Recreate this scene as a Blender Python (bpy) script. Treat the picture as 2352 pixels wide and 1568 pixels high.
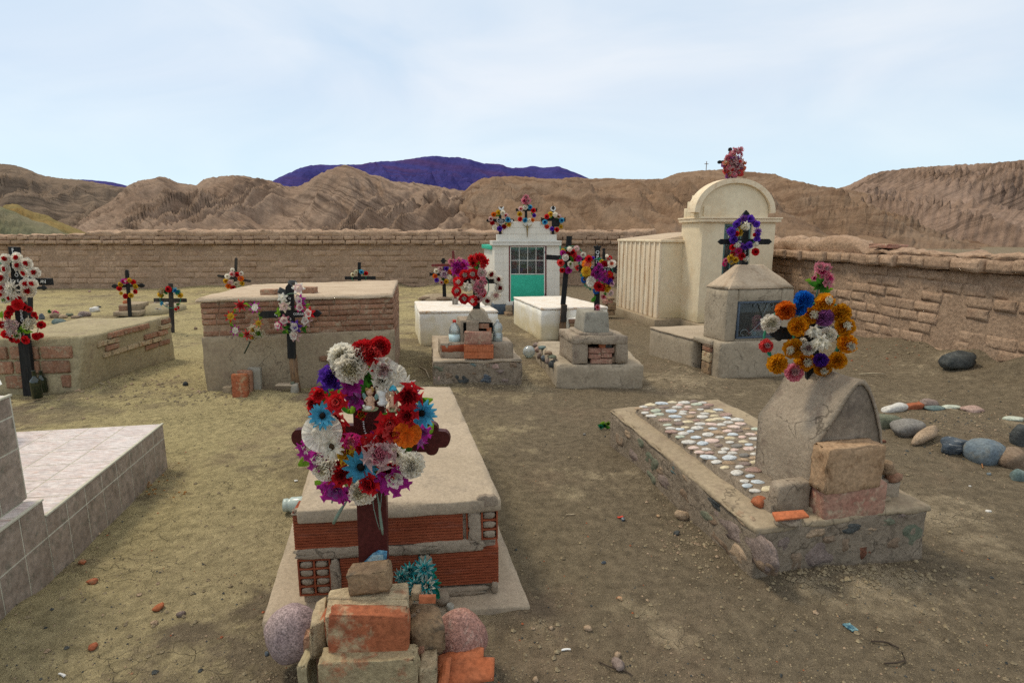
import bpy, bmesh, math, random
from mathutils import Vector, Matrix, noise
from math import sin, cos, pi, radians, atan, tan, sqrt, floor
SC = bpy.context.scene
COL = SC.collection
for o in list(bpy.data.objects): bpy.data.objects.remove(o)

# ------------------------------------------------------------------ camera
F, CX, CY, HOR, CAMZ = 1307.0, 1176.0, 784.0, 540.0, 1.5
PITCH = atan((CY - HOR) / F)
cam = bpy.data.cameras.new('camera'); co = bpy.data.objects.new('camera', cam); COL.objects.link(co)
cam.sensor_width = 36; cam.lens = 36 * F / 2352; cam.clip_end = 20000; cam.clip_start = 0.05
co.location = (0, 0, CAMZ); co.rotation_euler = (pi / 2 - PITCH, 0, 0)
SC.camera = co

# ------------------------------------------------------------------ sky and sun
SUN_EL, SUN_AZ = radians(58), radians(-62)          # azimuth from +Y towards +X
w = bpy.data.worlds.new('World'); SC.world = w; w.use_nodes = True
nt = w.node_tree; nt.nodes.clear()
N = nt.nodes.new
out = N('ShaderNodeOutputWorld'); bg = N('ShaderNodeBackground'); sky = N('ShaderNodeTexSky')
sky.sky_type = 'NISHITA'; sky.sun_disc = False; sky.sun_elevation = SUN_EL; sky.sun_rotation = SUN_AZ
sky.air_density = 1.0; sky.dust_density = 1.5; sky.ozone_density = 1.2; sky.altitude = 1800
tc = N('ShaderNodeTexCoord'); mp = N('ShaderNodeMapping'); mp.inputs['Scale'].default_value = (1.0, 1.0, 3.2); mp.inputs['Rotation'].default_value = (0, 0.12, 0.3)
n1 = N('ShaderNodeTexNoise'); n1.inputs['Scale'].default_value = 2.1; n1.inputs['Detail'].default_value = 5; n1.inputs['Roughness'].default_value = .5; n1.inputs['Distortion'].default_value = .6
rmp = N('ShaderNodeValToRGB'); rmp.color_ramp.elements[0].position = .32; rmp.color_ramp.elements[1].position = .70
rmp.color_ramp.elements[0].color = (4.9, 5.9, 6.95, 1); rmp.color_ramp.elements[1].color = (6.7, 7.05, 7.4, 1)
sep = N('ShaderNodeSeparateXYZ'); hr = N('ShaderNodeMapRange'); hr.inputs[1].default_value = 0.0; hr.inputs[2].default_value = .22
mixh = N('ShaderNodeMixRGB'); mixh.inputs[1].default_value = (5.4, 6.9, 7.5, 1)
mixs = N('ShaderNodeMixRGB'); mixs.inputs[0].default_value = .88
lk = nt.links.new
lk(tc.outputs['Generated'], mp.inputs[0]); lk(mp.outputs[0], n1.inputs['Vector']); lk(n1.outputs[0], rmp.inputs[0])
lk(tc.outputs['Generated'], sep.inputs[0]); lk(sep.outputs[2], hr.inputs[0]); lk(hr.outputs[0], mixh.inputs[0])
ov = N('ShaderNodeMixRGB'); ov.inputs[2].default_value = (7.6, 7.3, 6.9, 1); orr = N('ShaderNodeMapRange'); orr.inputs[1].default_value = .35; orr.inputs[2].default_value = .9; lk(sep.outputs[2], orr.inputs[0]); lk(orr.outputs[0], ov.inputs[0]); lk(rmp.outputs[0], ov.inputs[1]); lk(ov.outputs[0], mixh.inputs[2]); lk(sky.outputs[0], mixs.inputs[1]); lk(mixh.outputs[0], mixs.inputs[2])
lk(mixs.outputs[0], bg.inputs[0]); bg.inputs[1].default_value = 0.105; lk(bg.outputs[0], out.inputs[0])
sl = bpy.data.lights.new('sun', 'SUN'); so = bpy.data.objects.new('sun', sl); COL.objects.link(so)
sl.energy = 1.5; sl.angle = radians(12); sl.color = (1, .89, .70)
sd = Vector((sin(SUN_AZ) * cos(SUN_EL), cos(SUN_AZ) * cos(SUN_EL), sin(SUN_EL)))
so.rotation_euler = sd.to_track_quat('Z', 'Y').to_euler(); so.location = sd * 30
SC.view_settings.view_transform = 'Standard'; SC.view_settings.look = 'None'
SC.view_settings.exposure = 0.38; SC.view_settings.gamma = 1; SC.view_settings.use_curve_mapping = False
SC.cycles.max_bounces = 6; SC.cycles.transparent_max_bounces = 8; SC.cycles.use_denoising = False

# ------------------------------------------------------------------ photo geometry helpers
CP, SP = cos(PITCH), sin(PITCH)
def ray(px, py):
    z = -(py - CY) / F
    return Vector(((px - CX) / F, CP + SP * z, -SP + CP * z))
def G(px, py, z=0.0):
    r = ray(px, py); t = (z - CAMZ) / r.z
    return Vector((r.x * t, r.y * t, z))
def AT(px, py, Y):
    r = ray(px, py); t = Y / r.y
    return Vector((r.x * t, Y, CAMZ + r.z * t))
def depth(p): return p.y * CP + (CAMZ - p.z) * SP
def mpp(p): return depth(p) / F                     # metres per photo pixel at p
def hit(px, py, p0, n):
    r = ray(px, py); c = Vector((0, 0, CAMZ)); t = (p0 - c).dot(n) / r.dot(n)
    return c + r * t
def conv(x0, y0, s):                                # crop coordinates -> page coordinates
    k = 1.7415
    return lambda x, y: ((x0 + x / s) / k, (y0 + y / s) / k), s * k
RND = random.Random(7)
def rr(a, b): return RND.uniform(a, b)

# ------------------------------------------------------------------ materials
MATS = {}
def new_mat(name):
    m = bpy.data.materials.new(name); m.use_nodes = True; t = m.node_tree
    return m, t, t.nodes['Principled BSDF'], t.nodes.new, t.links.new
def c4(c): return (c[0], c[1], c[2], 1)
def earthy(name, c1, c2, c3=None, scale=3.0, fine=40.0, bump=.4, rough=.95, speck=0.0, tint=0.0, dist=.01, stretch=None, grain=1.0, splash=0, crack=0):
    """two tones by soft noise, third tone in blotches, fine grain, bump"""
    if name in MATS: return MATS[name]
    m, t, b, N, L = new_mat(name)
    geo = N('ShaderNodeNewGeometry'); vec = geo.outputs['Position']
    if stretch:
        q = N('ShaderNodeMapping'); q.inputs['Scale'].default_value = stretch; L(vec, q.inputs[0]); vec = q.outputs[0]
    a = N('ShaderNodeTexNoise'); a.inputs['Scale'].default_value = scale; a.inputs['Detail'].default_value = 5; a.inputs['Roughness'].default_value = .62; L(vec, a.inputs['Vector'])
    r1 = N('ShaderNodeMapRange'); r1.inputs[1].default_value = .38; r1.inputs[2].default_value = .62; L(a.outputs[0], r1.inputs[0])
    m1 = N('ShaderNodeMixRGB'); m1.inputs[1].default_value = c4(c1); m1.inputs[2].default_value = c4(c2); L(r1.outputs[0], m1.inputs[0])
    cur = m1.outputs[0]
    if c3:
        a3 = N('ShaderNodeTexNoise'); a3.inputs['Scale'].default_value = scale * 2.3; a3.inputs['Detail'].default_value = 6; a3.inputs['Roughness'].default_value = .7
        ad = N('ShaderNodeVectorMath'); ad.operation = 'ADD'; ad.inputs[1].default_value = (7, 3, 11); L(vec, ad.inputs[0]); L(ad.outputs[0], a3.inputs['Vector'])
        r3 = N('ShaderNodeMapRange'); r3.inputs[1].default_value = .53; r3.inputs[2].default_value = .66; L(a3.outputs[0], r3.inputs[0])
        m3 = N('ShaderNodeMixRGB'); m3.inputs[2].default_value = c4(c3); L(r3.outputs[0], m3.inputs[0]); L(cur, m3.inputs[1]); cur = m3.outputs[0]
    f = N('ShaderNodeTexNoise'); f.inputs['Scale'].default_value = fine; f.inputs['Detail'].default_value = 6; f.inputs['Roughness'].default_value = .7; L(vec, f.inputs['Vector'])
    rf = N('ShaderNodeMapRange'); rf.inputs[1].default_value = .37; rf.inputs[2].default_value = .63; rf.inputs[3].default_value = 1 - .26 * grain; rf.inputs[4].default_value = 1 + .22 * grain; L(f.outputs[0], rf.inputs[0])
    mf = N('ShaderNodeVectorMath'); mf.operation = 'SCALE'; L(cur, mf.inputs[0]); L(rf.outputs[0], mf.inputs['Scale']); cur = mf.outputs[0]
    if speck:
        v = N('ShaderNodeTexVoronoi'); v.inputs['Scale'].default_value = fine * 3.5; L(vec, v.inputs['Vector'])
        sv = N('ShaderNodeSeparateColor'); L(v.outputs['Color'], sv.inputs[0])
        rs = N('ShaderNodeMapRange'); rs.inputs[3].default_value = 1 - speck; rs.inputs[4].default_value = 1 + speck; L(sv.outputs[0], rs.inputs[0])
        ms = N('ShaderNodeVectorMath'); ms.operation = 'SCALE'; L(cur, ms.inputs[0]); L(rs.outputs[0], ms.inputs['Scale']); cur = ms.outputs[0]
    if crack:                                 # hairline cracks
        cn = N('ShaderNodeTexNoise'); cn.inputs['Scale'].default_value = 5; cn.inputs['Detail'].default_value = 4; L(geo.outputs['Position'], cn.inputs['Vector']); cs = N('ShaderNodeVectorMath'); cs.operation = 'SCALE'; cs.inputs['Scale'].default_value = .45; L(cn.outputs['Color'], cs.inputs[0])
        ca = N('ShaderNodeVectorMath'); ca.operation = 'ADD'; L(geo.outputs['Position'], ca.inputs[0]); L(cs.outputs[0], ca.inputs[1]); cv_ = N('ShaderNodeTexVoronoi'); cv_.feature = 'DISTANCE_TO_EDGE'; cv_.inputs['Scale'].default_value = 3.2; L(ca.outputs[0], cv_.inputs['Vector'])
        cr = N('ShaderNodeMapRange'); cr.inputs[1].default_value = .0; cr.inputs[2].default_value = .022; cr.inputs[3].default_value = crack; cr.inputs[4].default_value = 0; L(cv_.outputs['Distance'], cr.inputs[0])
        ck = N('ShaderNodeMapRange'); ck.inputs[1].default_value = .46; ck.inputs[2].default_value = .54; L(a.outputs[0], ck.inputs[0]); cm = N('ShaderNodeMath'); cm.operation = 'MULTIPLY'; L(cr.outputs[0], cm.inputs[0]); L(ck.outputs[0], cm.inputs[1])
        cx2 = N('ShaderNodeMixRGB'); cx2.inputs[2].default_value = (.07, .055, .04, 1); L(cm.outputs[0], cx2.inputs[0]); L(cur, cx2.inputs[1]); cur = cx2.outputs[0]
    if splash:                                # earth splashed up the foot of painted walls
        sz = N('ShaderNodeSeparateXYZ'); L(geo.outputs['Position'], sz.inputs[0]); sn = N('ShaderNodeTexNoise'); sn.inputs['Scale'].default_value = 3.5; sn.inputs['Detail'].default_value = 5; L(geo.outputs['Position'], sn.inputs['Vector'])
        sa = N('ShaderNodeMath'); sa.operation = 'MULTIPLY_ADD'; sa.inputs[1].default_value = .7; L(sn.outputs[0], sa.inputs[0]); L(sz.outputs[2], sa.inputs[2])
        sr = N('ShaderNodeMapRange'); sr.inputs[1].default_value = .38; sr.inputs[2].default_value = .78; sr.inputs[3].default_value = splash; sr.inputs[4].default_value = 0; L(sa.outputs[0], sr.inputs[0])
        sm = N('ShaderNodeMixRGB'); sm.inputs[2].default_value = (.60, .50, .28, 1); L(sr.outputs[0], sm.inputs[0]); L(cur, sm.inputs[1]); cur = sm.outputs[0]
    if tint:
        oi = N('ShaderNodeObjectInfo'); ro = N('ShaderNodeMapRange'); ro.inputs[3].default_value = 1 - tint; ro.inputs[4].default_value = 1 + tint * .8; L(oi.outputs['Random'], ro.inputs[0])
        mo = N('ShaderNodeVectorMath'); mo.operation = 'SCALE'; L(cur, mo.inputs[0]); L(ro.outputs[0], mo.inputs['Scale']); cur = mo.outputs[0]
    L(cur, b.inputs['Base Color']); b.inputs['Roughness'].default_value = rough
    b.inputs['Specular IOR Level'].default_value = .15
    if bump:
        ab = N('ShaderNodeMath'); ab.operation = 'ADD'; L(f.outputs[0], ab.inputs[0]); L(a.outputs[0], ab.inputs[1])
        bp = N('ShaderNodeBump'); bp.inputs['Strength'].default_value = bump; bp.inputs['Distance'].default_value = dist; L(ab.outputs[0], bp.inputs['Height']); L(bp.outputs[0], b.inputs['Normal'])
    MATS[name] = m; return m
def plain(name, c, rough=.6, spec=.3, var=.12, vs=30, metal=0, bump=0):
    if name in MATS: return MATS[name]
    m, t, b, N, L = new_mat(name)
    geo = N('ShaderNodeNewGeometry'); f = N('ShaderNodeTexNoise'); f.inputs['Scale'].default_value = vs; f.inputs['Detail'].default_value = 4; L(geo.outputs['Position'], f.inputs['Vector'])
    r = N('ShaderNodeMapRange'); r.inputs[1].default_value = .3; r.inputs[2].default_value = .7; r.inputs[3].default_value = 1 - var; r.inputs[4].default_value = 1 + var; L(f.outputs[0], r.inputs[0])
    mf = N('ShaderNodeVectorMath'); mf.operation = 'SCALE'; mf.inputs[0].default_value = c[:3]; L(r.outputs[0], mf.inputs['Scale']); L(mf.outputs[0], b.inputs['Base Color'])
    b.inputs['Roughness'].default_value = rough; b.inputs['Specular IOR Level'].default_value = spec; b.inputs['Metallic'].default_value = metal
    if bump:
        bp = N('ShaderNodeBump'); bp.inputs['Strength'].default_value = bump; bp.inputs['Distance'].default_value = .004; L(f.outputs[0], bp.inputs['Height']); L(bp.outputs[0], b.inputs['Normal'])
    MATS[name] = m; return m
PCOL = dict(white=(.90, .86, .75), offwhite=(.80, .75, .65), cream=(.66, .60, .44), red=(.60, .016, .022), deepred=(.30, .008, .014), coral=(.72, .085, .08),
            pink=(.72, .25, .32), palepink=(.72, .50, .48), magenta=(.45, .03, .30), hotpink=(.62, .03, .20), violet=(.14, .045, .45), purple=(.09, .02, .26), lilac=(.36, .12, .34),
            yellow=(.66, .42, .03), gold=(.55, .28, .02), orange=(.72, .17, .015), amber=(.74, .33, .012), blue=(.01, .13, .48), cyan=(.09, .42, .62), teal=(.03, .30, .34), salmon=(.68, .22, .14),
            green=(.05, .20, .02), lime=(.20, .38, .03), dark=(.02, .016, .014), brown=(.10, .06, .03), tan=(.42, .30, .14), aqua=(.01, .26, .16), tealpale=(.34, .52, .50))
def petal_mat(c):
    k = 'petal_' + c
    if k in MATS: return MATS[k]
    m, t, b, N, L = new_mat(k)
    geo = N('ShaderNodeNewGeometry'); f = N('ShaderNodeTexNoise'); f.inputs['Scale'].default_value = 60; f.inputs['Detail'].default_value = 3; L(geo.outputs['Position'], f.inputs['Vector'])
    oi = N('ShaderNodeObjectInfo'); ro = N('ShaderNodeMapRange'); ro.inputs[3].default_value = .80; ro.inputs[4].default_value = 1.12; L(oi.outputs['Random'], ro.inputs[0])
    r = N('ShaderNodeMapRange'); r.inputs[1].default_value = .3; r.inputs[2].default_value = .7; r.inputs[3].default_value = .72; r.inputs[4].default_value = 1.2; L(f.outputs[0], r.inputs[0])
    mm = N('ShaderNodeMath'); mm.operation = 'MULTIPLY'; L(r.outputs[0], mm.inputs[0]); L(ro.outputs[0], mm.inputs[1])
    mf = N('ShaderNodeVectorMath'); mf.operation = 'SCALE'; mf.inputs[0].default_value = PCOL[c]; L(mm.outputs[0], mf.inputs['Scale']); L(mf.outputs[0], b.inputs['Base Color'])
    b.inputs['Roughness'].default_value = .7; b.inputs['Specular IOR Level'].default_value = .2
    tr = N('ShaderNodeBsdfTranslucent'); L(mf.outputs[0], tr.inputs[0]); mx = N('ShaderNodeMixShader'); mx.inputs[0].default_value = .56
    L(b.outputs[0], mx.inputs[1]); L(tr.outputs[0], mx.inputs[2]); L(mx.outputs[0], t.nodes['Material Output'].inputs[0])
    MATS[k] = m; return m
def glass(name, tint=(.9, .95, .95), gloss=.0, alpha=.03):
    if name in MATS: return MATS[name]
    m, t, b, N, L = new_mat(name)
    tr = N('ShaderNodeBsdfTransparent'); tr.inputs[0].default_value = c4(tint); gl = N('ShaderNodeBsdfGlossy'); gl.inputs['Roughness'].default_value = .05
    fr = N('ShaderNodeFresnel'); fr.inputs[0].default_value = 1.45; ad = N('ShaderNodeMath'); ad.operation = 'ADD'; ad.inputs[1].default_value = gloss; L(fr.outputs[0], ad.inputs[0])
    mx = N('ShaderNodeMixShader'); L(ad.outputs[0], mx.inputs[0]); L(tr.outputs[0], mx.inputs[1]); L(gl.outputs[0], mx.inputs[2])
    df = N('ShaderNodeBsdfDiffuse'); df.inputs[0].default_value = (.7, .75, .75, 1); m2 = N('ShaderNodeMixShader'); m2.inputs[0].default_value = alpha
    L(mx.outputs[0], m2.inputs[1]); L(df.outputs[0], m2.inputs[2]); L(m2.outputs[0], t.nodes['Material Output'].inputs[0])
    MATS[name] = m; return m

# soil: pale crust and dark gritty sand, fine cracks in the crust
def soil():
    m, t, b, N, L = new_mat('soil')
    geo = N('ShaderNodeNewGeometry'); P = geo.outputs['Position']
    def noi(s, d=5, r=.6, off=None):
        v = P
        if off:
            a = N('ShaderNodeVectorMath'); a.operation = 'ADD'; a.inputs[1].default_value = off; L(P, a.inputs[0]); v = a.outputs[0]
        n = N('ShaderNodeTexNoise'); n.inputs['Scale'].default_value = s; n.inputs['Detail'].default_value = d; n.inputs['Roughness'].default_value = r; L(v, n.inputs['Vector']); return n.outputs[0]
    def rng(x, a, b_, c=0, d=1):
        n = N('ShaderNodeMapRange'); n.inputs[1].default_value = a; n.inputs[2].default_value = b_; n.inputs[3].default_value = c; n.inputs[4].default_value = d; L(x, n.inputs[0]); return n.outputs[0]
    def mth(op, x, y):
        n = N('ShaderNodeMath'); n.operation = op
        for i, q in enumerate((x, y)):
            if isinstance(q, (int, float)): n.inputs[i].default_value = q
            else: L(q, n.inputs[i])
        return n.outputs[0]
    def mixc(f, a, b_):
        n = N('ShaderNodeMixRGB')
        for i, q in enumerate((f, a, b_)):
            if isinstance(q, tuple): n.inputs[i].default_value = c4(q)
            elif isinstance(q, (int, float)): n.inputs[i].default_value = q
            else: L(q, n.inputs[i])
        return n.outputs[0]
    s = N('ShaderNodeSeparateXYZ'); L(P, s.inputs[0])
    left = rng(s.outputs[0], -2.4, 1.0, .085, -.045)
    n_big = noi(.9, 6, .62); n_mid = noi(4.5, 6, .68, (3, 9, 1)); n_fine = noi(55, 5, .7); n_grit = noi(240, 3, .8)
    crust = rng(mth('ADD', mth('ADD', mth('MULTIPLY', n_big, .6), mth('MULTIPLY', n_mid, .4)), left),   .49, .59)
    base = mixc(crust, (.185, .150, .100), (.36, .295, .18))
    spots = None
    for (px_, py_, r_) in ((1990, 1345, .42), (1500, 1400, .10), (1545, 1465, .12), (1440, 1385, .10), (430, 830, .9), (470, 960, .7), (330, 1330, .7), (120, 1480, .6), (1480, 1110, .3), (420, 1180, .35), (1230, 860, .5), (1560, 880, .6), (2150, 1180, .5), (1850, 1520, .2)):
        c_ = G(px_, py_); dn_ = N('ShaderNodeVectorMath'); dn_.operation = 'DISTANCE'; L(P, dn_.inputs[0]); dn_.inputs[1].default_value = c_; q_ = rng(dn_.outputs['Value'], r_ * .2, r_ * 1.3, .14, 0)
        spots = q_ if spots is None else mth('MAXIMUM', spots, q_)
    crust = rng(mth('ADD', mth('ADD', mth('ADD', mth('MULTIPLY', n_big, .5), mth('MULTIPLY', n_mid, .5)), left), spots), .515, .60)
    base = mixc(crust, (.21, .168, .112), mixc(rng(s.outputs[0], -2.5, .8), (.43, .36, .19), (.37, .30, .20)))
    yell = rng(noi(.5, 4, .5, (20, 4, 0)), .42, .6, 0, .55)
    base = mixc(mth('MULTIPLY', yell, rng(s.outputs[0], -3, .6, 1.1, .0)), base, (.43, .36, .18))
    red = rng(noi(1.1, 5, .6, (5, 15, 0)), .56, .7, 0, .5)
    base = mixc(red, base, (.26, .185, .125))
    mott = rng(noi(16, 6, .75, (1, 2, 3)), .36, .64, .70, 1.25)
    g1 = rng(n_grit, .36, .66, .72, 1.25)
    v = N('ShaderNodeTexVoronoi'); v.inputs['Scale'].default_value = 130; L(P, v.inputs['Vector'])
    grain = rng(v.outputs['Distance'], .06, .22, 1, 0)
    sc_ = N('ShaderNodeSeparateColor'); L(v.outputs['Color'], sc_.inputs[0])
    pale = mth('MULTIPLY', grain, rng(sc_.outputs[0], .86, .88)); darkg = mth('MULTIPLY', grain, rng(sc_.outputs[1], .80, .82))
    k = N('ShaderNodeVectorMath'); k.operation = 'SCALE'; L(base, k.inputs[0]); L(mth('MULTIPLY', mott, g1), k.inputs['Scale'])
    colr = mixc(mth('MULTIPLY', pale, .85), k.outputs[0], (.52, .47, .36)); colr = mixc(mth('MULTIPLY', darkg, .6), colr, (.06, .052, .045))
    # cracks only in crust
    wv = N('ShaderNodeVectorMath'); wv.operation = 'ADD'; nv = N('ShaderNodeTexNoise'); nv.inputs['Scale'].default_value = 9; L(P, nv.inputs['Vector'])
    sk = N('ShaderNodeVectorMath'); sk.operation = 'SCALE'; sk.inputs['Scale'].default_value = .16; L(nv.outputs['Color'], sk.inputs[0]); L(P, wv.inputs[0]); L(sk.outputs[0], wv.inputs[1])
    vc = N('ShaderNodeTexVoronoi'); vc.feature = 'DISTANCE_TO_EDGE'; vc.inputs['Scale'].default_value = 11; L(wv.outputs[0], vc.inputs['Vector'])
    crack = mth('MULTIPLY', rng(vc.outputs['Distance'], .0, .018, 1, 0), mth('MULTIPLY', crust, rng(noi(1.9, 3, .5, (8, 1, 2)), .5, .6)))
    colr = mixc(mth('MULTIPLY', crack, .5), colr, (.10, .085, .06))
    L(colr, b.inputs['Base Color']); b.inputs['Roughness'].default_value = 1; b.inputs['Specular IOR Level'].default_value = .08
    h = mth('ADD', mth('MULTIPLY', n_fine, .5), mth('MULTIPLY', n_mid, 1.6)); h = mth('ADD', h, mth('MULTIPLY', n_grit, .28)); h = mth('SUBTRACT', h, mth('MULTIPLY', crack, .5)); h = mth('ADD', h, mth('MULTIPLY', grain, .12))
    bp = N('ShaderNodeBump'); bp.inputs['Strength'].default_value = 1; bp.inputs['Distance'].default_value = .035; L(h, bp.inputs['Height']); L(bp.outputs[0], b.inputs['Normal'])
    return m
def rockface(name, c1, c2, c3, s=.05, bandscale=.12, tilt=(.5, .15, 1.0)):
    m, t, b, N, L = new_mat(name)
    geo = N('ShaderNodeNewGeometry'); P = geo.outputs['Position']
    def noi(sc, d, r, off=(0, 0, 0)):
        a = N('ShaderNodeVectorMath'); a.operation = 'ADD'; a.inputs[1].default_value = off; L(P, a.inputs[0])
        n = N('ShaderNodeTexNoise'); n.inputs['Scale'].default_value = sc; n.inputs['Detail'].default_value = d; n.inputs['Roughness'].default_value = r; L(a.outputs[0], n.inputs['Vector']); return n
    def rng(x, a, b_, c=0, d=1):
        n = N('ShaderNodeMapRange'); n.inputs[1].default_value = a; n.inputs[2].default_value = b_; n.inputs[3].default_value = c; n.inputs[4].default_value = d; L(x, n.inputs[0]); return n.outputs[0]
    def mixc(f, a, b_):
        n = N('ShaderNodeMixRGB')
        for i, q in enumerate((f, a, b_)):
            if isinstance(q, tuple): n.inputs[i].default_value = c4(q)
            else: L(q, n.inputs[i])
        return n.outputs[0]
    def mth2(a, b_):
        n = N('ShaderNodeMath'); n.operation = 'MULTIPLY'; L(a, n.inputs[0]); L(b_, n.inputs[1]); return n.outputs[0]
    big = noi(s, 8, .62); cur = mixc(rng(big.outputs[0], .4, .6), c1, c2)
    dt = N('ShaderNodeVectorMath'); dt.operation = 'DOT_PRODUCT'; dt.inputs[1].default_value = tilt; L(P, dt.inputs[0])
    wob = N('ShaderNodeMath'); wob.operation = 'MULTIPLY_ADD'; wob.inputs[1].default_value = 11; L(noi(s * .7, 4, .55, (9, 2, 4)).outputs[0], wob.inputs[0]); L(dt.outputs['Value'], wob.inputs[2])
    n1d = N('ShaderNodeTexNoise'); n1d.noise_dimensions = '1D'; n1d.inputs['Scale'].default_value = bandscale * 2.4; n1d.inputs['Detail'].default_value = 6; n1d.inputs['Roughness'].default_value = .75; L(wob.outputs[0], n1d.inputs['W'])
    cur = mixc(mth2(rng(n1d.outputs[0], .46, .60, 0, .95), rng(noi(s * .9, 4, .6, (4, 8, 15)).outputs[0], .42, .60, .25, 1)), cur, c3)
    f = noi(s * 14, 8, .75, (2, 2, 2))
    k = N('ShaderNodeVectorMath'); k.operation = 'SCALE'; L(cur, k.inputs[0]); L(rng(f.outputs[0], .3, .7, .7, 1.25), k.inputs['Scale'])
    L(k.outputs[0], b.inputs['Base Color']); b.inputs['Roughness'].default_value = 1; b.inputs['Specular IOR Level'].default_value = 0
    hh = N('ShaderNodeMath'); hh.operation = 'ADD'; L(n1d.outputs[0], hh.inputs[0]); L(f.outputs[0], hh.inputs[1])
    bp = N('ShaderNodeBump'); bp.inputs['Strength'].default_value = .75; bp.inputs['Distance'].default_value = .06 / s * .3; L(hh.outputs[0], bp.inputs['Height']); L(bp.outputs[0], b.inputs['Normal'])
    return m

M_soil = soil()
M_adobe = earthy('adobe', (.375, .252, .168), (.43, .30, .205), (.30, .195, .132), scale=1.3, fine=28, bump=.8, tint=.12, dist=.02)
M_mud = earthy('mud_mortar', (.315, .215, .145), (.375, .262, .18), None, scale=3, fine=26, bump=.9, dist=.02)
M_cement = earthy('cement', (.35, .29, .21), (.41, .345, .255), (.29, .24, .175), scale=3, fine=45, bump=.5, dist=.006, grain=.55, crack=.7)
M_cement_top = earthy('cement_slab', (.37, .30, .215), (.43, .35, .255), (.33, .27, .2), scale=2.2, fine=70, bump=.5, dist=.004, speck=.10, grain=.5)
M_cement_grey = earthy('grey_cement', (.29, .27, .22), (.35, .325, .265), (.21, .19, .155), scale=5, fine=60, bump=.5, dist=.005, grain=.5, crack=.5)
M_cement_dk = earthy('brown_cement', (.31, .25, .185), (.36, .295, .22), (.24, .185, .14), scale=4, fine=50, bump=.7, dist=.012, grain=.6, crack=.8)
M_kerb = earthy('kerb_masonry', (.235, .19, .14), (.29, .235, .175), (.17, .135, .10), scale=5, fine=45, bump=.9, dist=.015, grain=.8, crack=.8)
M_plaster = earthy('mud_plaster', (.31, .245, .165), (.36, .29, .195), (.28, .215, .15), scale=2.5, fine=35, bump=.5, dist=.008, grain=.55, crack=.7)
M_plaster_y = earthy('yellowish_plaster', (.33, .28, .17), (.39, .33, .205), (.29, .235, .155), scale=3, fine=30, bump=.7, dist=.01, grain=.7)
M_pinky = earthy('pink_slab', (.46, .36, .255), (.54, .43, .31), (.38, .28, .19), scale=2.5, fine=40, bump=.4, dist=.005, stretch=(1, 3, 1), grain=.5)
M_brick = earthy('fired_brick', (.29, .145, .09), (.34, .20, .13), (.34, .265, .18), scale=9, fine=60, bump=.7, tint=.22, dist=.008)
M_brick_or = earthy('orange_brick', (.40, .135, .06), (.34, .11, .055), (.42, .33, .20), scale=3.5, fine=55, bump=.8, tint=.05, dist=.008)
M_brick_tan = earthy('cream_brick', (.50, .41, .26), (.42, .32, .20), (.36, .19, .11), scale=6, fine=45, bump=1, tint=.08, dist=.012)
M_brick_brn = earthy('brown_brick', (.31, .215, .125), (.25, .165, .10), (.12, .095, .07), scale=7, fine=55, bump=.9, tint=.08, dist=.01)
M_hollow = earthy('hollow_brick', (.25, .062, .028), (.30, .082, .038), (.26, .085, .05), scale=5, fine=50, bump=.5, dist=.004, stretch=(.5, .5, 4))
M_terra = earthy('terracotta', (.40, .12, .05), (.47, .16, .075), None, scale=9, fine=60, bump=.3, dist=.004)
M_gran_pur = earthy('purple_granite', (.29, .215, .215), (.35, .27, .26), None, scale=8, fine=70, bump=.4, speck=.42, dist=.004)
M_gran_pink = earthy('pink_granite', (.42, .22, .17), (.36, .20, .165), (.46, .33, .27), scale=14, fine=60, bump=1.0, speck=.3, dist=.012)
ROCK = {
 'grey': earthy('grey_stone', (.19, .18, .165), (.25, .235, .21), None, scale=7, fine=60, bump=.5, speck=.12),
 'green': earthy('green_stone', (.12, .135, .095), (.18, .185, .13), None, scale=9, fine=60, bump=.6, speck=.2),
 'teal': earthy('teal_stone', (.10, .15, .145), (.16, .20, .185), None, scale=9, fine=60, bump=.4, speck=.12),
 'blue': earthy('blue_stone', (.125, .16, .19), (.17, .20, .21), (.20, .20, .18), scale=7, fine=60, bump=.3, speck=.1),
 'dark': earthy('dark_stone', (.05, .055, .055), (.095, .10, .095), None, scale=12, fine=60, bump=.8, speck=.15),
 'slate': earthy('slate', (.06, .08, .105), (.10, .12, .14), (.40, .40, .38), scale=6, fine=60, bump=.8, stretch=(1, 1, 9)),
 'pink': earthy('pink_stone', (.34, .225, .185), (.42, .30, .25), None, scale=12, fine=70, bump=.7, speck=.28),
 'mauve': earthy('mauve_stone', (.20, .155, .135), (.27, .21, .18), None, scale=10, fine=70, bump=.7, speck=.25),
 'brown': earthy('brown_stone', (.20, .14, .095), (.27, .20, .14), None, scale=10, fine=60, bump=.9, speck=.15),
 'rust': earthy('rust_stone', (.13, .055, .035), (.20, .09, .055), None, scale=20, fine=60, bump=.9, speck=.3),
 'tan': earthy('tan_stone', (.42, .31, .21), (.36, .26, .17), None, scale=9, fine=60, bump=.9, speck=.15),
 'white': earthy('white_stone', (.56, .54, .49), (.64, .62, .57), (.45, .43, .40), scale=14, fine=60, bump=.5),
 'palepink': earthy('pale_pink_stone', (.60, .44, .38), (.66, .54, .47), None, scale=14, fine=60, bump=.4),
 'palegreen': earthy('pale_green_stone', (.42, .46, .36), (.52, .55, .46), None, scale=14, fine=60, bump=.4),
 'paleblue': earthy('pale_blue_stone', (.46, .52, .56), (.60, .64, .66), None, scale=14, fine=60, bump=.4),
 'palegold': earthy('pale_gold_stone', (.56, .47, .30), (.64, .57, .42), None, scale=14, fine=60, bump=.4),
}
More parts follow.
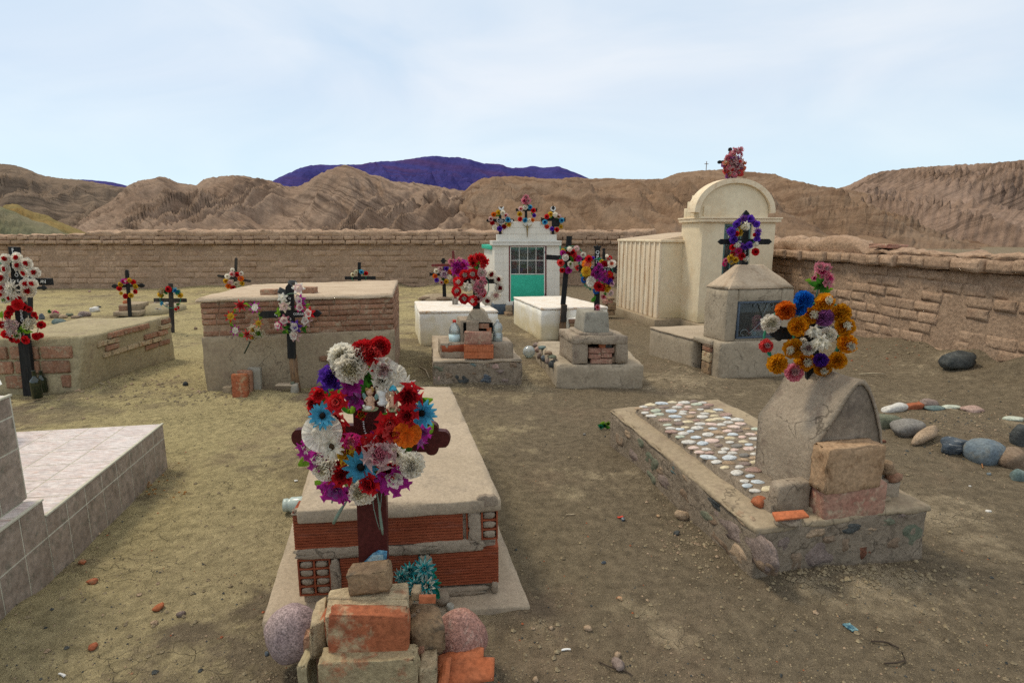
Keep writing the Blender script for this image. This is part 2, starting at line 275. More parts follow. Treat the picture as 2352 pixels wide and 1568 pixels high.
M_cream = earthy('cream_paint', (.70, .58, .40), (.77, .67, .48), (.66, .52, .34), scale=.8, fine=12, bump=.1, dist=.004, grain=.25, splash=.6)
M_cream_trim = earthy('cream_trim', (.74, .60, .42), (.80, .68, .49), (.66, .50, .33), scale=4, fine=30, bump=.2, dist=.004, grain=.3)
M_cream_rib = earthy('streaked_cream', (.70, .55, .38), (.76, .66, .50), (.60, .43, .27), scale=2.2, fine=30, bump=.2, dist=.004, stretch=(3, 3, .35), grain=.4)
M_white = earthy('whitewash', (.82, .80, .72), (.86, .84, .77), (.78, .72, .57), scale=1.6, fine=30, bump=.25, dist=.005, grain=.25, splash=.8)
M_white_top = earthy('worn_whitewash', (.74, .68, .58), (.78, .74, .68), (.58, .40, .24), scale=4, fine=30, bump=.3, dist=.004, stretch=(1, 3.5, 1), grain=.4)
M_chapel = earthy('chapel_tile', (.66, .635, .56), (.71, .68, .61), None, scale=1, fine=8, bump=0, rough=.4, grain=.1, tint=.03)
M_chapel_w = plain('chapel_white', (.64, .63, .58), .5, .3, .06, 6)
M_green = earthy('green_paint', (.035, .40, .27), (.045, .45, .31), None, scale=6, fine=90, bump=.1, rough=.6)
M_blackwood = earthy('black_painted_wood', (.012, .013, .014), (.022, .022, .022), (.035, .032, .028), scale=9, fine=60, bump=.3, rough=.55, dist=.003, stretch=(4, 4, .6))
M_weatherwood = earthy('weathered_wood', (.26, .155, .08), (.19, .13, .085), (.07, .05, .035), scale=8, fine=50, bump=.8, stretch=(5, 5, .5), dist=.006)
M_greywood = earthy('dark_grey_wood', (.035, .032, .03), (.07, .06, .05), None, scale=8, fine=50, bump=.8, stretch=(5, 5, .5), dist=.006)
M_maroon = earthy('maroon_paint', (.066, .014, .013), (.078, .018, .016), None, scale=4, fine=70, bump=.12, rough=.42, dist=.003)
M_redwood = plain('red_brown_paint', (.16, .03, .025), .5)
M_letter = plain('white_lettering', (.7, .7, .68), .6)
M_wire = plain('green_wire', (.03, .22, .12), .5)
M_stem = plain('stem_green', (.10, .17, .11), .5)
M_metal = plain('painted_iron', (.06, .085, .12), .4, .5)
M_scroll = plain('iron_scroll', (.16, .19, .20), .4, .5, metal=.5)
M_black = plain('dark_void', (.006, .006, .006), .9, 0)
M_winebottle = plain('dark_bottle_glass', (.008, .018, .008), .08, .8, .05)
M_glass = glass('window_glass'); M_plastic = glass('clear_plastic', (.86, .92, .9), .15, .22)
M_gold = plain('brass', (.24, .17, .06), .4, .5, .1, 40, .5)

# ------------------------------------------------------------------ object helpers
def thing(name, label, cat, loc=(0, 0, 0), group=None):
    o = bpy.data.objects.new(name, None); COL.objects.link(o); o.location = loc; o.empty_display_size = .1
    o['label'] = label; o['category'] = cat
    if group: o['group'] = group
    return o
def tag(o, label, cat, group=None):
    o['label'] = label; o['category'] = cat
    if group: o['group'] = group
    return o
def wloc(o):
    v = Vector(o.location)
    while o.parent: o = o.parent; v += Vector(o.location)
    return v
def mk(name, verts, faces, mats, mi=None, smooth=True):
    me = bpy.data.meshes.new(name); me.from_pydata([tuple(v) for v in verts], [], faces)
    for m in (mats if isinstance(mats, (list, tuple)) else [mats]): me.materials.append(m)
    if mi: me.polygons.foreach_set('material_index', mi)
    me.polygons.foreach_set('use_smooth', [smooth] * len(me.polygons)); me.update()
    return me
def put(name, geo, mats, parent=None, smooth=True, origin=None):
    """world-space geometry (verts, faces[, mi]) as an object; the origin goes to the parent, or to the base centre"""
    V, Fc = geo[0], geo[1]; mi = geo[2] if len(geo) > 2 else None
    if origin is None:
        xs = [v[0] for v in V]; ys = [v[1] for v in V]; zs = [v[2] for v in V]
        origin = Vector(((min(xs) + max(xs)) / 2, (min(ys) + max(ys)) / 2, min(zs)))
    me = mk(name, [Vector(v) - origin for v in V], Fc, mats, mi, smooth)
    o = bpy.data.objects.new(name, me); COL.objects.link(o)
    if parent: o.parent = parent; o.location = origin - wloc(parent)
    else: o.location = origin
    return o
def inst(name, me, M, parent=None):
    o = bpy.data.objects.new(name, me); COL.objects.link(o)
    if parent:
        o.parent = parent; M = Matrix.Translation(-wloc(parent)) @ M
    loc, rot, sca = M.decompose(); o.location = loc; o.rotation_euler = rot.to_euler(); o.scale = sca
    return o
def struct(o): o['kind'] = 'structure'; return o
def stuff(o): o['kind'] = 'stuff'; return o
class MB:
    def __init__(s): s.v = []; s.f = []; s.m = []
    def add(s, g, m=0):
        n = len(s.v); s.v += [Vector(p) for p in g[0]]; s.f += [tuple(i + n for i in f) for f in g[1]]
        s.m += (list(g[2]) if len(g) > 2 else [m] * len(g[1])); return s
    @property
    def g(s): return (s.v, s.f, s.m)

def hexa(base, top, seg=.08, r=.008, amp=.003, freq=6, chip=0.0, seed=0):
    """rounded, slightly uneven block between four base and four top corners (FL, FR, BR, BL)"""
    B = [Vector(p) for p in base]; T = [Vector(p) for p in top]
    L = ((B[1] - B[0]).length + (T[1] - T[0]).length) / 2; Wd = ((B[3] - B[0]).length + (T[3] - T[0]).length) / 2; H = sum((T[i] - B[i]).length for i in range(4)) / 4
    def axis(l):
        rr_ = min(r, l * .3); n = max(1, int(round((l - 2 * rr_) / seg))); return [0.0] + [(rr_ + (l - 2 * rr_) * i / n) for i in range(n + 1)] + [l]
    A = [axis(L), axis(Wd), axis(H)]; dims = (L, Wd, H); n = [len(a) for a in A]
    idx = {}; V = []; Fc = []
    def vid(i, j, k):
        key = (i, j, k)
        if key in idx: return idx[key]
        p = [A[0][i], A[1][j], A[2][k]]; q = [min(max(p[t], min(r, dims[t] * .3)), dims[t] - min(r, dims[t] * .3)) for t in range(3)]
        d = Vector([p[t] - q[t] for t in range(3)]); nb = sum(1 for t in d if abs(t) > 1e-9)
        if nb > 1: d = d.normalized() * r * 1.0
        pt = Vector(q) + d; u, v, w_ = pt.x / L, pt.y / Wd, pt.z / H
        bl = B[0] * (1 - u) * (1 - v) + B[1] * u * (1 - v) + B[2] * u * v + B[3] * (1 - u) * v
        tl = T[0] * (1 - u) * (1 - v) + T[1] * u * (1 - v) + T[2] * u * v + T[3] * (1 - u) * v
        P = bl * (1 - w_) + tl * w_
        s = Vector((seed * 3.1, seed * 1.7, seed * 2.3))
        P = P + noise.noise_vector(P * freq + s) * amp + noise.noise_vector(P * freq * 4 + s) * amp * .4
        if chip and nb > 1:
            c = max(0, noise.noise(P * 9 + s)) ** 1 * chip * 2.2
            P -= d.normalized() * c if d.length else Vector()
        idx[key] = len(V); V.append(P); return idx[key]
    a, b, c = n
    for k in (0, c - 1):
        for i in range(a - 1):
            for j in range(b - 1):
                f = [vid(i, j, k), vid(i + 1, j, k), vid(i + 1, j + 1, k), vid(i, j + 1, k)]; Fc.append(tuple(f if k else f[::-1]))
    for j in (0, b - 1):
        for i in range(a - 1):
            for k in range(c - 1):
                f = [vid(i, j, k), vid(i + 1, j, k), vid(i + 1, j, k + 1), vid(i, j, k + 1)]; Fc.append(tuple(f[::-1] if j else f))
    for i in (0, a - 1):
        for j in range(b - 1):
            for k in range(c - 1):
                f = [vid(i, j, k), vid(i, j + 1, k), vid(i, j + 1, k + 1), vid(i, j, k + 1)]; Fc.append(tuple(f if i else f[::-1]))
    return V, Fc
def box(c, sx, sy, sz, rot=0.0, tilt=(0, 0), **kw):
    M = Matrix.Translation(c) @ Matrix.Rotation(rot, 4, 'Z') @ Matrix.Rotation(tilt[0], 4, 'X') @ Matrix.Rotation(tilt[1], 4, 'Y')
    b = [M @ Vector((x * sx / 2, y * sy / 2, -sz / 2)) for x, y in ((-1, -1), (1, -1), (1, 1), (-1, 1))]
    t = [M @ Vector((x * sx / 2, y * sy / 2, sz / 2)) for x, y in ((-1, -1), (1, -1), (1, 1), (-1, 1))]
    kw.setdefault('r', .003); kw.setdefault('amp', 0.0); kw.setdefault('seg', .5)
    return hexa(b, t, **kw)
def up(P, z): return Vector((P[0], P[1], z))
def tube(pts, rad, n=6, closed=False):
    V = []; Fc = []; m = len(pts); pts = [Vector(p) for p in pts]
    for i, p in enumerate(pts):
        a = pts[(i - 1) % m] if (i or closed) else p; b = pts[(i + 1) % m] if (i < m - 1 or closed) else p
        t = (b - a).normalized(); x = t.cross(Vector((0.31, 1, .17))).normalized(); y = t.cross(x)
        rd = rad[i] if isinstance(rad, (list, tuple)) else rad
        V += [p + (x * cos(2 * pi * k / n) + y * sin(2 * pi * k / n)) * rd for k in range(n)]
    for i in range(m if closed else m - 1):
        for k in range(n): Fc.append((i * n + k, i * n + (k + 1) % n, ((i + 1) % m) * n + (k + 1) % n, ((i + 1) % m) * n + k))
    if not closed: Fc += [tuple(range(n))[::-1], tuple((m - 1) * n + k for k in range(n))]
    return V, Fc
def lathe(prof, c, n=20, axis=None):
    V = []; Fc = []; c = Vector(c)
    Q = axis.to_track_quat('Z', 'Y').to_matrix() if axis else Matrix.Identity(3)
    for r_, z in prof: V += [c + Q @ Vector((cos(2 * pi * k / n) * r_, sin(2 * pi * k / n) * r_, z)) for k in range(n)]
    for i in range(len(prof) - 1):
        for k in range(n): Fc.append((i * n + k, i * n + (k + 1) % n, (i + 1) * n + (k + 1) % n, (i + 1) * n + k))
    if prof[0][0] > 1e-6: Fc.append(tuple(range(n))[::-1])
    if prof[-1][0] > 1e-6: Fc.append(tuple((len(prof) - 1) * n + k for k in range(n)))
    return V, Fc
def ico(sub=2):
    bm = bmesh.new(); bmesh.ops.create_icosphere(bm, subdivisions=sub, radius=1)
    V = [v.co.copy() for v in bm.verts]; Fc = [tuple(v.index for v in f.verts) for f in bm.faces]; bm.free(); return V, Fc
ICO = {s: ico(s) for s in (1, 2, 3, 4)}
def rock(c, sx, sy, sz, seed=0, sub=3, rough=.18, rot=(0, 0, 0), flat=1.0, freq=1.4, square=0.0):
    """a stone; square > 0 pushes it towards a block"""
    from mathutils import Euler
    V, Fc = ICO[sub]; R = Euler(rot).to_matrix(); s = Vector((seed * 2.7, seed * 5.1, seed)); c = Vector(c); o = []
    for v in V:
        d = 1 + rough * noise.noise(v * freq + s) * 1.6 + rough * .35 * noise.noise(v * freq * 4 + s)
        p = v * d
        if square:
            m = max(abs(v.x), abs(v.y), abs(v.z)); p = p * (1 - square + square * (1 / m) * .82)
        if p.z < -flat: p.z = -flat
        o.append(c + R @ Vector((p.x * sx / 2, p.y * sy / 2, p.z * sz / 2)))
    return o, Fc
def prism(poly, Y0, Y1):
    """polygon of (x, z) extruded from depth Y0 (front) to Y1"""
    n = len(poly); V = [Vector((x, Y0, z)) for x, z in poly] + [Vector((x, Y1, z)) for x, z in poly]
    A = sum(poly[i][0] * poly[(i + 1) % n][1] - poly[(i + 1) % n][0] * poly[i][1] for i in range(n))
    Fc = [tuple(range(n)), tuple(range(n, 2 * n))[::-1]] + [(i, i + n, (i + 1) % n + n, (i + 1) % n) for i in range(n)]
    if A < 0: Fc = [f[::-1] for f in Fc]
    return V, Fc
LUMP = {}
def lump(kind, mat, k):
    """shared unit blocks, centred, for bricks of all kinds"""
    key = (kind, mat.name, k)
    if key in LUMP: return LUMP[key]
    p = dict(adobe=dict(seg=.34, r=.045, amp=.035, freq=2.6, chip=.06), brick=dict(seg=.34, r=.045, amp=.018, freq=2.5, chip=.07), rough=dict(seg=.10, r=.028, amp=.035, freq=2.6, chip=.15),
             clean=dict(seg=.6, r=.03, amp=.0))[kind]
    b = [Vector((x, y, -.5)) for x, y in ((-.5, -.5), (.5, -.5), (.5, .5), (-.5, .5))]; t = [Vector((v.x, v.y, .5)) for v in b]
    V, Fc = hexa(b, t, seed=k * 7 + 1, **p); LUMP[key] = mk(kind + '_brick', V, Fc, mat); return LUMP[key]
def brick(name, mat, c, sx, sy, sz, parent=None, rot=0.0, tilt=(0, 0), kind='brick', k=None):
    M = Matrix.Translation(c) @ Matrix.Rotation(rot, 4, 'Z') @ Matrix.Rotation(tilt[0], 4, 'X') @ Matrix.Rotation(tilt[1], 4, 'Y') @ Matrix.Diagonal((sx, sy, sz, 1))
    return inst(name, lump(kind, mat, RND.randrange(6) if k is None else k), M, parent)
def place_mesh(me_geo, M): return [M @ v for v in me_geo[0]], me_geo[1]
def text_mesh(txt, P, size, parent, mat=None, rotz=0.0, name='lettering', ang=0.0):
    """flat white lettering facing -Y at P (centre)"""
    cu = bpy.data.curves.new('text', 'FONT'); cu.body = txt; cu.size = size; cu.align_x = 'CENTER'; cu.align_y = 'CENTER'; cu.extrude = .0008; cu.offset = size * .012
    to = bpy.data.objects.new('text', cu); COL.objects.link(to)
    me = bpy.data.meshes.new_from_object(to.evaluated_get(bpy.context.evaluated_depsgraph_get())) if False else None
    dg = bpy.context.evaluated_depsgraph_get(); me = bpy.data.meshes.new_from_object(to.evaluated_get(dg))
    bpy.data.objects.remove(to); bpy.data.curves.remove(cu)
    me.materials.clear(); me.materials.append(mat or M_letter); me.name = name
    M = Matrix.Translation(P) @ Matrix.Rotation(rotz, 4, 'Z') @ Matrix.Rotation(pi / 2, 4, 'X') @ Matrix.Rotation(ang, 4, 'Z')
    return inst(name, me, M, parent)
# ------------------------------------------------------------------ ground
# shared wall lines
BACK_Y = 16.3
RW0, RW1 = Vector((5.22, 4.6, 0)), Vector((4.05, 16.3, 0))          # right wall, near and far end (inner face)
def right_wall_dist(x, y):
    t = (y - RW0.y) / (RW1.y - RW0.y); return (RW0.x + (RW1.x - RW0.x) * t) - x
MOUND = G(2215, 1010)
def gz(x, y):
    p = Vector((x, y, 0))
    z = noise.noise(p * .55) * .018 + noise.noise(p * 2.1 + Vector((9, 2, 0))) * .009
    z += noise.noise(p * 7.0) * .004 * (1 if y < 8 else 0)
    z += max(0, noise.noise(p * 4.3 + Vector((3, 3, 0))) - .1) * .022 * (1 if y < 7 else .5)
    db = BACK_Y - y
    if -1 < db < 3.0 and x < 5: z += .13 * max(0, 1 - max(db, 0) / 2.2) ** 1.5 * (1 + noise.noise(p * 1.3))
    if 3 < y < 16.4:
        dr = right_wall_dist(x, y)
        if dr < 1.3:
            z += max(0, 1 - max(dr, 0) / .95) ** 1.4 * (.24 * max(0, min(1, (9.0 - y) / 3.5)) + .05) * (1 + .5 * noise.noise(p * 3))
    d = (Vector((x, y, 0)) - Vector((MOUND.x, MOUND.y, 0))); z += .085 * math.exp(-((d.x / .50) ** 2 + (d.y / .42) ** 2))
    for (qx, qy, rx, ry, h) in HEAPS:
        e = ((x - qx) / rx) ** 2 + ((y - qy) / ry) ** 2
        if e < 6: z += h * math.exp(-e) * (1 + .6 * noise.noise(p * 6))
    return z - .004
def heap(px, py, rx, ry, h): q = G(px, py); return (q.x, q.y, rx, ry, h)
HEAPS = [heap(1950, 1330, .45, .12, .035), heap(1640, 1215, .16, .3, .03), heap(1480, 1080, .12, .35, .03), heap(600, 912, .8, .15, .05), heap(280, 880, .25, .6, .06),
         heap(1080, 885, .5, .12, .04), heap(1560, 850, .25, .5, .05), heap(1700, 880, .5, .15, .05), heap(1210, 1420, .25, .12, .02), heap(30, 1450, .25, .25, .05), heap(980, 1420, .3, .1, .02)]
def axis_pts(lo, hi, fine, a, b):
    v = []; x = a
    while x < b: v.append(x); x += fine
    s = fine
    while x < hi: v.append(x); s *= 1.28; x += s
    v.append(hi); x = a; s = fine; L_ = []
    while x > lo: s *= 1.28; x -= s; L_.append(max(x, lo))
    return L_[::-1] + v
XS = axis_pts(-6000, 6000, .055, -5.2, 6.2); YS = []
y = .6
while y < 18: YS.append(y); y += .028 + y * .0075
s_ = .2
while y < 9000: YS.append(y); s_ *= 1.3; y += s_
YS = [-60, -20, -6, -2, -.5, .2] + YS + [9000]
V = []; Fc = []
for yy in YS:
    for xx in XS: V.append((xx, yy, gz(xx, yy) if (-9 < xx < 9 and 0 < yy < 20) else (-.004 if yy < 40 else -.5)))
nx = len(XS)
for j in range(len(YS) - 1):
    for i in range(nx - 1): Fc.append((j * nx + i, j * nx + i + 1, (j + 1) * nx + i + 1, (j + 1) * nx + i))
struct(put('ground', (V, Fc), M_soil, origin=Vector((0, 0, 0))))

# ------------------------------------------------------------------ hills and mountains
def interp(pts, x):
    if x <= pts[0][0]: return pts[0][1]
    for (a, b), (c, d) in zip(pts, pts[1:]):
        if x <= c: return b + (d - b) * (x - a) / (c - a)
    return pts[-1][1]
def smooth_interp(pts, x): return (interp(pts, x - 5) + 2 * interp(pts, x) + interp(pts, x + 5)) / 4
def hill(name, pts, Yr, Yb, mat, rows=60, step=2.6, jag=2.0, gully=.10, seed=0, back=1.25, gfreq=.10, warp=1.0, basez=-2, slant=1.0, bedk=1.2):
    V = []; x0, x1 = pts[0][0], pts[-1][0]; n = int((x1 - x0) / step); S = Vector((seed * 13.7, seed * 7.3, seed * 3.1)); nrow = rows + 8
    for i in range(n + 1):
        px = x0 + (x1 - x0) * i / n
        py = smooth_interp(pts, px) - jag * 1.25 * (noise.noise(Vector((px * .03, seed, 0))) + .9 * noise.noise(Vector((px * .11, seed, 4))) + .55 * noise.noise(Vector((px * .33, seed, 8))))
        top = AT(px, py, Yr); ux = (px - CX) / F / CP
        for j in range(nrow + 1):
            if j <= rows:
                t = j / rows; Y = Yb + (Yr - Yb) * t
                q = Vector((ux * Y * gfreq, t * 1.4, 0)) + S
                wq = q + noise.noise_vector(q * .6) * .9 * warp
                # spurs and gullies running down the slope, widening downwards
                sx = wq.x + slant * t
                R1 = noise.ridged_multi_fractal(Vector((sx * 1.5 + wq.y * .5, wq.y * 1.3, seed)), .9, 2.1, 3, 1.0, 2.0)
                R2 = noise.ridged_multi_fractal(Vector((sx * .5, wq.y * .5 + 7, seed)), .9, 2.0, 2, 1.0, 2.0)
                bed = noise.noise(Vector((seed, 3, (z_bed := (t * 9 + sx * bedk + noise.noise(wq) * 1.2)) * 1.4))) * .5 + noise.noise(Vector((seed, 9, z_bed * 3.6))) * .3
                g = 2.35 - .78 * R1 - .72 * R2 + bed * .7
                sh = t ** .85; env = sin(pi * min(1, t * .90 + .10)) ** .8
                z = basez + (top.z - basez) * sh - (g - .55) * gully * (top.z - basez) * env * 1.95
                yy = Y + (g - .6) * (Yr - Yb) * .018 * env
                z = min(z, CAMZ + (top.z - CAMZ) * yy / Yr + .1)
                xx = ux * yy + noise.noise(q * 3) * .4
                V.append((xx, yy, z))
            else:
                t = (j - rows) / (nrow - rows); Y = Yr * (1 + (back - 1) * t); V.append((ux * Y, Y, top.z * (1 - t) ** 1.2 + basez * t))
    m = nrow + 1; Fc = [(i * m + j, (i + 1) * m + j, (i + 1) * m + j + 1, i * m + j + 1) for i in range(n) for j in range(nrow)]
    return struct(put(name, (V, Fc), mat, origin=Vector((0, (Yb + Yr) / 2, 0))))
M_h1 = rockface('hill_rock_pink', (.25, .172, .122), (.315, .228, .168), (.12, .084, .062), .05, .20, (.55, .2, 1.0))
M_h2 = rockface('hill_rock_grey', (.185, .138, .102), (.24, .18, .132), (.10, .078, .06), .05, .2, (-.5, .3, 1.0))
M_h3 = rockface('hill_rock_rust', (.255, .168, .108), (.25, .178, .125), (.15, .092, .06), .05, .11, (.25, .1, 1.0))
M_h4 = rockface('hill_rock_right', (.25, .17, .122), (.315, .222, .168), (.12, .084, .063), .045, .18, (-.62, .2, 1.0))
M_ochre = rockface('ochre_mound', (.27, .185, .075), (.20, .175, .085), (.155, .15, .075), .06, .03, (.3, .1, 1.0))
M_olive = rockface('olive_mound', (.17, .165, .10), (.20, .18, .12), (.13, .14, .075), .08, .05, (.3, .1, 1.0))
M_blue = rockface('mountain_distance_blue', (.044, .042, .16), (.060, .057, .20), (.080, .048, .14), .0022, .004, (.2, .1, 1.0))  # blue of the far distance put into the rock colour, no air built
hill('mountain', [(560, 470), (640, 422), (690, 397), (735, 380), (770, 378), (830, 379), (890, 371), (930, 369), (970, 363), (1012, 357), (1040, 362), (1068, 362), (1110, 374), (1150, 378), (1168, 385), (1200, 386), (1222, 379), (1240, 386), (1275, 382), (1305, 393), (1345, 410), (1420, 430), (1500, 470)], 4200, 3000, M_blue, rows=40, step=4, jag=1.5, gully=.16, gfreq=.0035)
hill('mountain', [(150, 440), (235, 412), (262, 414), (300, 418), (332, 426), (400, 450)], 4600, 3600, M_blue, rows=16, step=5, jag=.6, gully=.06, gfreq=.0035, seed=3)
hill('hill', [(-1100, 300), (-800, 262), (-480, 290), (-260, 300), (-100, 318), (0, 353), (55, 374), (110, 383), (150, 402), (185, 409), (240, 414), (290, 424), (330, 430), (420, 450), (560, 500), (640, 520)], 235, 125, M_h2, seed=1, gully=.15, gfreq=.055, jag=1.6, slant=-1.2, rows=90)
hill('hill', [(1790, 480), (1860, 445), (1897, 431), (1925, 418), (1960, 399), (2000, 392), (2050, 385), (2110, 381), (2180, 377), (2250, 372), (2320, 366), (2352, 362), (2500, 350), (2640, 345), (2900, 372), (3200, 350), (3500, 400)], 250, 95, M_h4, seed=4, gully=.20, gfreq=.045, jag=2.2, slant=2.2, rows=90)
hill('hill', [(1040, 470), (1090, 422), (1108, 409), (1180, 404), (1250, 411), (1320, 409), (1400, 411), (1480, 412), (1512, 410), (1540, 396), (1600, 391), (1650, 388), (1700, 395), (1745, 401), (1790, 415), (1850, 427), (1900, 434), (1960, 446), (2020, 462), (2110, 496), (2200, 530), (2300, 566), (2400, 600)], 150, 62, M_h3, seed=5, gully=.17, gfreq=.075, jag=1.8, slant=.8, rows=80)
hill('hill', [(200, 520), (300, 458), (333, 428), (365, 414), (412, 406), (450, 419), (488, 427), (500, 412), (516, 408), (560, 403), (600, 405), (640, 413), (690, 428), (712, 428), (738, 412), (772, 392), (815, 378), (850, 392), (868, 402), (888, 404), (915, 417), (960, 419), (990, 424), (1030, 432), (1080, 440), (1160, 462), (1280, 500), (1420, 545)], 165, 75, M_h1, seed=2, gully=.17, gfreq=.085, jag=2.2, slant=-1.6, rows=90)
hill('mound', [(30, 520), (60, 470), (88, 468), (120, 486), (160, 500), (200, 522), (270, 552)], 75, 52, M_ochre, rows=24, seed=7, gully=.1, gfreq=.3, jag=1.5)
hill('mound', [(-700, 470), (-420, 440), (-200, 430), (-60, 440), (0, 452), (60, 478), (130, 508), (215, 548), (260, 560)], 60, 42, M_olive, rows=24, seed=8, gully=.08, gfreq=.4, jag=1.0)
# small cross far away on the ridge
pc = AT(1622, 389, 150); t = thing('hilltop_cross', 'tiny cross standing far away on top of the brown ridge', 'cross', pc)
put('post', box(pc + Vector((0, 0, .75)), .14, .14, 2.4), M_weatherwood, t); put('arm', box(pc + Vector((0, 0, 1.3)), 1.0, .12, .14), M_weatherwood, t)

# ------------------------------------------------------------------ adobe walls
def adobe_wall(label, P0, P1, zbase, ztop_body, rows, bl, thick, top_fn, cope_h, seed, ncope=2):
    """P0 -> P1 along the inner face; n points to the yard"""
    d = (P1 - P0); Ln = d.length; d.normalize(); n = Vector((d.y, -d.x, 0))
    if n.dot(Vector((0, 4, 0)) - P0) < 0: n = -n
    ang = math.atan2(d.y, d.x); R = random.Random(seed)
    root = thing('adobe_wall', label, 'wall', (P0 + P1) / 2)
    A, B = P0 - n * thick, P1 - n * thick
    core = hexa([up(P0, -.15), up(P1, -.15), up(B, -.15), up(A, -.15)], [up(P0, ztop_body), up(P1, ztop_body), up(B, ztop_body), up(A, ztop_body)], seg=.12, r=.01, amp=.012, freq=5, seed=seed)
    put('mortar', core, M_mud, root)
    items = []; rh = (ztop_body - zbase) / rows
    for r_ in range(rows):
        x = -R.uniform(0, bl)
        while x < Ln:
            l = bl * R.uniform(.78, 1.12); a, b = max(x, 0), min(x + l, Ln)
            if b - a > .12:
                pr = R.uniform(-.014, .008) - (.03 if R.random() < .06 else 0) + (.012 if R.random() < .15 else 0)
                c = P0 + d * ((a + b) / 2) + Vector((0, 0, zbase + rh * (r_ + .5))) - n * (.10 - pr - .007)
                items.append((c, b - a - R.uniform(.006, .02), .2, rh * R.uniform(.90, .965), ang + R.uniform(-.02, .02), R.uniform(-.03, .03)))
            x += l
    cope = []; ch = cope_h
    for r_ in range(ncope):
        x = -R.uniform(0, .2)
        while x < Ln:
            l = (.29 if r_ == 0 else .36) * R.uniform(.65, 1.35); a, b = max(x, 0), min(x + l, Ln)
            if b - a > .08:
                c = P0 + d * ((a + b) / 2); s = top_fn(c)
                ov = (.13 if r_ == 0 else .07) + R.uniform(-.035, .03)
                cope.append((c + Vector((0, 0, ztop_body + ch * (r_ + .5) + .006 + R.uniform(-.008, .008))) + n * (ov - .21), b - a - .012, .42, ch * R.uniform(.88, .99), ang + R.uniform(-.05, .05), R.uniform(-.05, .05)))
            x += l
    allb = [(i, 'brick') for i in items] + [(i, 'coping_brick') for i in cope]
    def pxx(c):
        dd = c.y * CP + (CAMZ - c.z) * SP; return CX + F * c.x / dd if dd > .1 else 9e9
    def shows(c): q = pxx(c); return -60 < q < 2412
    for nm in ('brick', 'coping_brick'):
        L_ = [i for i, k in allb if k == nm]; L_.sort(key=lambda i: (not shows(i[0]), i[0].length)); 
        for i in L_[:290]: brick(nm, M_adobe, i[0], i[1], i[2], i[3], root, i[4], (0, i[5]), 'adobe')
        mb = MB()
        for i in L_[290:]:
            M = Matrix.Translation(i[0]) @ Matrix.Rotation(i[4], 4, 'Z') @ Matrix.Diagonal((i[1], i[2], i[3], 1)); k = R.randrange(6)
            me = lump('adobe', M_adobe, k); mb.add(([M @ v.co for v in me.vertices], [tuple(p.vertices) for p in me.polygons]))
        if mb.v: stuff(put(nm + 's', mb.g, M_adobe, root))
    # eroded mud cap
    V = []; Fc = []; m = int(Ln / .07); prof = [(-.02, 0), (.03, .55), (-.04, .9), (-.16, 1.0), (-.30, .85), (-.42, 0)]
    for i in range(m + 1):
        c = P0 + d * (Ln * i / m); z0 = ztop_body + ncope * ch - .02; zt = top_fn(c); hgt = max(.06, zt - z0)
        for (o_, h_) in prof:
            p = c + n * (o_ + .03) + Vector((0, 0, z0 + hgt * h_)); p += noise.noise_vector(p * 5) * .055 + noise.noise_vector(p * 15) * .03; V.append(p)
    q = len(prof)
    for i in range(m):
        for k in range(q - 1): Fc.append((i * q + k, i * q + k + 1, (i + 1) * q + k + 1, (i + 1) * q + k))
    put('mud_cap', (V, Fc), M_adobe, root)
    mb = MB()
    for i in range(int(Ln * 5)):
        c = P0 + d * R.uniform(0, Ln); z = top_fn(c) - .03; s = R.uniform(.05, .17)
        mb.add(rock(c - n * R.uniform(.0, .3) + Vector((0, 0, z)), s * 1.4, s, s * .6, R.random() * 50, 2, .3))
    stuff(put('rubble', mb.g, M_adobe, root)); return root
def back_top(c):
    x = c.x; base = 1.50 if x < -12.5 else (1.50 + .15 * min(1, (x + 12.5) / .8))
    return base + .05 * noise.noise(Vector((x * .9, 0, 0))) + .035 * noise.noise(Vector((x * 3.1, 2, 0)))
def right_top(c):
    y = c.y; v = 1.31
    if y > 7.95: v = 1.31 + .16 * min(1, (y - 7.95) / .35)
    if y > 13: v = 1.5
    return v + .035 * noise.noise(Vector((y * 1.1, 5, 0))) + .02 * noise.noise(Vector((y * 4.1, 2, 0)))
adobe_wall('long mud brick wall closing the far side of the cemetery below the hills', Vector((-17.5, BACK_Y, 0)), Vector((RW1.x, BACK_Y, 0)), -.02, 1.235, 8, .44, .45, back_top, .118, 11)
adobe_wall('eroded mud brick wall with overhanging cap along the right edge of the yard', RW0, RW1 - Vector((0, .06, 0)), -.06, 1.10, 9, .33, .4, right_top, .15, 12, 1)
# ------------------------------------------------------------------ artificial flowers
FL = {}
def petal_grid(L, W, r0=.05, el0=.3, curl=-.4, cup=.25, tip=.6, nu=4, nv=4, ruffle=0, seed=0, split=.5, endw=.22):
    """one petal along +x; returns verts, faces, mi (0 outer, 1 inner)"""
    V = []; Fc = []; mi = []; x, z = r0, 0.0; el = el0; path = [(x, z)]
    for i in range(nu): el = el0 + curl * (i + .5) / nu; x += L / nu * cos(el); z += L / nu * sin(el); path.append((x, z))
    for i in range(nu + 1):
        u = i / nu; wd = W * (sin(pi * min(1, (u * .90 + .06)) ** tip)) if i < nu else W * endw
        wd = max(wd, W * .10)
        for j in range(nv + 1):
            s = -1 + 2 * j / nv; ang = el0 + curl * u
            h = cup * wd * s * s + ruffle * W * sin(s * 5 + seed + u * 3) * u
            V.append(Vector((path[i][0] - sin(ang) * h, s * wd / 2 * 1.0, path[i][1] + cos(ang) * h)))
    for i in range(nu):
        for j in range(nv): Fc.append((i * (nv + 1) + j, (i + 1) * (nv + 1) + j, (i + 1) * (nv + 1) + j + 1, i * (nv + 1) + j + 1)); mi.append(0 if (i + 1) / nu > split else 1)
    return V, Fc, mi
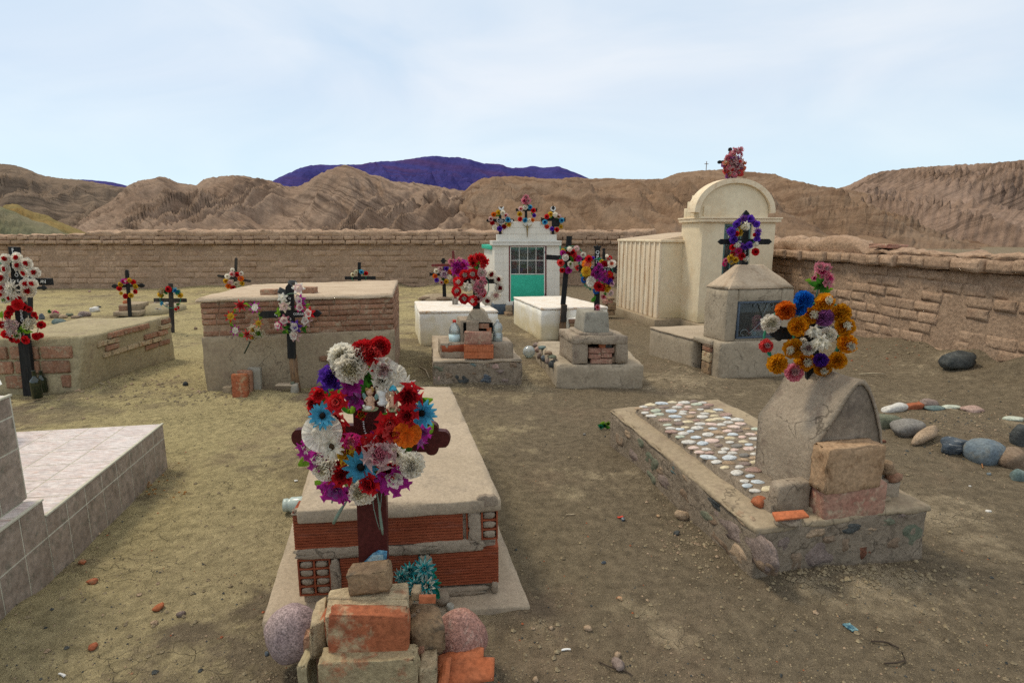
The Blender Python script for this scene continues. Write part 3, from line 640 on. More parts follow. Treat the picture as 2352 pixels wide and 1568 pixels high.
def ring_petals(mb, n, ph=0, m=None, jit=.1, R=None, **kw):
    R = R or random.Random(1)
    for k in range(n):
        g = petal_grid(seed=k, **kw); M = Matrix.Rotation(ph + 2 * pi * k / n + R.uniform(-jit, jit), 4, 'Z') @ Matrix.Rotation(R.uniform(-jit, jit), 4, 'X')
        mb.add(([M @ v for v in g[0]], g[1], g[2] if m is None else [m] * len(g[1])))
def ruffle_layer(mb, R0, el, n, amp, waves, m, z0, seed, nr=3, R=None):
    """frilled disc, cupped by el"""
    V = [Vector((0, 0, z0))]; Fc = []; rnd = random.Random(seed)
    ph = [rnd.uniform(0, 6.28) for _ in range(4)]; jit = [rnd.uniform(.86, 1.08) for _ in range(n)]
    for i in range(1, nr + 1):
        u = i / nr; e = el * (.35 + .65 * u)
        for k in range(n):
            a = 2 * pi * k / n; q = amp * u ** 1.3 * (sin(waves * a + ph[0]) + .6 * sin(waves * 1.7 * a + ph[1]) + .4 * sin(waves * 2.6 * a + ph[3]))
            rad = R0 * u * (jit[k] if i == nr else 1); ca = a + amp * .9 * u * sin(waves * 1.3 * a + ph[2])
            x = rad * cos(e) - q * sin(e); z = rad * sin(e) + q * cos(e)
            V.append(Vector((cos(ca) * x, sin(ca) * x, z0 + z)))
    for k in range(n): Fc.append((0, 1 + k, 1 + (k + 1) % n))
    for i in range(nr - 1):
        for k in range(n): a = 1 + i * n + k; b = 1 + i * n + (k + 1) % n; Fc.append((a, a + n, b + n, b))
    mb.add((V, Fc, [m] * len(Fc)))
def flower_mesh(kind, ca, cb, hi, var):
    key = (kind, ca, cb, hi, var)
    if key in FL: return FL[key]
    R = random.Random(var * 31 + len(kind)); mb = MB()
    n = 44 if hi else 18; nr = 3 if hi else 2
    if kind == 'carn':                     # frilled tissue pompom
        els = [(.95, .05), (1.0, .35), (.95, .62), (.82, .80), (.64, .98), (.46, 1.25)] if hi else [(.98, .1), (.86, .5), (.56, .75), (.40, 1.1)]
        for i, (r_, e) in enumerate(els): ruffle_layer(mb, r_, e, n, .125 if hi else .12, (11 if hi else 6) + var % 3, 0 if i < (4 if hi else 2) else 1, .0 + i * .03, var * 17 + i, nr)
        ruffle_layer(mb, .9, -.25, n, .07, 6, 0, 0, var + 90, nr)
    elif kind == 'pleat':                  # folded paper rosette
        N_ = 28 if hi else 16; V = [Vector((0, 0, .02))]; Fc = []
        for i, u in enumerate((.28, .65, 1.0)):
            for k in range(N_):
                a = 2 * pi * k / N_; V.append(Vector((cos(a) * u, sin(a) * u, (.10 if k % 2 else -.10) * (u if u < .9 else .9) + .12 * u + .06 * sin(a * 2 + var))))
        for k in range(N_): Fc.append((0, 1 + k, 1 + (k + 1) % N_))
        for i in range(2):
            for k in range(N_): a = 1 + i * N_ + k; b = 1 + i * N_ + (k + 1) % N_; Fc.append((a, a + N_, b + N_, b))
        mb.add((V, Fc, [0] * len(Fc)))
        ruffle_layer(mb, .62 if kind else .6, .55, n, .06, 8, 1, .06, var, nr)
    elif kind == 'rose':
        ring_petals(mb, 6, var, None, .12, R, L=.95, W=1.15, r0=.05, el0=.55, curl=-.9, cup=.28, tip=.5, nv=4, ruffle=.04, endw=.7)
        ring_petals(mb, 5, var + .6, None, .1, R, L=.80, W=1.0, r0=.04, el0=1.0, curl=-.7, cup=.35, tip=.5, split=.6, endw=.7)
        ring_petals(mb, 4, var + .2, 1, .1, R, L=.66, W=.75, r0=.03, el0=1.3, curl=-.4, cup=.5, tip=.5, endw=.7)
        ring_petals(mb, 3, var + .9, 1, .1, R, L=.60, W=.42, r0=.0, el0=1.5, curl=-.2, cup=.8, tip=.55)
    elif kind == 'bud':
        for i, (e, w_) in enumerate(((1.15, .8), (1.3, .62), (1.45, .45))): ring_petals(mb, 4, var + i * .7, 0 if i == 0 else 1, .08, R, L=1.05 - .08 * i, W=w_, r0=.12, el0=e, curl=-.1 + .5 * (i == 0) * .0, cup=.6, tip=.6)
    elif kind == 'daisy':
        ring_petals(mb, 13 if hi else 9, var, 0, .10, R, L=.78, W=.33, r0=.18, el0=.15, curl=-.1, cup=.18, tip=.75, nu=4, nv=2)
        ring_petals(mb, 11 if hi else 0, var + .2, 0, .12, R, L=.68, W=.30, r0=.18, el0=.35, curl=-.1, cup=.18, tip=.75, nu=4, nv=2)
        V, Fc = ICO[2]; mb.add(([Vector((v.x * .21, v.y * .21, v.z * .10 + .06)) for v in V], Fc, [1] * len(Fc)))
        for k in range(16 if hi else 0):
            a = k * 2 * pi / 16; p = Vector((cos(a) * .24, sin(a) * .24, .1)); mb.add(([p + v * .025 for v in ICO[1][0]], ICO[1][1], [1] * len(ICO[1][1])))
    elif kind == 'star':                   # pointed petals, two tones
        ring_petals(mb, 7, var, None, .06, R, L=.92, W=.34, r0=.06, el0=.22, curl=-.15, cup=.3, tip=.62, nu=4, nv=2, split=.55)
        mb.add(([Vector((v.x * .12, v.y * .12, v.z * .08 + .08)) for v in ICO[1][0]], ICO[1][1], [1] * len(ICO[1][1])))
    elif kind == 'narc':                   # six petals and a frilled trumpet edged white
        ring_petals(mb, 6, var, 0, .05, R, L=.92, W=.62, r0=.08, el0=.25, curl=-.45, cup=.22, tip=.6, nv=4)
        V = []; Fc = []; mi = []; n_ = 30
        for i, (r_, z_) in enumerate(((.06, .04), (.16, .25), (.34, .42), (.60, .50))):
            for k in range(n_): a = 2 * pi * k / n_; q = (.07 * r_ / .6) * (1 if k % 2 else -1); V.append(Vector((cos(a) * r_ * (1 + .1 * sin(5 * a)), sin(a) * r_ * (1 + .1 * sin(5 * a)), z_ + q)))
        for i in range(3):
            for k in range(n_): a = i * n_ + k; b = i * n_ + (k + 1) % n_; Fc.append((a, a + n_, b + n_, b)); mi.append(0 if i < 2 and k % 2 else 1)
        mb.add((V, Fc, mi))
    elif kind == 'orchid':                 # broad curling petals, pale throat
        for k in range(6):
            g = petal_grid(.95, .86, .05, .35 + .2 * (k % 2), -.8 + .4 * (k % 3), .35, .55, 5, 4, .12, k, .5, .6)
            M = Matrix.Rotation(2 * pi * k / 6 + R.uniform(-.2, .2), 4, 'Z') @ Matrix.Rotation(R.uniform(-.4, .4), 4, 'X'); mb.add(([M @ v for v in g[0]], g[1], g[2]))
        ring_petals(mb, 4, .4, None, .3, R, L=.5, W=.36, r0=.05, el0=1.0, curl=-.5, cup=.4)
    elif kind == 'drop':                   # drooping tissue bloom, opens downwards
        for i, (n_, e, L_, w_) in enumerate(((11, .35, 1.25, .42), (10, .05, 1.15, .40), (8, -.25, 1.05, .4))):
            for k in range(n_):
                g = petal_grid(L_ * R.uniform(.8, 1.15), w_, .02, 1.05 - i * .1, -2.3, .3, .55, 5, 2, .12, k, .5)
                M = Matrix.Translation((0, .55, 0)) @ Matrix.Rotation(-pi / 2 + (k / (n_ - 1) - .5) * 2.3, 4, 'Z'); mb.add(([M @ v for v in g[0]], g[1], [0 if R.random() < .7 else 1] * len(g[1])))
        for k in range(5):
            g = petal_grid(.8, .5, .02, 1.3, -1.2, .4); M = Matrix.Translation((0, .45, .0)) @ Matrix.Rotation(2 * pi * k / 5, 4, 'Z'); mb.add(([M @ v for v in g[0]], g[1], [0] * len(g[1])))
    elif kind == 'dahlia':                 # layered pointed petals
        for i, (n_, e, L_) in enumerate(((12, .1, 1.0), (10, .45, .85), (8, .85, .65), (5, 1.25, .45))): ring_petals(mb, n_, i * .4 + var, i % 2, .08, R, L=L_, W=.30, r0=.04, el0=e, curl=-.1, cup=.5, tip=.75, nu=3, nv=2)
    elif kind == 'loose':                  # loose ruffled bloom
        ring_petals(mb, 6, var, None, .3, R, L=.92, W=1.15, r0=.05, el0=.40, curl=-.6, cup=.3, tip=.42, ruffle=.10, nv=6, endw=1.0)
        ring_petals(mb, 6, var + .5, None, .4, R, L=.75, W=.95, r0=.05, el0=.85, curl=-.5, cup=.3, tip=.42, ruffle=.13, nv=6, endw=1.0)
        ring_petals(mb, 4, var + .1, 1, .4, R, L=.55, W=.6, r0=.0, el0=1.2, curl=-.3, cup=.3, tip=.5, ruffle=.2, endw=.8)
    me = mk('flower', [Vector(v) for v in mb.v], mb.f, [petal_mat(ca), petal_mat(cb)], mb.m, smooth=kind not in ('pleat', 'carn')); FL[key] = me; return me
LEAF = {}
def leaf_mesh(c):
    if c not in LEAF:
        g = petal_grid(1.7, .95, 0, .45, -.8, .22, .8, 5, 4); LEAF[c] = mk('leaf', g[0], g[1], petal_mat(c))
    return LEAF[c]
def face_mat(P, r, spin, tx=0.0, ty=0.0, yaw=0.0):
    return Matrix.Translation(P) @ Matrix.Rotation(yaw + ty, 4, 'Z') @ Matrix.Rotation(pi / 2 + tx, 4, 'X') @ Matrix.Rotation(spin, 4, 'Z') @ Matrix.Diagonal((r, r, r, 1))
def wreath(label, cat, name, Y, cv, flowers, ring=None, leaves=(), group=None, tilt=.35, yoff=None, ringmat=None, center=None, fur=0, puff=1.07, extra=None):
    """flowers: (x, y, diameter, kind, colour[, inner colour[, extra depth]]) in crop coordinates"""
    f, k = cv
    cx_ = sum(q[0] for q in flowers) / len(flowers); cy_ = sum(q[1] for q in flowers) / len(flowers)
    D = f(*(center or (cx_, cy_))); P0 = AT(D[0], D[1], Y); root = thing(name, label, cat, P0, group)
    for i, q in enumerate(flowers):
        x, y, dm, kind, ca = q[:5]; cb = q[5] if len(q) > 5 and q[5] else ca; ex = q[6] if len(q) > 6 else 0
        D = f(x, y); P = AT(D[0], D[1], Y); r = dm / k / 2 * mpp(P) * 1.08 * puff; hi = dm / k > 26
        P = AT(D[0], D[1], Y - .3 * r - ex - (.012 * (i % 3)))
        spin = rr(-pi, pi) if kind != 'drop' else rr(-.15, .15)
        M = face_mat(P, r, spin, rr(-tilt, tilt * .5), rr(-tilt, tilt)); inst('flower', flower_mesh(kind, ca, cb, hi, i % 3), M, root)
    if ring:
        x, y, rad = ring[:3]; D = f(x, y); P = AT(D[0], D[1], Y); R_ = rad / k * mpp(P); ry = ring[3] / k * mpp(P) if len(ring) > 3 else R_
        pts = [P + Vector((cos(a) * R_, .004 * sin(a * 5), sin(a) * ry)) * 1 for a in [2 * pi * i / 28 for i in range(28)]]
        put('ring', tube(pts, max(.0045, R_ * .028), 6, True), ringmat or M_wire, root)
        for i in range(fur):
            a = rr(0, 2 * pi); p = P + Vector((cos(a) * R_, 0, sin(a) * ry)); inst('leaf', leaf_mesh('aqua'), face_mat(p, R_ * .10, rr(0, 6), rr(-1, 1), rr(-1, 1)), root)
    for q in leaves:
        x, y, ln = q[:3]; a = q[3] if len(q) > 3 else rr(0, 360); c = q[4] if len(q) > 4 else 'green'
        D = f(x, y); P = AT(D[0], D[1], Y - .005); s = ln / k / 1.7 * mpp(P)
        dx = Vector((cos(radians(a)), 0, sin(radians(a)))) * ln / k * mpp(P) * .5
        inst('leaf', leaf_mesh(c), face_mat(P - dx, s, radians(a), rr(-.3, .3), rr(-.3, .3)), root)
    return root

# ------------------------------------------------------------------ crosses
def endcap(kind, w):
    """half outline (along, side) pairs beyond the bar end, from +side to -side, bar half width w"""
    h = w
    if kind == 'point': return [(-.55 * w, h), (-.5 * w, h * .82), (-.38 * w, h * .82), (-.33 * w, h), (.15 * w, h), (1.25 * w, 0), (.15 * w, -h), (-.33 * w, -h), (-.38 * w, -h * .82), (-.5 * w, -h * .82), (-.55 * w, -h)]
    if kind == 'tip': return [(0, h), (.7 * w, h * .55), (1.1 * w, 0), (.7 * w, -h * .55), (0, -h)]
    if kind == 'round': return [(cos(a) * w * .9, sin(a) * h) for a in [pi / 2 - pi * i / 8 for i in range(9)]]
    if kind == 'lobe':
        o = []
        for c_, s_, r_, a0, a1 in ((-.1, .62, .42, 150, -10), (.42, 0, .62, 55, -55), (-.1, -.62, .42, 10, -150)):
            for i in range(7): a = radians(a0 + (a1 - a0) * i / 6); o.append((c_ * w + cos(a) * r_ * w, s_ * h + sin(a) * r_ * h))
        return o
    if kind == 'fleur': return [(-1.2 * w, h * .75), (-.9 * w, h * 1.25), (-.4 * w, h * 1.5), (-.1 * w, h * 1.2), (.0, h * .7), (.5 * w, h * .95), (1.0 * w, 0), (.5 * w, -h * .95), (.0, -h * .7), (-.1 * w, -h * 1.2), (-.4 * w, -h * 1.5), (-.9 * w, -h * 1.25), (-1.2 * w, -h * .75)]
    if kind == 'fork': return [(-.5 * w, h * .9), (.3 * w, h * 1.45), (.45 * w, h * .9), (.15 * w, h * .45), (.7 * w, 0), (.15 * w, -h * .45), (.45 * w, -h * .9), (.3 * w, -h * 1.45), (-.5 * w, -h * .9)]
    if kind == 'ornate': return [(-2.6 * w, h), (-2.4 * w, h * 1.6), (-2.0 * w, h * .7), (-1.6 * w, h * 1.7), (-1.2 * w, h * .6), (-.7 * w, h * 1.6), (-.3 * w, h * .6), (.2 * w, h * 1.1), (.9 * w, 0), (.2 * w, -h * 1.1), (-.3 * w, -h * .6), (-.7 * w, -h * 1.6), (-1.2 * w, -h * .6), (-1.6 * w, -h * 1.7), (-2.0 * w, -h * .7), (-2.4 * w, -h * 1.6), (-2.6 * w, -h)]
    if kind == 'knob': return [(-1.9 * w, h), (-1.7 * w, h * .55), (-1.4 * w, h * .55), (-1.2 * w, h), (-.2 * w, h), (.5 * w, h * .5), (.5 * w, -h * .5), (-.2 * w, -h), (-1.2 * w, -h), (-1.4 * w, -h * .55), (-1.7 * w, -h * .55), (-1.9 * w, -h)]
    return [(0, h), (0, -h)]
def bar(a, b, w, ea='plain', eb='plain', w2=None):
    """outline in (x, z) from a to b"""
    a = Vector(a); b = Vector(b); d = (b - a).normalized(); n = Vector((-d.y, d.x)); w2 = w2 or w
    o = [b + d * u + n * v for u, v in endcap(eb, w2 / 2)]; o += [a - d * u - n * v for u, v in endcap(ea, w / 2)]
    return [(p.x, p.y) for p in o]
def cross(label, Y, cv, post, arm=None, th=.028, ends='point', top=None, mat=None, armmat=None, texts=(), group=None, bury=0.0, armends=None, bottom=None, name='grave_cross', chamfer=0):
    f, k = cv; mat = mat or M_blackwood
    (tx, ty), (bx, by), pw = post[:3]; T = AT(*f(tx, ty), Y); B = AT(*f(bx, by), Y); s = mpp(B) / k
    root = thing(name, label, 'cross', B, group)
    Bz = (B.x + (B.x - T.x) * bury / max(.01, (T.z - B.z)), B.z - bury)
    put('post', prism(bar(Bz, (T.x, T.z), pw * s, 'plain', top or ends, (post[3] if len(post) > 3 else pw) * s), Y - th / 2, Y + th / 2), mat, root, smooth=False)
    if arm:
        (lx, ly), (rx, ry), aw = arm; L_ = AT(*f(lx, ly), Y); R_ = AT(*f(rx, ry), Y); ae = armends or (ends, ends)
        put('arm', prism(bar((L_.x, L_.z), (R_.x, R_.z), aw * s, *ae), Y - th / 2 - .004, Y + th / 2 - .006), armmat or mat, root, smooth=False)
    for (tt, x, y, h) in texts:
        P = AT(*f(x, y), Y - th / 2 - .0065); text_mesh(tt, P, h * s * 1.38, root)
    return root
def stem(name, pts, Y, cv, rad, root=None, mat=None):
    f, k = cv; P = [AT(*f(x, y), Y - (q[0] if q else 0)) for x, y, *q in pts]
    return put(name, tube(P, rad, 6), mat or M_stem, root)
PG = ((lambda x, y: (x, y)), 1.0)                       # page coordinates
CA = conv(0, 900, 1.96); CB = conv(750, 1000, 2.4122); CC = conv(1600, 950, 2.352); CDz = conv(1900, 750, 2.6133)
CE = conv(2400, 550, 1.5675); CF = conv(2900, 950, 2.24); C7 = conv(2400, 1400, 1.568); C8 = conv(1100, 1300, 1.96)
CP1 = conv(1000, 1900, 1.8867); CT = conv(0, 1500, 1.2736); CR = conv(3300, 1450, 2.412); CK = conv(1040, 1110, 5.058)
CS = conv(2180, 960, 4.6133); CQ = conv(2840, 840, 6.032); CL = conv(0, 960, 3.5654)
# ------------------------------------------------------------------ central hollow-brick grave
def P2(px, py, z): return G(px, py, z)
def face_stones(root, cv, lst, P0, n, name='stone', th=.04, sub=2):
    """stones set in a wall face; (x, y, w, h, kind)"""
    f, k = cv; n = n.normalized(); ux = Vector((0, 0, 1)).cross(n).normalized()
    for i, (x, y, w_, h_, kd) in enumerate(lst):
        P = hit(*f(x, y), P0, n); m = mpp(P) / k; fs = max(.35, abs(ux.x))
        V, Fc = rock((0, 0, 0), w_ * m / fs, th * 2, h_ * m, RND.random() * 90, 3, .24, (0, 0, rr(-.1, .1)), freq=1.5, square=.5)
        Mr = Matrix(((ux.x, n.x, 0), (ux.y, n.y, 0), (0, 0, 1))).transposed().to_3x3() if False else Matrix((ux, -n, Vector((0, 0, 1)))).transposed()
        put(name, ([P - n * th * .78 + Mr @ v for v in V], Fc), ROCK[kd], root)
z0 = .05
FLb, FRb = P2(690, 1386, z0), P2(1148, 1358, z0)
Yf = (FLb + FRb) / 2
def zat(px, py, Pref):                                   # height of pixel on the vertical line through Pref depth
    return AT(px, py, Pref.y).z
zt = zat(1150, 1143, FRb)
TFL, TFR, TBR, TBL = P2(680, 1174, zt), P2(1151, 1145, zt), P2(1035, 888, zt), P2(790, 888, zt)
dvec = ((TBR - TFR)); dvec.z = 0; Lg = dvec.length; dn = dvec.normalized()
grave = thing('hollow_brick_grave', 'cement topped grave of ribbed red hollow bricks behind the maroon cross', 'grave', (Yf.x, Yf.y + Lg / 2, 0))
st = .055
put('cover_slab', hexa([up(TFL, zt - st), up(TFR, zt - st), up(TBR, zt - st), up(TBL, zt - st)], [TFL, TFR, TBR, TBL], seg=.035, r=.006, amp=.0035, freq=9, chip=.007), M_cement_top, grave)
eN = (FRb - FLb); eN.z = 0; Wd = eN.length; eN.normalize(); nF = Vector((eN.y, -eN.x, 0))
BLb, BRb = FLb + dn * Lg, FRb + dn * Lg
ins = .014
put('mortar_body', hexa([up(FLb + (dn + eN) * ins, 0), up(FRb + dn * ins - eN * ins, 0), up(BRb - eN * ins, 0), up(BLb + eN * ins, 0)], [up(FLb + (dn + eN) * ins, zt - st), up(FRb + (dn - eN) * ins, zt - st), up(BRb - eN * ins, zt - st), up(BLb + eN * ins, zt - st)], seg=.03, r=.006, amp=.005, freq=14, seed=2), M_cement_dk, grave)
def ribbed(root, O, e, n, L_, H, dep=.10, ribs=13, name='hollow_brick', mat=M_hollow):
    """ribbed long side of a hollow brick, O lower left front corner"""
    V = []; Fc = []; prof = []
    for i in range(ribs): a = H * (i + .12) / ribs; prof += [(0.0, a), (0.0, a + H / ribs * .55), (-.0045, a + H / ribs * .63), (-.0045, a + H / ribs * .97)]
    prof = [(0, 0)] + prof[:-1] + [(0, H)]; nx_ = 2
    for i in range(nx_):
        for o_, z_ in prof: V.append(O + e * (L_ * i) + n * o_ + Vector((0, 0, z_)))
    m = len(prof)
    for k in range(m - 1): Fc.append((k, m + k, m + k + 1, k + 1))
    b = [V[0] - n * dep, V[m] - n * dep, V[2 * m - 1] - n * dep, V[m - 1] - n * dep]; q = len(V); V += b
    Fc += [(q + 3, q + 2, q + 1, q), (m - 1, 2 * m - 1, q + 2, q + 3), (0, q, q + 1, m), tuple([q, q + 3] + list(range(0, m))[::-1]), tuple([q + 2, q + 1] + list(range(m, 2 * m)))]
    return put(name, (V, Fc), mat, root, smooth=False)
def holes(root, O, e, n, Wb, Hb, cols, rows, filled, litter=(), mat=M_hollow, rim=M_cement_dk):
    """end of a hollow brick: webs and open or mortar-filled cells"""
    tw = .007; mb = MB(); f3 = Vector((0, 0, 1))
    def slab(a, b, c, d_, dep=.10):
        p = [O + e * a + f3 * c, O + e * b + f3 * c]; q = [O + e * a + f3 * d_, O + e * b + f3 * d_]
        mb.add(hexa([p[0], p[1], p[1] - n * dep, p[0] - n * dep], [q[0], q[1], q[1] - n * dep, q[0] - n * dep], seg=1, r=.001, amp=.001, freq=30))
    for i in range(cols + 1): x = (Wb - tw) * i / cols; slab(x, x + tw, 0, Hb)
    for j in range(rows + 1):
        z_ = (Hb - tw) * j / rows
        for i in range(cols): x = (Wb - tw) * i / cols; slab(x + tw, x + (Wb - tw) / cols, z_, z_ + tw)
    hb = put('hollow_brick', mb.g, mat, root); cw = (Wb - tw) / cols - tw; chh = (Hb - tw) / rows - tw
    for i in range(cols):
        for j in range(rows):
            a = tw + (Wb - tw) / cols * i; c = tw + (Hb - tw) / rows * j; p = O + e * (a + cw / 2) + f3 * (c + chh / 2)
            if (i, j) in filled: put('mortar_plug', rock(p - n * .006, cw * 1.02, .02, chh * 1.02, RND.random() * 50, 2, .2, (0, 0, math.atan2(e.y, e.x)), square=.8), rim, hb)
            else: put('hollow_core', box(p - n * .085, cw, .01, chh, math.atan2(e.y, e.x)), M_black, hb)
    return hb
Hb = .158
zA = z0 + .045; zB = z0 + .045 + Hb + .035
uz = lambda P, z: Vector((P.x, P.y, z))
front = lambda a, z, o=.004: FLb + eN * a + nF * o + Vector((0, 0, z - z0))
ribbed(grave, front(-.004, zB), eN, nF, .285, Hb); ribbed(grave, front(.33, zB), eN, nF, Wd * .815 - .33, Hb)
ribbed(grave, front(.165, zA), eN, nF, .305, Hb * .93); ribbed(grave, front(.52, zA), eN, nF, Wd - .525, Hb)
holes(grave, front(.0, zA - .01), eN, nF, .128, Hb, 2, 4, {(0, 3), (1, 3), (0, 2), (1, 2), (0, 1), (1, 1), (0, 0), (1, 0)})
hr_ = holes(grave, front(Wd - .135, zB - .0), eN, nF, .128, Hb + .012, 2, 4, {(0, 3), (1, 2), (1, 1), (0, 0), (1, 0)})
# mortar smears over the bricks
def smear(root, P, e, n, w_, h_, seed, name='mortar_smear', mat=None, th=.007):
    m = 34; o = []
    for i in range(m):
        a = 2 * pi * i / m; c, s = cos(a), sin(a); r_ = (abs(c) ** 5 + abs(s) ** 5) ** -.2
        r_ *= 1 + .16 * noise.noise(Vector((c * 3, s * 3, seed))) + .14 * noise.noise(Vector((c * 9, s * 9, seed))); o.append(P + e * (c * r_ * w_ / 2) + Vector((0, 0, s * r_ * h_ / 2)))
    V = [p - n * .012 for p in o] + [p + n * th * .6 for p in o] + [P + (p - P) * .86 + n * th for p in o] + [P + n * th]
    Fc = [(i, (i + 1) % m, m + (i + 1) % m, m + i) for i in range(m)] + [(m + i, m + (i + 1) % m, 2 * m + (i + 1) % m, 2 * m + i) for i in range(m)] + [(2 * m + i, 2 * m + (i + 1) % m, 3 * m) for i in range(m)]
    return put(name, (V, Fc), mat or M_cement_dk, root)
for a, z_, w_, h_ in ((.33, zB + Hb - .005, .30, .05), (.60, zB - .02, .28, .05), (.70, zB + .07, .05, .2), (.15, zB - .02, .3, .045), (.145, zA + .06, .04, .17), (.50, zA + .05, .06, .17), (.45, zA + Hb + .01, .25, .04), (.78, zA - .02, .2, .05), (.5, zA - .03, .5, .04), (.12, zB + Hb, .25, .03), (.75, zB + Hb + .01, .2, .05)):
    smear(grave, front(a, z_, .004), eN, nF, min(w_, 2 * (Wd - .008 - a), 2 * a), h_, RND.random() * 99)
# plinth
PFR = P2(1218, 1393, .04); PFL = PFR - eN * (Wd + .235) - nF * 0; PFL.z = .04
PBR = PFR + dn * (Lg + .1); PBL = PFL + dn * (Lg + .1)
put('plinth', hexa([up(p, -.03) for p in (PFL, PFR, PBR, PBL)], [up(p, .046) for p in (PFL, PFR, PBR, PBL)], seg=.04, r=.006, amp=.004, freq=8, chip=.008), M_cement_top, grave)
# crumpled sweet wrappers stuffed into the open cells
for i, (a, z_, c) in enumerate(((Wd - .10, zB + .105, 'gold'), (Wd - .035, zB + .148, 'violet'), (Wd - .10, zB + .062, 'cyan'))):
    p = front(a, z_, -.018); mb = MB()
    for k in range(5): mb.add(rock(p + Vector((rr(-.015, .015), rr(-.01, .01), rr(-.008, .008))), .02, .012, .014, k + i * 7, 1, .6))
    o = put('sweet_wrapper', mb.g, plain('foil_' + c, PCOL[c], .25, .8, .5, 200, .4), smooth=False)
    tag(o, ['golden crumpled sweet wrapper in a left cell of the hollow brick', 'violet crumpled sweet wrapper in the top right cell of the hollow brick', 'blue crumpled sweet wrapper in the third cell down of the hollow brick'][i], 'wrapper', 'sweet wrappers stuffed in the hollow brick')

# ------------------------------------------------------------------ tiled grave, left edge
M_tile_top = earthy('tile_top', (.57, .48, .44), (.64, .58, .545), (.54, .41, .35), scale=6, fine=20, bump=0, rough=.35, stretch=(1, 3.5, 1), tint=.05)
M_tile_side = earthy('tile_side', (.27, .215, .17), (.33, .27, .22), (.205, .185, .145), scale=9, fine=30, bump=.15, rough=.5, tint=.07)
M_grout = plain('pale_grout', (.52, .50, .40), .9, .1)
zt1 = zat(374, 972, G(381, 1071)); 
TB = G(374, 972, zt1); TS = G(104, 1184, zt1); dT = (TS - TB); dT.z = 0; dT.normalize(); nT = Vector((-dT.y, dT.x, 0)); 
if nT.x < 0: nT = -nT
wT = -nT
tomb = thing('tiled_grave', 'tiled grave with marbled pink top and stepped headstone at the left edge', 'grave', TB + dT * 1.2)
Ls = (TS - TB).length; Ltot = Ls + 1.3; Wt = 1.35
zt2 = zat(97, 1146, G(104, 1184, zt1)); 
def bx(a0, a1, b0, b1, c0, c1): return ([up(TB + dT * a + wT * b, c0) for a, b in ((a1, b1), (a1, b0), (a0, b0), (a0, b1))], [up(TB + dT * a + wT * b, c1) for a, b in ((a1, b1), (a1, b0), (a0, b0), (a0, b1))])
g_ = .0018
put('core', hexa(*bx(g_, Ls - .002, g_, Wt, -.05, zt1 - g_), seg=.6, r=.002, amp=0), M_grout, tomb)
put('core', hexa(*bx(Ls + g_, Ltot, g_, Wt, -.05, zt2 - g_), seg=.6, r=.002, amp=0), M_grout, tomb)
HSb = G(65, 1143, zt2); hs_b = (TB - HSb).dot(nT); hs_a = (HSb - TB).dot(dT); zt3 = zat(40, 906, HSb)
put('core', hexa(*bx(hs_a + g_, Ltot, hs_b + g_, Wt - .1, zt2, zt3 - g_), seg=.6, r=.002, amp=0), M_grout, tomb)
def tiles(a0, a1, c0, c1, offs, na, rows, side):
    """side tiles: along a, height c. side='side': face at b = offs; 'top': b range; 'back'"""
    for i in range(na):
        x0 = a0 + (a1 - a0) * i / na + .0035; x1 = a0 + (a1 - a0) * (i + 1) / na - .0035
        for (y0, y1) in rows:
            q0, q1 = y0 + .0035, y1 - .0035
            if side == 'side': B_ = bx(x0, x1, offs, offs + .008, q0, q1)
            elif side == 'top': B_ = bx(x0, x1, q0, q1, offs - .008, offs)
            else: B_ = bx(offs, offs + .008, x0, x1, q0, q1)
            put('tile', hexa(*B_, seg=9, r=.0012, amp=.0006, freq=30), M_tile_top if side == 'top' else M_tile_side, tomb, smooth=False)
nS = 8; step = Ls / nS
tiles(0, Ls, 0, 0, 0, nS, [(-.03, zt1 - .098), (zt1 - .098, zt1 - .001)], 'side')
nS2 = int(1.25 / step); tiles(Ls, Ls + nS2 * step, 0, 0, 0, nS2, [(-.03, zt1 - .098), (zt1 - .098, zt2 - .001)], 'side')
tw_ = .205; tiles(.009, Ls - .001, 0, 0, zt1, 6, [(.009 + tw_ * i, .009 + tw_ * (i + 1)) for i in range(6)], 'top')
tiles(0, Wt - .1, 0, 0, 0, 6, [(-.03, zt1 - .098), (zt1 - .098, zt1 - .001)], 'back')
tiles(.009, .2, 0, 0, Ls, 1, [(zt1, zt2 - .001)], 'back')
tiles(Ls + .009, Ls + nS2 * step, 0, 0, zt2, nS2, [(.009, hs_b - .002)], 'top')
hh = (zt3 - zt2) / 2.6
tiles(hs_a + .009, hs_a + nS2 * step, 0, 0, hs_b, nS2, [(zt2, zt2 + hh * 1.3), (zt2 + hh * 1.3, zt3 - .09), (zt3 - .09, zt3 - .001)], 'side')
tiles(hs_a + .009, hs_a + nS2 * step, 0, 0, zt3, nS2, [(hs_b + .009, hs_b + .2), (hs_b + .2, hs_b + .4)], 'top')
tiles(hs_b + .0, hs_b + .8, 0, 0, hs_a, 5, [(zt2, zt2 + hh * 1.3), (zt2 + hh * 1.3, zt3 - .09), (zt3 - .09, zt3 - .001)], 'back')
# pale grout trim on the edges
for a0, a1, b, c in ((0, Ls, 0, zt1), (Ls, Ltot, 0, zt2), (hs_a, Ltot, hs_b, zt3)):
    put('edge_trim', hexa(*bx(a0, a1, b - .004, b + .009, c - .006, c + .003), seg=.5, r=.001, amp=.001, freq=9), M_grout, tomb)
o = put('tin_sheet', hexa([G(-60, 912, .62), G(5, 882, .62), G(0, 872, .63), G(-70, 876, .63)], [G(-60, 912, .624) + Vector((0, 0, .004)), G(5, 882, .624), G(0, 872, .634), G(-70, 876, .634)], seg=1, r=.001, amp=0), M_chapel_w)
tag(o, 'white tin sheet corner resting just above the tiled headstone at the left edge', 'sheet')

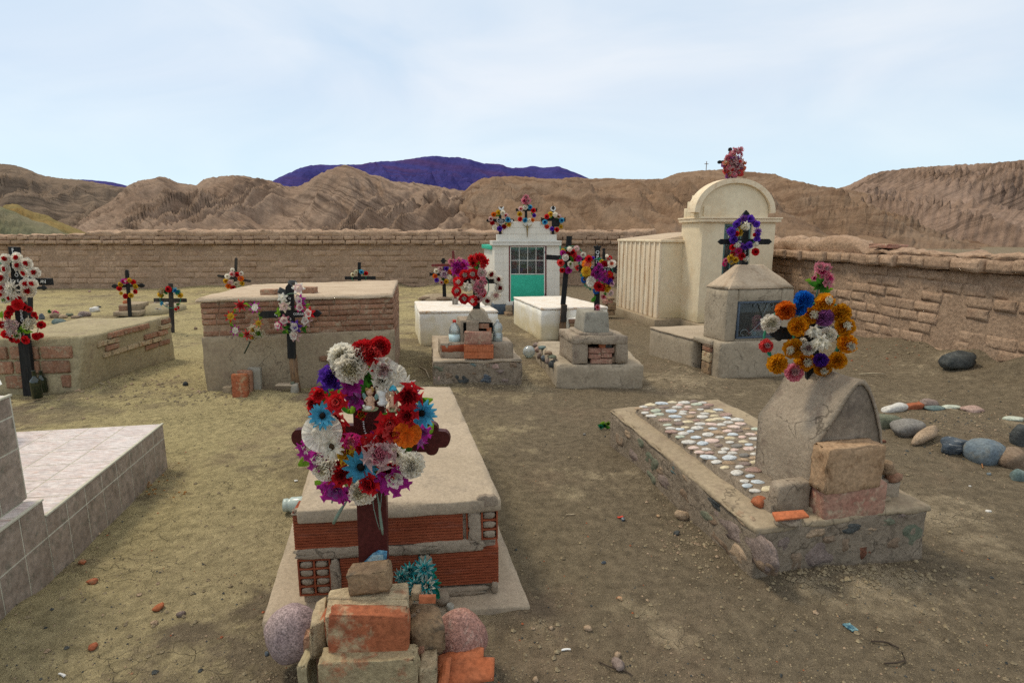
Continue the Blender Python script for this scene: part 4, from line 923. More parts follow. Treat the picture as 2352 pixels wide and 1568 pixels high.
# ------------------------------------------------------------------ cobbled grave with niche headstone, right
K0 = G(1768, 1338); K1 = G(2126, 1272); K3 = G(1407, 1018)
zk = zat(1742, 1216, K0)
A_, B_, D_ = G(1738, 1218, zk), G(2136, 1163, zk), G(1402, 941, zk); C_ = G(1650, 918, zk)
tk = thing('cobbled_grave', 'stone edged grave with pebble mosaic top and hooded cement niche', 'grave', ((A_ + C_) / 2).xy.to_3d())
pl = lambda P, z: Vector((P.x, P.y, z))
put('kerb', hexa([pl(P, -.06) for P in (A_, B_, C_, D_)], [pl(P, zk) for P in (A_, B_, C_, D_)], seg=.035, r=.014, amp=.010, freq=5, chip=.02, seed=5), M_kerb, tk)
# cap mortar bed slightly proud
u_ = (B_ - A_).normalized(); v_ = (D_ - A_).normalized()
put('kerb_cap', hexa([pl(P, zk - .022) for P in (A_ - u_ * .006 - v_ * .006, B_ + u_ * .006 - v_ * .006, C_ + u_ * .004 + v_ * .006, D_ + v_ * .006 - u_ * .006)], [pl(P, zk + .010) for P in (A_ - u_ * .004, B_, C_, D_)], seg=.035, r=.010, amp=.008, freq=7, chip=.02, seed=8), M_plaster, tk)
Lk = (D_ - A_).length
# raised panel; arched far end
def kp(a, b, z): return pl(A_ + (B_ - A_) * a + (D_ - A_) * b + ((C_ - D_) - (B_ - A_)) * a * b, z)
zp = zk + .045; outl = []
for b in [.05 + .87 * i / 20 for i in range(21)]: outl.append((.14, b))
for i in range(1, 12): a = i / 12; outl.append((.14 + .66 * a, .92 + .055 * sin(pi * a)))
for b in [.92 - .87 * i / 20 for i in range(21)]: outl.append((.80, b))
V = [kp(a, b, zk) for a, b in outl] + [kp(.47 + (a - .47) * .94, .56 + (b - .56) * .975, zp) for a, b in outl]; m = len(outl)
Fc = [(i, (i + 1) % m, m + (i + 1) % m, m + i) for i in range(m)] + [tuple(range(m, 2 * m))]
put('panel', (V, [f[::-1] for f in Fc]), M_kerb, tk, smooth=False)
PB = [mk('pebble', [Vector((v.x, v.y, v.z * .5)) for v in rock((0, 0, 0), 2, 2, 2, s * 5 + 1, 2, .2, freq=1.1)[0]], ICO[2][1], ROCK['white']) for s in range(6)]
PBM = {}
def pebble_mesh(k, c):
    if (k, c) not in PBM: me = PB[k].copy(); me.materials[0] = ROCK[c]; PBM[(k, c)] = me
    return PBM[(k, c)]
pr = random.Random(5); Wk = (B_ - A_).length; placed = []
pool = ['white'] * 6 + ['paleblue'] * 2 + ['palepink'] * 4 + ['palegold'] * 3 + ['palegreen'] * 2 + ['pink', 'pink', 'mauve', 'tan', 'tan', 'grey']
for _ in range(9000):
    a = pr.uniform(.17, .775); b = pr.uniform(.14, .955); 
    if b > .92 + .04 * sin(pi * (a - .14) / .66) or (a > .27 and b < .24): continue
    P = kp(a, b, zp); s = pr.uniform(.021, .037)
    if all((P - q).length > (s + t_) * 1.10 + .001 for q, t_ in placed): placed.append((P, s))
placed = placed[:290]
ang0 = math.atan2(u_.y, u_.x)
for P, s in placed:
    c = pr.choice(pool); inst('pebble', pebble_mesh(pr.randrange(6), c), Matrix.Translation(P + Vector((0, 0, .001))) @ Matrix.Rotation(ang0 + pr.uniform(-.35, .35), 4, 'Z') @ Matrix.Diagonal((s * 1.35, s * .85, s * .62, 1)), tk)
nK = Vector((u_.y, -u_.x, 0)); nL = Vector((v_.y, -v_.x, 0))
if nL.x > 0: nL = -nL
if nK.y > 0: nK = -nK
face_stones(tk, C7, [(1340, 1145, 170, 75, 'tan'), (1565, 1118, 180, 85, 'dark'), (1812, 1078, 120, 62, 'green'), (1965, 1165, 175, 190, 'green'), (1668, 1255, 130, 150, 'rust'), (1370, 1285, 270, 180, 'mauve'), (1150, 1220, 120, 120, 'mauve'), (1540, 1230, 90, 120, 'brown'), (1850, 1220, 130, 100, 'brown'), (1230, 1330, 110, 140, 'brown'), (1700, 1130, 90, 50, 'tan'), (1450, 1190, 110, 60, 'brown'), (1900, 1040, 60, 40, 'mauve')], A_, nK, th=.035)
face_stones(tk, C7, [(245, 575, 60, 80, 'green'), (175, 520, 40, 60, 'tan'), (215, 665, 80, 110, 'mauve'), (325, 700, 80, 130, 'green'), (310, 790, 70, 80, 'green'), (455, 738, 60, 60, 'teal'), (540, 800, 50, 60, 'tan'), (440, 850, 150, 110, 'mauve'), (640, 1030, 140, 150, 'palegreen' if False else 'green'), (710, 955, 60, 55, 'dark'), (800, 1110, 130, 150, 'mauve'), (960, 1240, 130, 230, 'mauve'), (120, 560, 50, 90, 'brown'), (560, 930, 90, 90, 'brown'), (880, 1060, 60, 60, 'tan'), (760, 1210, 90, 110, 'brown'), (700, 1060, 70, 60, 'brown'), (380, 760, 50, 60, 'brown'), (870, 1290, 80, 130, 'tan'), (1010, 1340, 60, 120, 'brown')], A_, nL, th=.035)
# hooded niche: cross section in the plane of the kerb front, extruded back
h0 = kp(.30, .055, zk + .008); h1 = kp(.905, .055, zk + .008)
H0 = hit(1858, 1188, h0, nK); H1 = hit(2016, 1168, h0, nK); e_ = (H1 - H0); e_.z = 0; wN = e_.length; e_.normalize(); bk = -nK
zs = hit(1850, 1016, H0, nK).z; za = hit(1945, 877, H0, nK).z
sec = []
for i in range(13):
    t = i / 12; sec.append((wN * (.5 - .5 * cos(pi * t)) if False else 0, 0))
sec = [(0, 0), (0, (zs - zk) * .5), (0.0, zs - zk)]
Hh = za - zk; hs = zs - zk
for i in range(1, 12):
    t = i / 12; sec.append((wN * t, Hh * interp([(0, .56), (.13, .66), (.27, .80), (.38, .92), (.49, 1), (.60, .99), (.70, .91), (.80, .79), (.90, .63), (.97, .48), (1, .36)], t)))
sec += [(wN * 1.005, Hh * .36), (wN * 1.01, hs * .3), (wN * 1.02, 0)]
depN = .40; V = []; Fc = []; ns = 9
for k in range(ns + 1):
    for (x, z) in sec:
        p = H0 + e_ * x + bk * (depN * k / ns) ; p.z = zk + .004 + z; p += noise.noise_vector(p * 7) * .008 + noise.noise_vector(p * 23) * .003
        # bulge the wall foot
        V.append(p)
m = len(sec)
for k in range(ns):
    for i in range(m - 1): Fc.append((k * m + i, k * m + i + 1, (k + 1) * m + i + 1, (k + 1) * m + i))
# recessed front
rec = [(wN * .5 + (x - wN * .5) * .93, z * .965 if z > .01 else z) for x, z in sec]
q = len(V)
for (x, z) in rec: p = H0 + e_ * x; p.z = zk + .004 + z; p += noise.noise_vector(p * 9) * .004; V.append(p)
for (x, z) in rec: p = H0 + e_ * x + bk * .007; p.z = zk + .004 + z; V.append(p)
for i in range(m - 1): Fc += [(i, q + i, q + i + 1, i + 1), (q + i, q + m + i, q + m + i + 1, q + i + 1)]
Fc += [tuple(q + m + i for i in range(m)), tuple(ns * m + i for i in range(m))[::-1]]
mi_ = [0] * len(Fc); mi_[-2] = 1
put('hood', (V, Fc, mi_), [M_cement_dk, earthy('damp_stained_cement', (.17, .135, .10), (.30, .24, .18), (.14, .11, .085), scale=3.2, fine=50, bump=.7, dist=.01, grain=.6)], tk)
# step wings on either side
def kblock(name, x0, x1, y0, y1, z0_, z1_, mat, par=tk, **kw):
    P = lambda x, y, z: Vector((H0.x, H0.y, 0)) + e_ * x + bk * y + Vector((0, 0, z))
    kw = dict(dict(seg=.03, r=.012, amp=.006, freq=9, chip=.012), **kw)
    return put(name, hexa([P(x0, y0, z0_), P(x1, y0, z0_), P(x1, y1, z0_), P(x0, y1, z0_)], [P(x0, y0, z1_), P(x1, y0, z1_), P(x1, y1, z1_), P(x0, y1, z1_)], **kw), mat, par)
zw = hit(1805, 1112, H0, nK).z; zr = hit(2050, 1108, H0, nK).z
xl = -(H0 - hit(1776, 1196, H0, nK)).length; xr_ = (hit(2066, 1150, H0, nK) - H0).length
kblock('wing', xl * .93, -.002, -.005, .07, zk, zw, M_cement_dk, seed=3); kblock('wing', wN + .002, xr_ * 1.0, .0, .17, zk, zr + .01, M_cement_dk, seed=4)
kblock('mortar_bed', -.02, wN + .05, -.028, .02, zk + .004, zk + .03, M_plaster, amp=.009, seed=9)
def on_face(px, py): p = hit(px, py, H0 + nK * .05, nK); return (p - H0 - nK * .05).dot(e_), p.z
def kbrick(label, px0, py0, px1, py1, dep, mat, off, rot=0, kind='rough', tilt=(0, 0)):
    x0_, z1_ = on_face(px0, py0); x1_, z0_ = on_face(px1, py1); c = Vector((H0.x, H0.y, 0)) + e_ * ((x0_ + x1_) / 2) + nK * off + Vector((0, 0, (z0_ + z1_) / 2))
    o = brick('brick', mat, c, (x1_ - x0_) * .95, dep, (z1_ - z0_) * .95, None, ang0 + rot, tilt, kind); return tag(o, label, 'brick')
M_brick_pinkd = earthy('dusty_pink_brick', (.34, .165, .12), (.38, .23, .165), (.42, .33, .23), scale=7, fine=55, bump=.6, dist=.005)
M_brick_tn2 = earthy('sandy_brick', (.40, .27, .165), (.35, .225, .13), (.22, .13, .07), scale=5, fine=55, bump=.6, dist=.006)
kbrick('dusty red brick standing on the kerb, lower of two closing the cobbled grave niche', 1878, 1112, 2015, 1182, .10, M_brick_pinkd, .045, 0, 'brick')
kbrick('chipped sandy brick stacked upper of two against the cobbled grave niche', 1882, 1022, 2004, 1112, .10, M_brick_tn2, .052, .0, 'rough')
def grock(label, px, py, sx, sy, sz, kd, z=None, rot=0, flat=.55, sub=3, cat='stone', name='stone', rough=.2, square=0, group=None, tx=0, mat=None, sink=.15):
    """a stone lying at a page pixel; z = surface height (default ground)"""
    P = G(px, py, z if z is not None else 0)
    if z is None: P = G(px, py, gz(P.x, P.y))
    o = put(name, rock(P + Vector((0, 0, sz * (.5 - sink))), sx, sy, sz, RND.random() * 90, sub, rough, (tx, 0, rot), flat, square=square), mat or ROCK[kd]); tag(o, label, cat, group); return o
grock('small broken red brick wedged on the left kerb beside the niche', 1746, 1160, .085, .06, .05, 'rust', zk + .01, .7, .8, 2, 'brick', 'brick_fragment', .25, .5, mat=M_brick_or)
o = grock('crumbled cement lump on the front kerb corner under a terracotta shard', 1811, 1202, .14, .09, .05, 'tan', zk + .01, .1, .9, 3, rough=.3, square=.4, mat=M_cement_dk)
P = G(1815, 1186, zk + .06); o = put('terracotta_shard', hexa([P + Vector((-.075, -.03, -.008)), P + Vector((.075, -.012, .0)), P + Vector((.07, .03, .01)), P + Vector((-.07, .02, .0))], [P + Vector((-.075, -.03, .0)), P + Vector((.075, -.012, .010)), P + Vector((.07, .03, .018)), P + Vector((-.07, .02, .012))], seg=.04, r=.002, amp=.001), M_terra); tag(o, 'flat ribbed terracotta shard lying on the cement lump of the cobbled grave', 'shard')
grock('brown broken brick lump behind the right wing of the niche', 2032, 1085, .10, .09, .07, 'brown', zr + .03, .3, .9, 3, 'brick', 'brick_fragment', .25, .5, mat=M_brick_brn)
grock('small dark red brick end on the right wing of the niche', 2052, 1104, .085, .06, .055, 'rust', zr, .3, .9, 2, 'brick', 'brick_fragment', .15, .7, mat=M_brick)
# ------------------------------------------------------------------ generic grave on pixel corners
def corners(pts, z): return [G(x, y, z) for x, y in pts]
def slabblock(name, pts, z0_, z1_, mat, par, ptz=None, **kw):
    C = corners(pts, ptz if ptz is not None else z1_); kw = dict(dict(seg=.06, r=.012, amp=.006, freq=5, chip=.012), **kw)
    return put(name, hexa([pl(P, z0_) for P in C], [pl(P, z1_) for P in C], **kw), mat, par)
def course(root, P0, P1, z, h, n, l, mat, dep=.09, gap=.012, name='brick', skip=0.0, R=RND, pro=.006, kind='brick', kvar=.15):
    d = P1 - P0; d.z = 0; L_ = d.length; d.normalize(); x = -R.uniform(0, l * .6); a_ = math.atan2(d.y, d.x)
    while x < L_:
        ll = l * R.uniform(1 - kvar, 1 + kvar); a, b = max(x, 0), min(x + ll, L_)
        if b - a > .04 and R.random() >= skip:
            c = pl(P0, z + h / 2) + d * ((a + b) / 2) + n * (pro + R.uniform(-.004, .004) - dep / 2)
            brick(name, mat, c, b - a - gap, dep, h - gap * .6, root, a_ + R.uniform(-.01, .01), (0, R.uniform(-.012, .012)), kind)
        x += ll
def outward(P0, P1, inside):
    d = (P1 - P0).normalized(); n = Vector((d.y, -d.x, 0)); return n if n.dot(inside - P0) < 0 else -n

# ------------------------------------------------------------------ big brick tomb, centre left
zb = AT(451, 683, G(462, 900).y).z
q = [(451, 684), (901, 674), (914, 643), (578, 653)]; C = corners(q, zb); ctr = (C[0] + C[2]) / 2
t = thing('brick_tomb', 'large box tomb with thin red brick courses above grey mud plaster', 'tomb', (ctr.x, ctr.y, 0))
FLp = G(464, 902, 0)
base = [pl(C[0], -.05) + Vector((.03, 0, 0)), pl(C[1], -.05), pl(C[2], -.05), pl(C[3], -.05)]
zpl = AT(460, 774, C[0].y).z
put('wall', hexa(base, [pl(C[0], zb - .04) + Vector((.02, .02, 0)), pl(C[1], zb - .04) + Vector((-.02, .02, 0)), pl(C[2], zb - .04), pl(C[3], zb - .04)], seg=.06, r=.012, amp=.010, freq=3.5), M_mud, t)
put('plaster', hexa([pl(C[0], -.05) + Vector((.012, -.018, 0)), pl(C[1], -.05) + Vector((.006, -.018, 0)), pl(C[1], -.05) + Vector((.0, .04, 0)), pl(C[0], -.05) + Vector((.03, .04, 0))],
    [pl(C[0], zpl) + Vector((.01, -.012, 0)), pl(C[1], zpl) + Vector((.0, -.012, 0)), pl(C[1], zpl) + Vector((.0, .05, 0)), pl(C[0], zpl) + Vector((.03, .05, 0))], seg=.05, r=.01, amp=.009, freq=4, chip=.02, seed=4), M_plaster, t)
put('cover_slab', hexa([pl(P, zb - .045) + o_ for P, o_ in zip(C, (Vector((-.02, -.02, 0)), Vector((.01, -.02, 0)), Vector((0, 0, 0)), Vector((0, 0, 0))))], [pl(P, zb) for P in C], seg=.06, r=.012, amp=.007, freq=4, chip=.012), M_pinky, t)
nf = outward(C[0], C[1], ctr); rows_ = 6; hB = (zb - .048 - zpl) / rows_
for i in range(rows_): course(t, C[0] + Vector((.02, .012, 0)), C[1] + Vector((-.02, .012, 0)), zpl + hB * i, hB, nf, .27, M_brick, gap=.009, pro=.005, skip=.04)
nr_ = outward(C[1], C[2], ctr)
for i in range(rows_ + 2): course(t, C[1], C[2], zpl + hB * (i - 2), hB, nr_, .24, M_brick, gap=.011, pro=.003, skip=.12)
# niche hole of the tomb, right part of its face
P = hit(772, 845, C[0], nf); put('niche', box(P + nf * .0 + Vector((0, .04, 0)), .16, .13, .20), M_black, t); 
brick('brick', M_brick, P + Vector((-.03, -.02, .11)), .22, .09, .05, t, 0); brick('brick', M_brick, P + Vector((-.06, -.02, .02)), .08, .09, .05, t, 0)
def loose_brick(label, cv, x, y, w_, h_, Y, mat, dep=.10, rot=0, tilt=(0, 0), kind='brick', k=None, name='brick', cat='brick', group=None):
    f, kk = cv; P = AT(*f(x, y), Y); s = mpp(P) / kk
    return tag(brick(name, mat, P + Vector((0, dep / 2, 0)), w_ * s, dep, h_ * s, None, rot, tilt, kind, k), label, cat, group)
Yt = G(550, 919).y
loose_brick('ochre red brick leaning upright, front one of the stack on the big brick tomb', CB, 497, 1325, 138, 250, Yt, M_brick_or, .06, .05, (-.08, .0), 'rough')
loose_brick('darker red brick leaning upright just behind the ochre brick', CB, 545, 1300, 130, 270, Yt + .08, M_brick, .06, -.05, (-.07, .02), 'brick')
loose_brick('grey cement half block leaning on the big brick tomb behind the red bricks', CB, 632, 1290, 120, 300, Yt + .16, M_cement_grey, .08, .2, (-.05, .03), 'rough', cat='block', name='cement_block')
loose_brick('low mud covered brick end to the left of the leaning ochre brick', CB, 385, 1385, 90, 125, Yt + .1, M_plaster, .1, 0, (0, 0), 'rough')
# things on the tomb top
def on_top(label, px, py, z_, l, w_, h_, mat, rot=0, kind='rough', name='brick', cat='brick', tilt=(0, 0)):
    P = G(px, py, z_); return tag(brick(name, mat, P + Vector((0, 0, h_ / 2 - .004)), l, w_, h_, None, rot, tilt, kind), label, cat)
on_top('wedge of red brick lying alone on the left of the big tomb top', 619, 676, zb, .145, .10, .055, M_brick, .1, 'rough')
on_top('red brick with mortar on the tomb top right of the lettered cross', 710, 673, zb, .14, .12, .065, M_brick, -.06)
on_top('dusty red brick under the dark stone on top of the big tomb', 682, 668, zb, .19, .14, .04, M_brick, .05)
on_top('small dark grey slab leaning on the tomb top left of the lettered cross', 652, 677, zb, .10, .06, .06, ROCK['dark'], .5, 'clean', 'slab', 'slab', (0, .5))
P = G(672, 664, zb); tag(put('stone', rock(P + Vector((0, 0, .07)), .10, .09, .06, 4, 3, .12), ROCK['dark']), 'smooth dark grey stone sitting on a brick on top of the big brick tomb', 'stone')

# ------------------------------------------------------------------ low tomb, far left
zl = AT(185, 775, G(178, 900).y).z
q = [(-40, 778), (192, 774), (392, 725), (178, 732)]; C = corners(q, zl); ctr = (C[0] + C[2]) / 2
t = thing('plastered_tomb', 'low flat tomb of crumbling brick and yellow plaster at the left', 'tomb', (ctr.x, ctr.y, 0))
base = [pl(C[0], -.05), pl(G(176, 902), -.05), pl(G(404, 822), -.05), pl(C[3], -.05)]
put('wall', hexa(base, [pl(P, zl) for P in C], seg=.06, r=.02, amp=.012, freq=4, chip=.03), M_plaster_y, t)
nf = outward(base[0], base[1], ctr); nr_ = outward(base[1], base[2], ctr)
hB = .135
for i, (z_, sk) in enumerate(((.05, .55), (.19, .35), (.33, .08))): course(t, pl(base[0].lerp(C[0], (z_ + .06) / zl), 0), pl(base[1].lerp(C[1], (z_ + .06) / zl) - (base[1] - base[0]).normalized() * .05, 0), z_, hB, nf, .26, M_brick, gap=.03, skip=sk * .7, pro=.022, kind='rough')
for i in range(5): 
    fz = (.24 + .062 * i) / zl; b1_, b2_ = pl(base[1].lerp(C[1], fz), 0), pl(base[2].lerp(C[2], fz), 0); a = b1_ + (b2_ - b1_) * (.22 - .03 * i); course(t, a, b2_ - (b2_ - b1_) * .02, .21 + .062 * i, .062, nr_, .22, M_brick_tan if i % 2 else M_brick, gap=.014, skip=.3, pro=.020, kind='rough')
P = [G(-60, 900), G(58, 898), G(58, 878), G(-60, 880)]
zq = AT(30, 852, P[1].y).z
put('step', hexa([pl(p, -.05) for p in P], [pl(p, zq) for p in P], seg=.04, r=.02, amp=.012, freq=6, chip=.03), M_cement_dk, t)
# ------------------------------------------------------------------ two whitewashed graves
def white_grave(label, q, z_, seed):
    C = corners(q, z_); ctr = (C[0] + C[2]) / 2; t = thing('white_grave', label, 'grave', (ctr.x, ctr.y, 0), 'whitewashed box graves')
    put('body', hexa([pl(P, -.05) for P in C], [pl(P, z_ - .035) for P in C], seg=.07, r=.015, amp=.006, freq=4, chip=.012, seed=seed), M_white, t)
    k = .008; c = ctr; put('cover_slab', hexa([pl(P + (P - c).normalized() * k, z_ - .04) for P in C], [pl(P + (P - c).normalized() * k, z_) for P in C], seg=.07, r=.012, amp=.005, freq=4, chip=.01, seed=seed + 1), M_white_top, t); return t, C
z1 = AT(963, 714, G(967, 793).y).z; z2 = AT(1243, 706.6, G(1243, 780).y).z
white_grave('small white box grave left of the pink bottle tomb, stained at its foot', [(963, 714), (1144, 713), (1106, 691), (952, 691)], z1, 1)
tw, Cw = white_grave('wide white box grave in front of the green door chapel', [(1243.5, 706.6), (1396, 704), (1299, 679.5), (1180, 681)], z2, 2)
# annexe niche of the second grave
z_ = AT(1300, 730, G(1306, 781).y).z; P = corners([(1301, 731), (1343, 730), (1343, 722), (1301, 722)], z_)
put('niche_box', hexa([pl(p, -.03) for p in P], [pl(p, z_) for p in P], seg=.08, r=.01, amp=.004), M_white, tw)
nx_ = outward(P[0], P[1], (P[0] + P[2]) / 2); Yn = P[0].y
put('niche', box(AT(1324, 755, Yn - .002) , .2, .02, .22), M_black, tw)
for i, (x, y, w_, h_) in enumerate(((1645, 790, 110, 34), (1700, 790, 50, 30), (1665, 850, 130, 80), (1650, 925, 120, 55))):
    loose_brick(['flat broken brick at the top of the white grave niche', 'small brick end at the top right of the white grave niche', 'rounded sandy stone block in the middle of the white grave niche', 'greyish brick at the bottom of the white grave niche'][i], CC, x, y, w_, h_, Yn - .05, [M_brick, M_brick, M_brick_brn, M_cement_dk][i], .08, 0, (0, rr(-.05, .05)), 'rough')
P = AT(*CC[0](1668, 910), Yn - .10); tag(put('green_tin', lathe([(.012, 0), (.014, .005), (.014, .045), (.012, .05)], P - Vector((0, 0, .03)), 10), plain('green_tin_paint', (.02, .25, .06), .4)), 'small bright green tin on the bricks of the white grave niche', 'tin')

# ------------------------------------------------------------------ tomb with bottles (J)
zj = AT(996, 826, G(994, 887).y).z
q = [(994.5, 827), (1199, 825), (1160, 777), (992, 769)]; C = corners(q, zj); ctr = (C[0] + C[2]) / 2
tj = thing('bottle_tomb', 'stepped cement tomb on a dark stone base with bell shaped niche top', 'tomb', (ctr.x, ctr.y, 0))
put('stone_base', hexa([pl(P, -.05) for P in C], [pl(P, zj - .03) for P in C], seg=.045, r=.02, amp=.014, freq=5, chip=.03), M_kerb, tj)
put('cover_slab', hexa([pl(P, zj - .035) for P in C], [pl(P, zj) for P in C], seg=.05, r=.012, amp=.008, freq=6, chip=.018, seed=3), M_cement_top, tj)
nJ = outward(C[0], C[1], ctr); nJl = outward(C[3], C[0], ctr)
face_stones(tj, CC, [(365, 1230, 115, 75, 'green'), (705, 1205, 115, 50, 'teal'), (822, 1200, 65, 40, 'brown'), (580, 1328, 165, 110, 'dark'), (810, 1328, 125, 95, 'slate'), (1015, 1330, 140, 95, 'mauve'), (1062, 1200, 80, 60, 'brown'), (900, 1212, 80, 60, 'pink'), (352, 1345, 80, 100, 'pink'), (460, 1300, 80, 70, 'brown'), (700, 1270, 100, 50, 'brown'), (940, 1260, 90, 40, 'mauve')], C[0], nJ, th=.05)
Yj = AT(1095, 824, 1).y; Pj = G(1011.5, 822.6, zj); Yj = Pj.y
def fbox(name, cv, x0, y0, x1, y1, Y, dep, mat, par, top=None, **kw):
    """upright block whose front face spans crop pixels (x0, y0)-(x1, y1) at depth Y; top: (x0, x1) of a narrower top"""
    f, k = cv; a, b = AT(*f(x0, y1), Y), AT(*f(x1, y1), Y); c, d = AT(*f(top[0] if top else x0, y0), Y), AT(*f(top[1] if top else x1, y0), Y)
    a, b = Vector((a.x, Y, a.z)), Vector((b.x, Y, a.z)); c, d = Vector((c.x, Y, c.z)), Vector((d.x, Y, c.z)); v = Vector((-.2 * dep, dep, 0)); ti = (a.x - c.x) if top else 0
    kw = dict(dict(seg=.05, r=.010, amp=.005, freq=7, chip=.01), **kw); iy = Vector((0, abs(ti) * .6, 0)) if top else Vector((0, 0, 0))
    return put(name, hexa([a, b, b + v, a + v], [c + iy, d + iy, d + v - iy, c + v - iy], **kw), mat, par)
fbox('step', CC, 381, 990, 1066, 1136, Yj, .34, M_cement_dk, tj)
fbox('hollow_brick', CC, 384, 1003, 606, 1080, Yj - .004, .06, M_hollow, tj, amp=.01, chip=.03)
fbox('niche_block', CC, 568, 776, 864, 1000, Yj + .06, .30, M_cement_dk, tj)
f, k = CC
# bell top
prof = [(620, 776), (628, 758), (645, 725), (665, 700), (692, 684), (745, 684), (780, 705), (803, 735), (818, 762), (824, 776)]
pts = [(AT(*f(x, y), Yj + .06).x, AT(*f(x, y), Yj + .06).z) for x, y in prof]
put('bell_top', prism(pts, Yj + .07, Yj + .32), M_cement, tj, smooth=False)
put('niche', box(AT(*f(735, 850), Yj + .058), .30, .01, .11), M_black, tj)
loose_brick('square grey brick closing the left of the bell top niche', CC, 682, 838, 115, 98, Yj + .0, M_cement_dk, .08, 0, (0, .03), 'rough')
loose_brick('short red brick inside the dark bell top niche', CC, 790, 835, 95, 45, Yj + .03, M_brick, .06, 0, (0, 0), 'rough')
loose_brick('tiny orange brick end at the right inside the bell top niche', CC, 838, 868, 45, 38, Yj + .03, M_brick_or, .05, 0, (0, 0), 'rough')
loose_brick('wide red brick with sooty top standing in front of the bell top niche', CC, 731, 950, 255, 122, Yj - .06, M_brick_pinkd, .09, 0, (0, .02), 'brick')
a = AT(*f(602, 1138), Yj - .09); e1 = Vector((1, 0, 0)); wdt = (AT(*f(878, 1138), Yj - .09) - a).length; hgt = AT(*f(602, 1015), Yj - .09).z - a.z
tl = ribbed(None, a, e1, Vector((0, -1, 0)), wdt, hgt, .08, 2, 'hollow_tile', M_terra); tag(tl, 'bright orange hollow tile at the foot of the bell top niche', 'tile')
def bottle(label, cv, x, y0, y1, w_, Y, prof, mats, cat='bottle', name='bottle', capm=None, lab=None, fill=None):
    f, k = cv; B = AT(*f(x, y1), Y); T = AT(*f(x, y0), Y); H = T.z - B.z; R_ = w_ / k / 2 * mpp(B); t = thing(name, label, cat, B)
    put('body', lathe([(r_ * R_, z_ * H) for r_, z_ in prof], B, 20), mats, t)
    if capm: put('cap', lathe([(.30 * R_, .90 * H), (.32 * R_, .91 * H), (.32 * R_, H), (.28 * R_, H + .002)], B, 14), capm, t)
    if lab: put('label', lathe([(1.012 * R_, lab[0] * H), (1.012 * R_, lab[1] * H)], B, 20), lab[2], t)
    if fill: put('water', lathe([(.9 * R_, .02 * H), (.95 * R_, fill * H), (.0, fill * H)], B, 16), glass('water', (.8, .9, .85), .1, .3), t)
    return t
M_lab = plain('bottle_label', (.55, .72, .74), .5); M_lab2 = plain('label_teal', (.03, .35, .42), .5)
bt = bottle('clear plastic bottle with red cap and blue label on the left step', CC, 516, 775, 998, 110, Yj + .10, [(.0, .0), (.85, .0), (.95, .03), (1, .1), (1, .45), (.97, .5), (1, .56), (.92, .66), (.7, .76), (.42, .84), (.28, .89), (.28, .92)], M_plastic, capm=plain('red_cap', (.5, .04, .02), .4), lab=(.1, .42, M_lab), fill=.5)
bottle('clear plastic bottle with pale cap on the right step, half full', CC, 918, 772, 986, 94, Yj + .10, [(.0, .0), (.85, .0), (.97, .05), (1, .12), (1, .38), (.85, .44), (.85, .48), (1, .55), (1, .70), (.75, .82), (.35, .88), (.3, .92)], M_plastic, capm=plain('pale_cap', (.5, .52, .5), .4), fill=.38)
P = G(1215, 821); o = put('glass_ball', lathe([(.0, 0)] + [(sin(a) * .078, .075 - cos(a) * .075) for a in [pi * i / 12 for i in range(1, 12)]] + [(0, .15)], P, 20), glass('frosted_glass', (.85, .9, .85), .1, .35)); tag(o, 'round clear plastic bowl lying on the sand between the two niche tombs', 'bowl')

# ------------------------------------------------------------------ tomb with brick filled niche (K)
zk2 = AT(1279, 836, G(1277, 888).y).z
q = [(1280, 838), (1479, 839), (1425, 783), (1231, 783)]; C = corners(q, zk2); ctr = (C[0] + C[2]) / 2
tq = thing('niche_tomb', 'long low cement tomb with brick filled opening under a grey pedestal', 'tomb', (ctr.x, ctr.y, 0))
put('base', hexa([pl(P, -.05) for P in C], [pl(P, zk2) for P in C], seg=.05, r=.02, amp=.012, freq=5, chip=.03), M_cement, tq)
f, k = CC; Yk = G(1314, 837, zk2).y
nk = outward(C[3], C[0], ctr)
for x, y, w_, h_, kd in ((1283, 1010, 50, 60, 'mauve'), (1300, 1055, 40, 70, 'pink'), (1335, 1035, 60, 40, 'teal'), (1325, 1110, 60, 90, 'mauve'), (1362, 1140, 40, 80, 'slate'), (1395, 1085, 60, 40, 'brown'), (1400, 1165, 40, 70, 'mauve'), (1437, 1120, 70, 30, 'green'), (1440, 1190, 45, 90, 'dark')):
    P = hit(*f(x, y), C[0], nk); m_ = mpp(P) / k; put('stone', rock(P, .09, w_ * m_ * 1.6, h_ * m_ * .9, x, 2, .2, square=.3), ROCK[kd], tq)
# niche house: piers, lintel, back
fbox('pier', CC, 1622, 932, 1766, 1190, Yk, .46, M_cement_dk, tq, amp=.008); fbox('pier', CC, 2040, 932, 2146, 1186, Yk, .46, M_cement_dk, tq, amp=.008)
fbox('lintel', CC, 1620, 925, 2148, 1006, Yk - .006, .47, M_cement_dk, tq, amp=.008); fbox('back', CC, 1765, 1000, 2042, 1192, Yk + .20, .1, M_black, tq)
bl = [(1832, 1066, 118, 52), (1957, 1064, 125, 50), (1832, 1117, 118, 44), (1945, 1112, 100, 42), (1897, 1164, 205, 46), (1905, 1020, 60, 38), (1965, 1020, 60, 30), (2010, 1150, 28, 60), (2022, 1050, 28, 60)]
nm = ['left brick of the top row in the niche under the grey pedestal', 'right brick of the top row in the niche under the grey pedestal', 'left brick of the middle row in the niche under the grey pedestal', 'right brick of the middle row in the niche under the grey pedestal', 'long brick of the bottom row in the niche under the grey pedestal', 'orange triangular brick shard on top of the niche bricks', 'dark stone chip on top of the niche bricks', 'small stone wedged at the lower right of the niche bricks', 'rounded stone wedged at the upper right of the niche bricks']
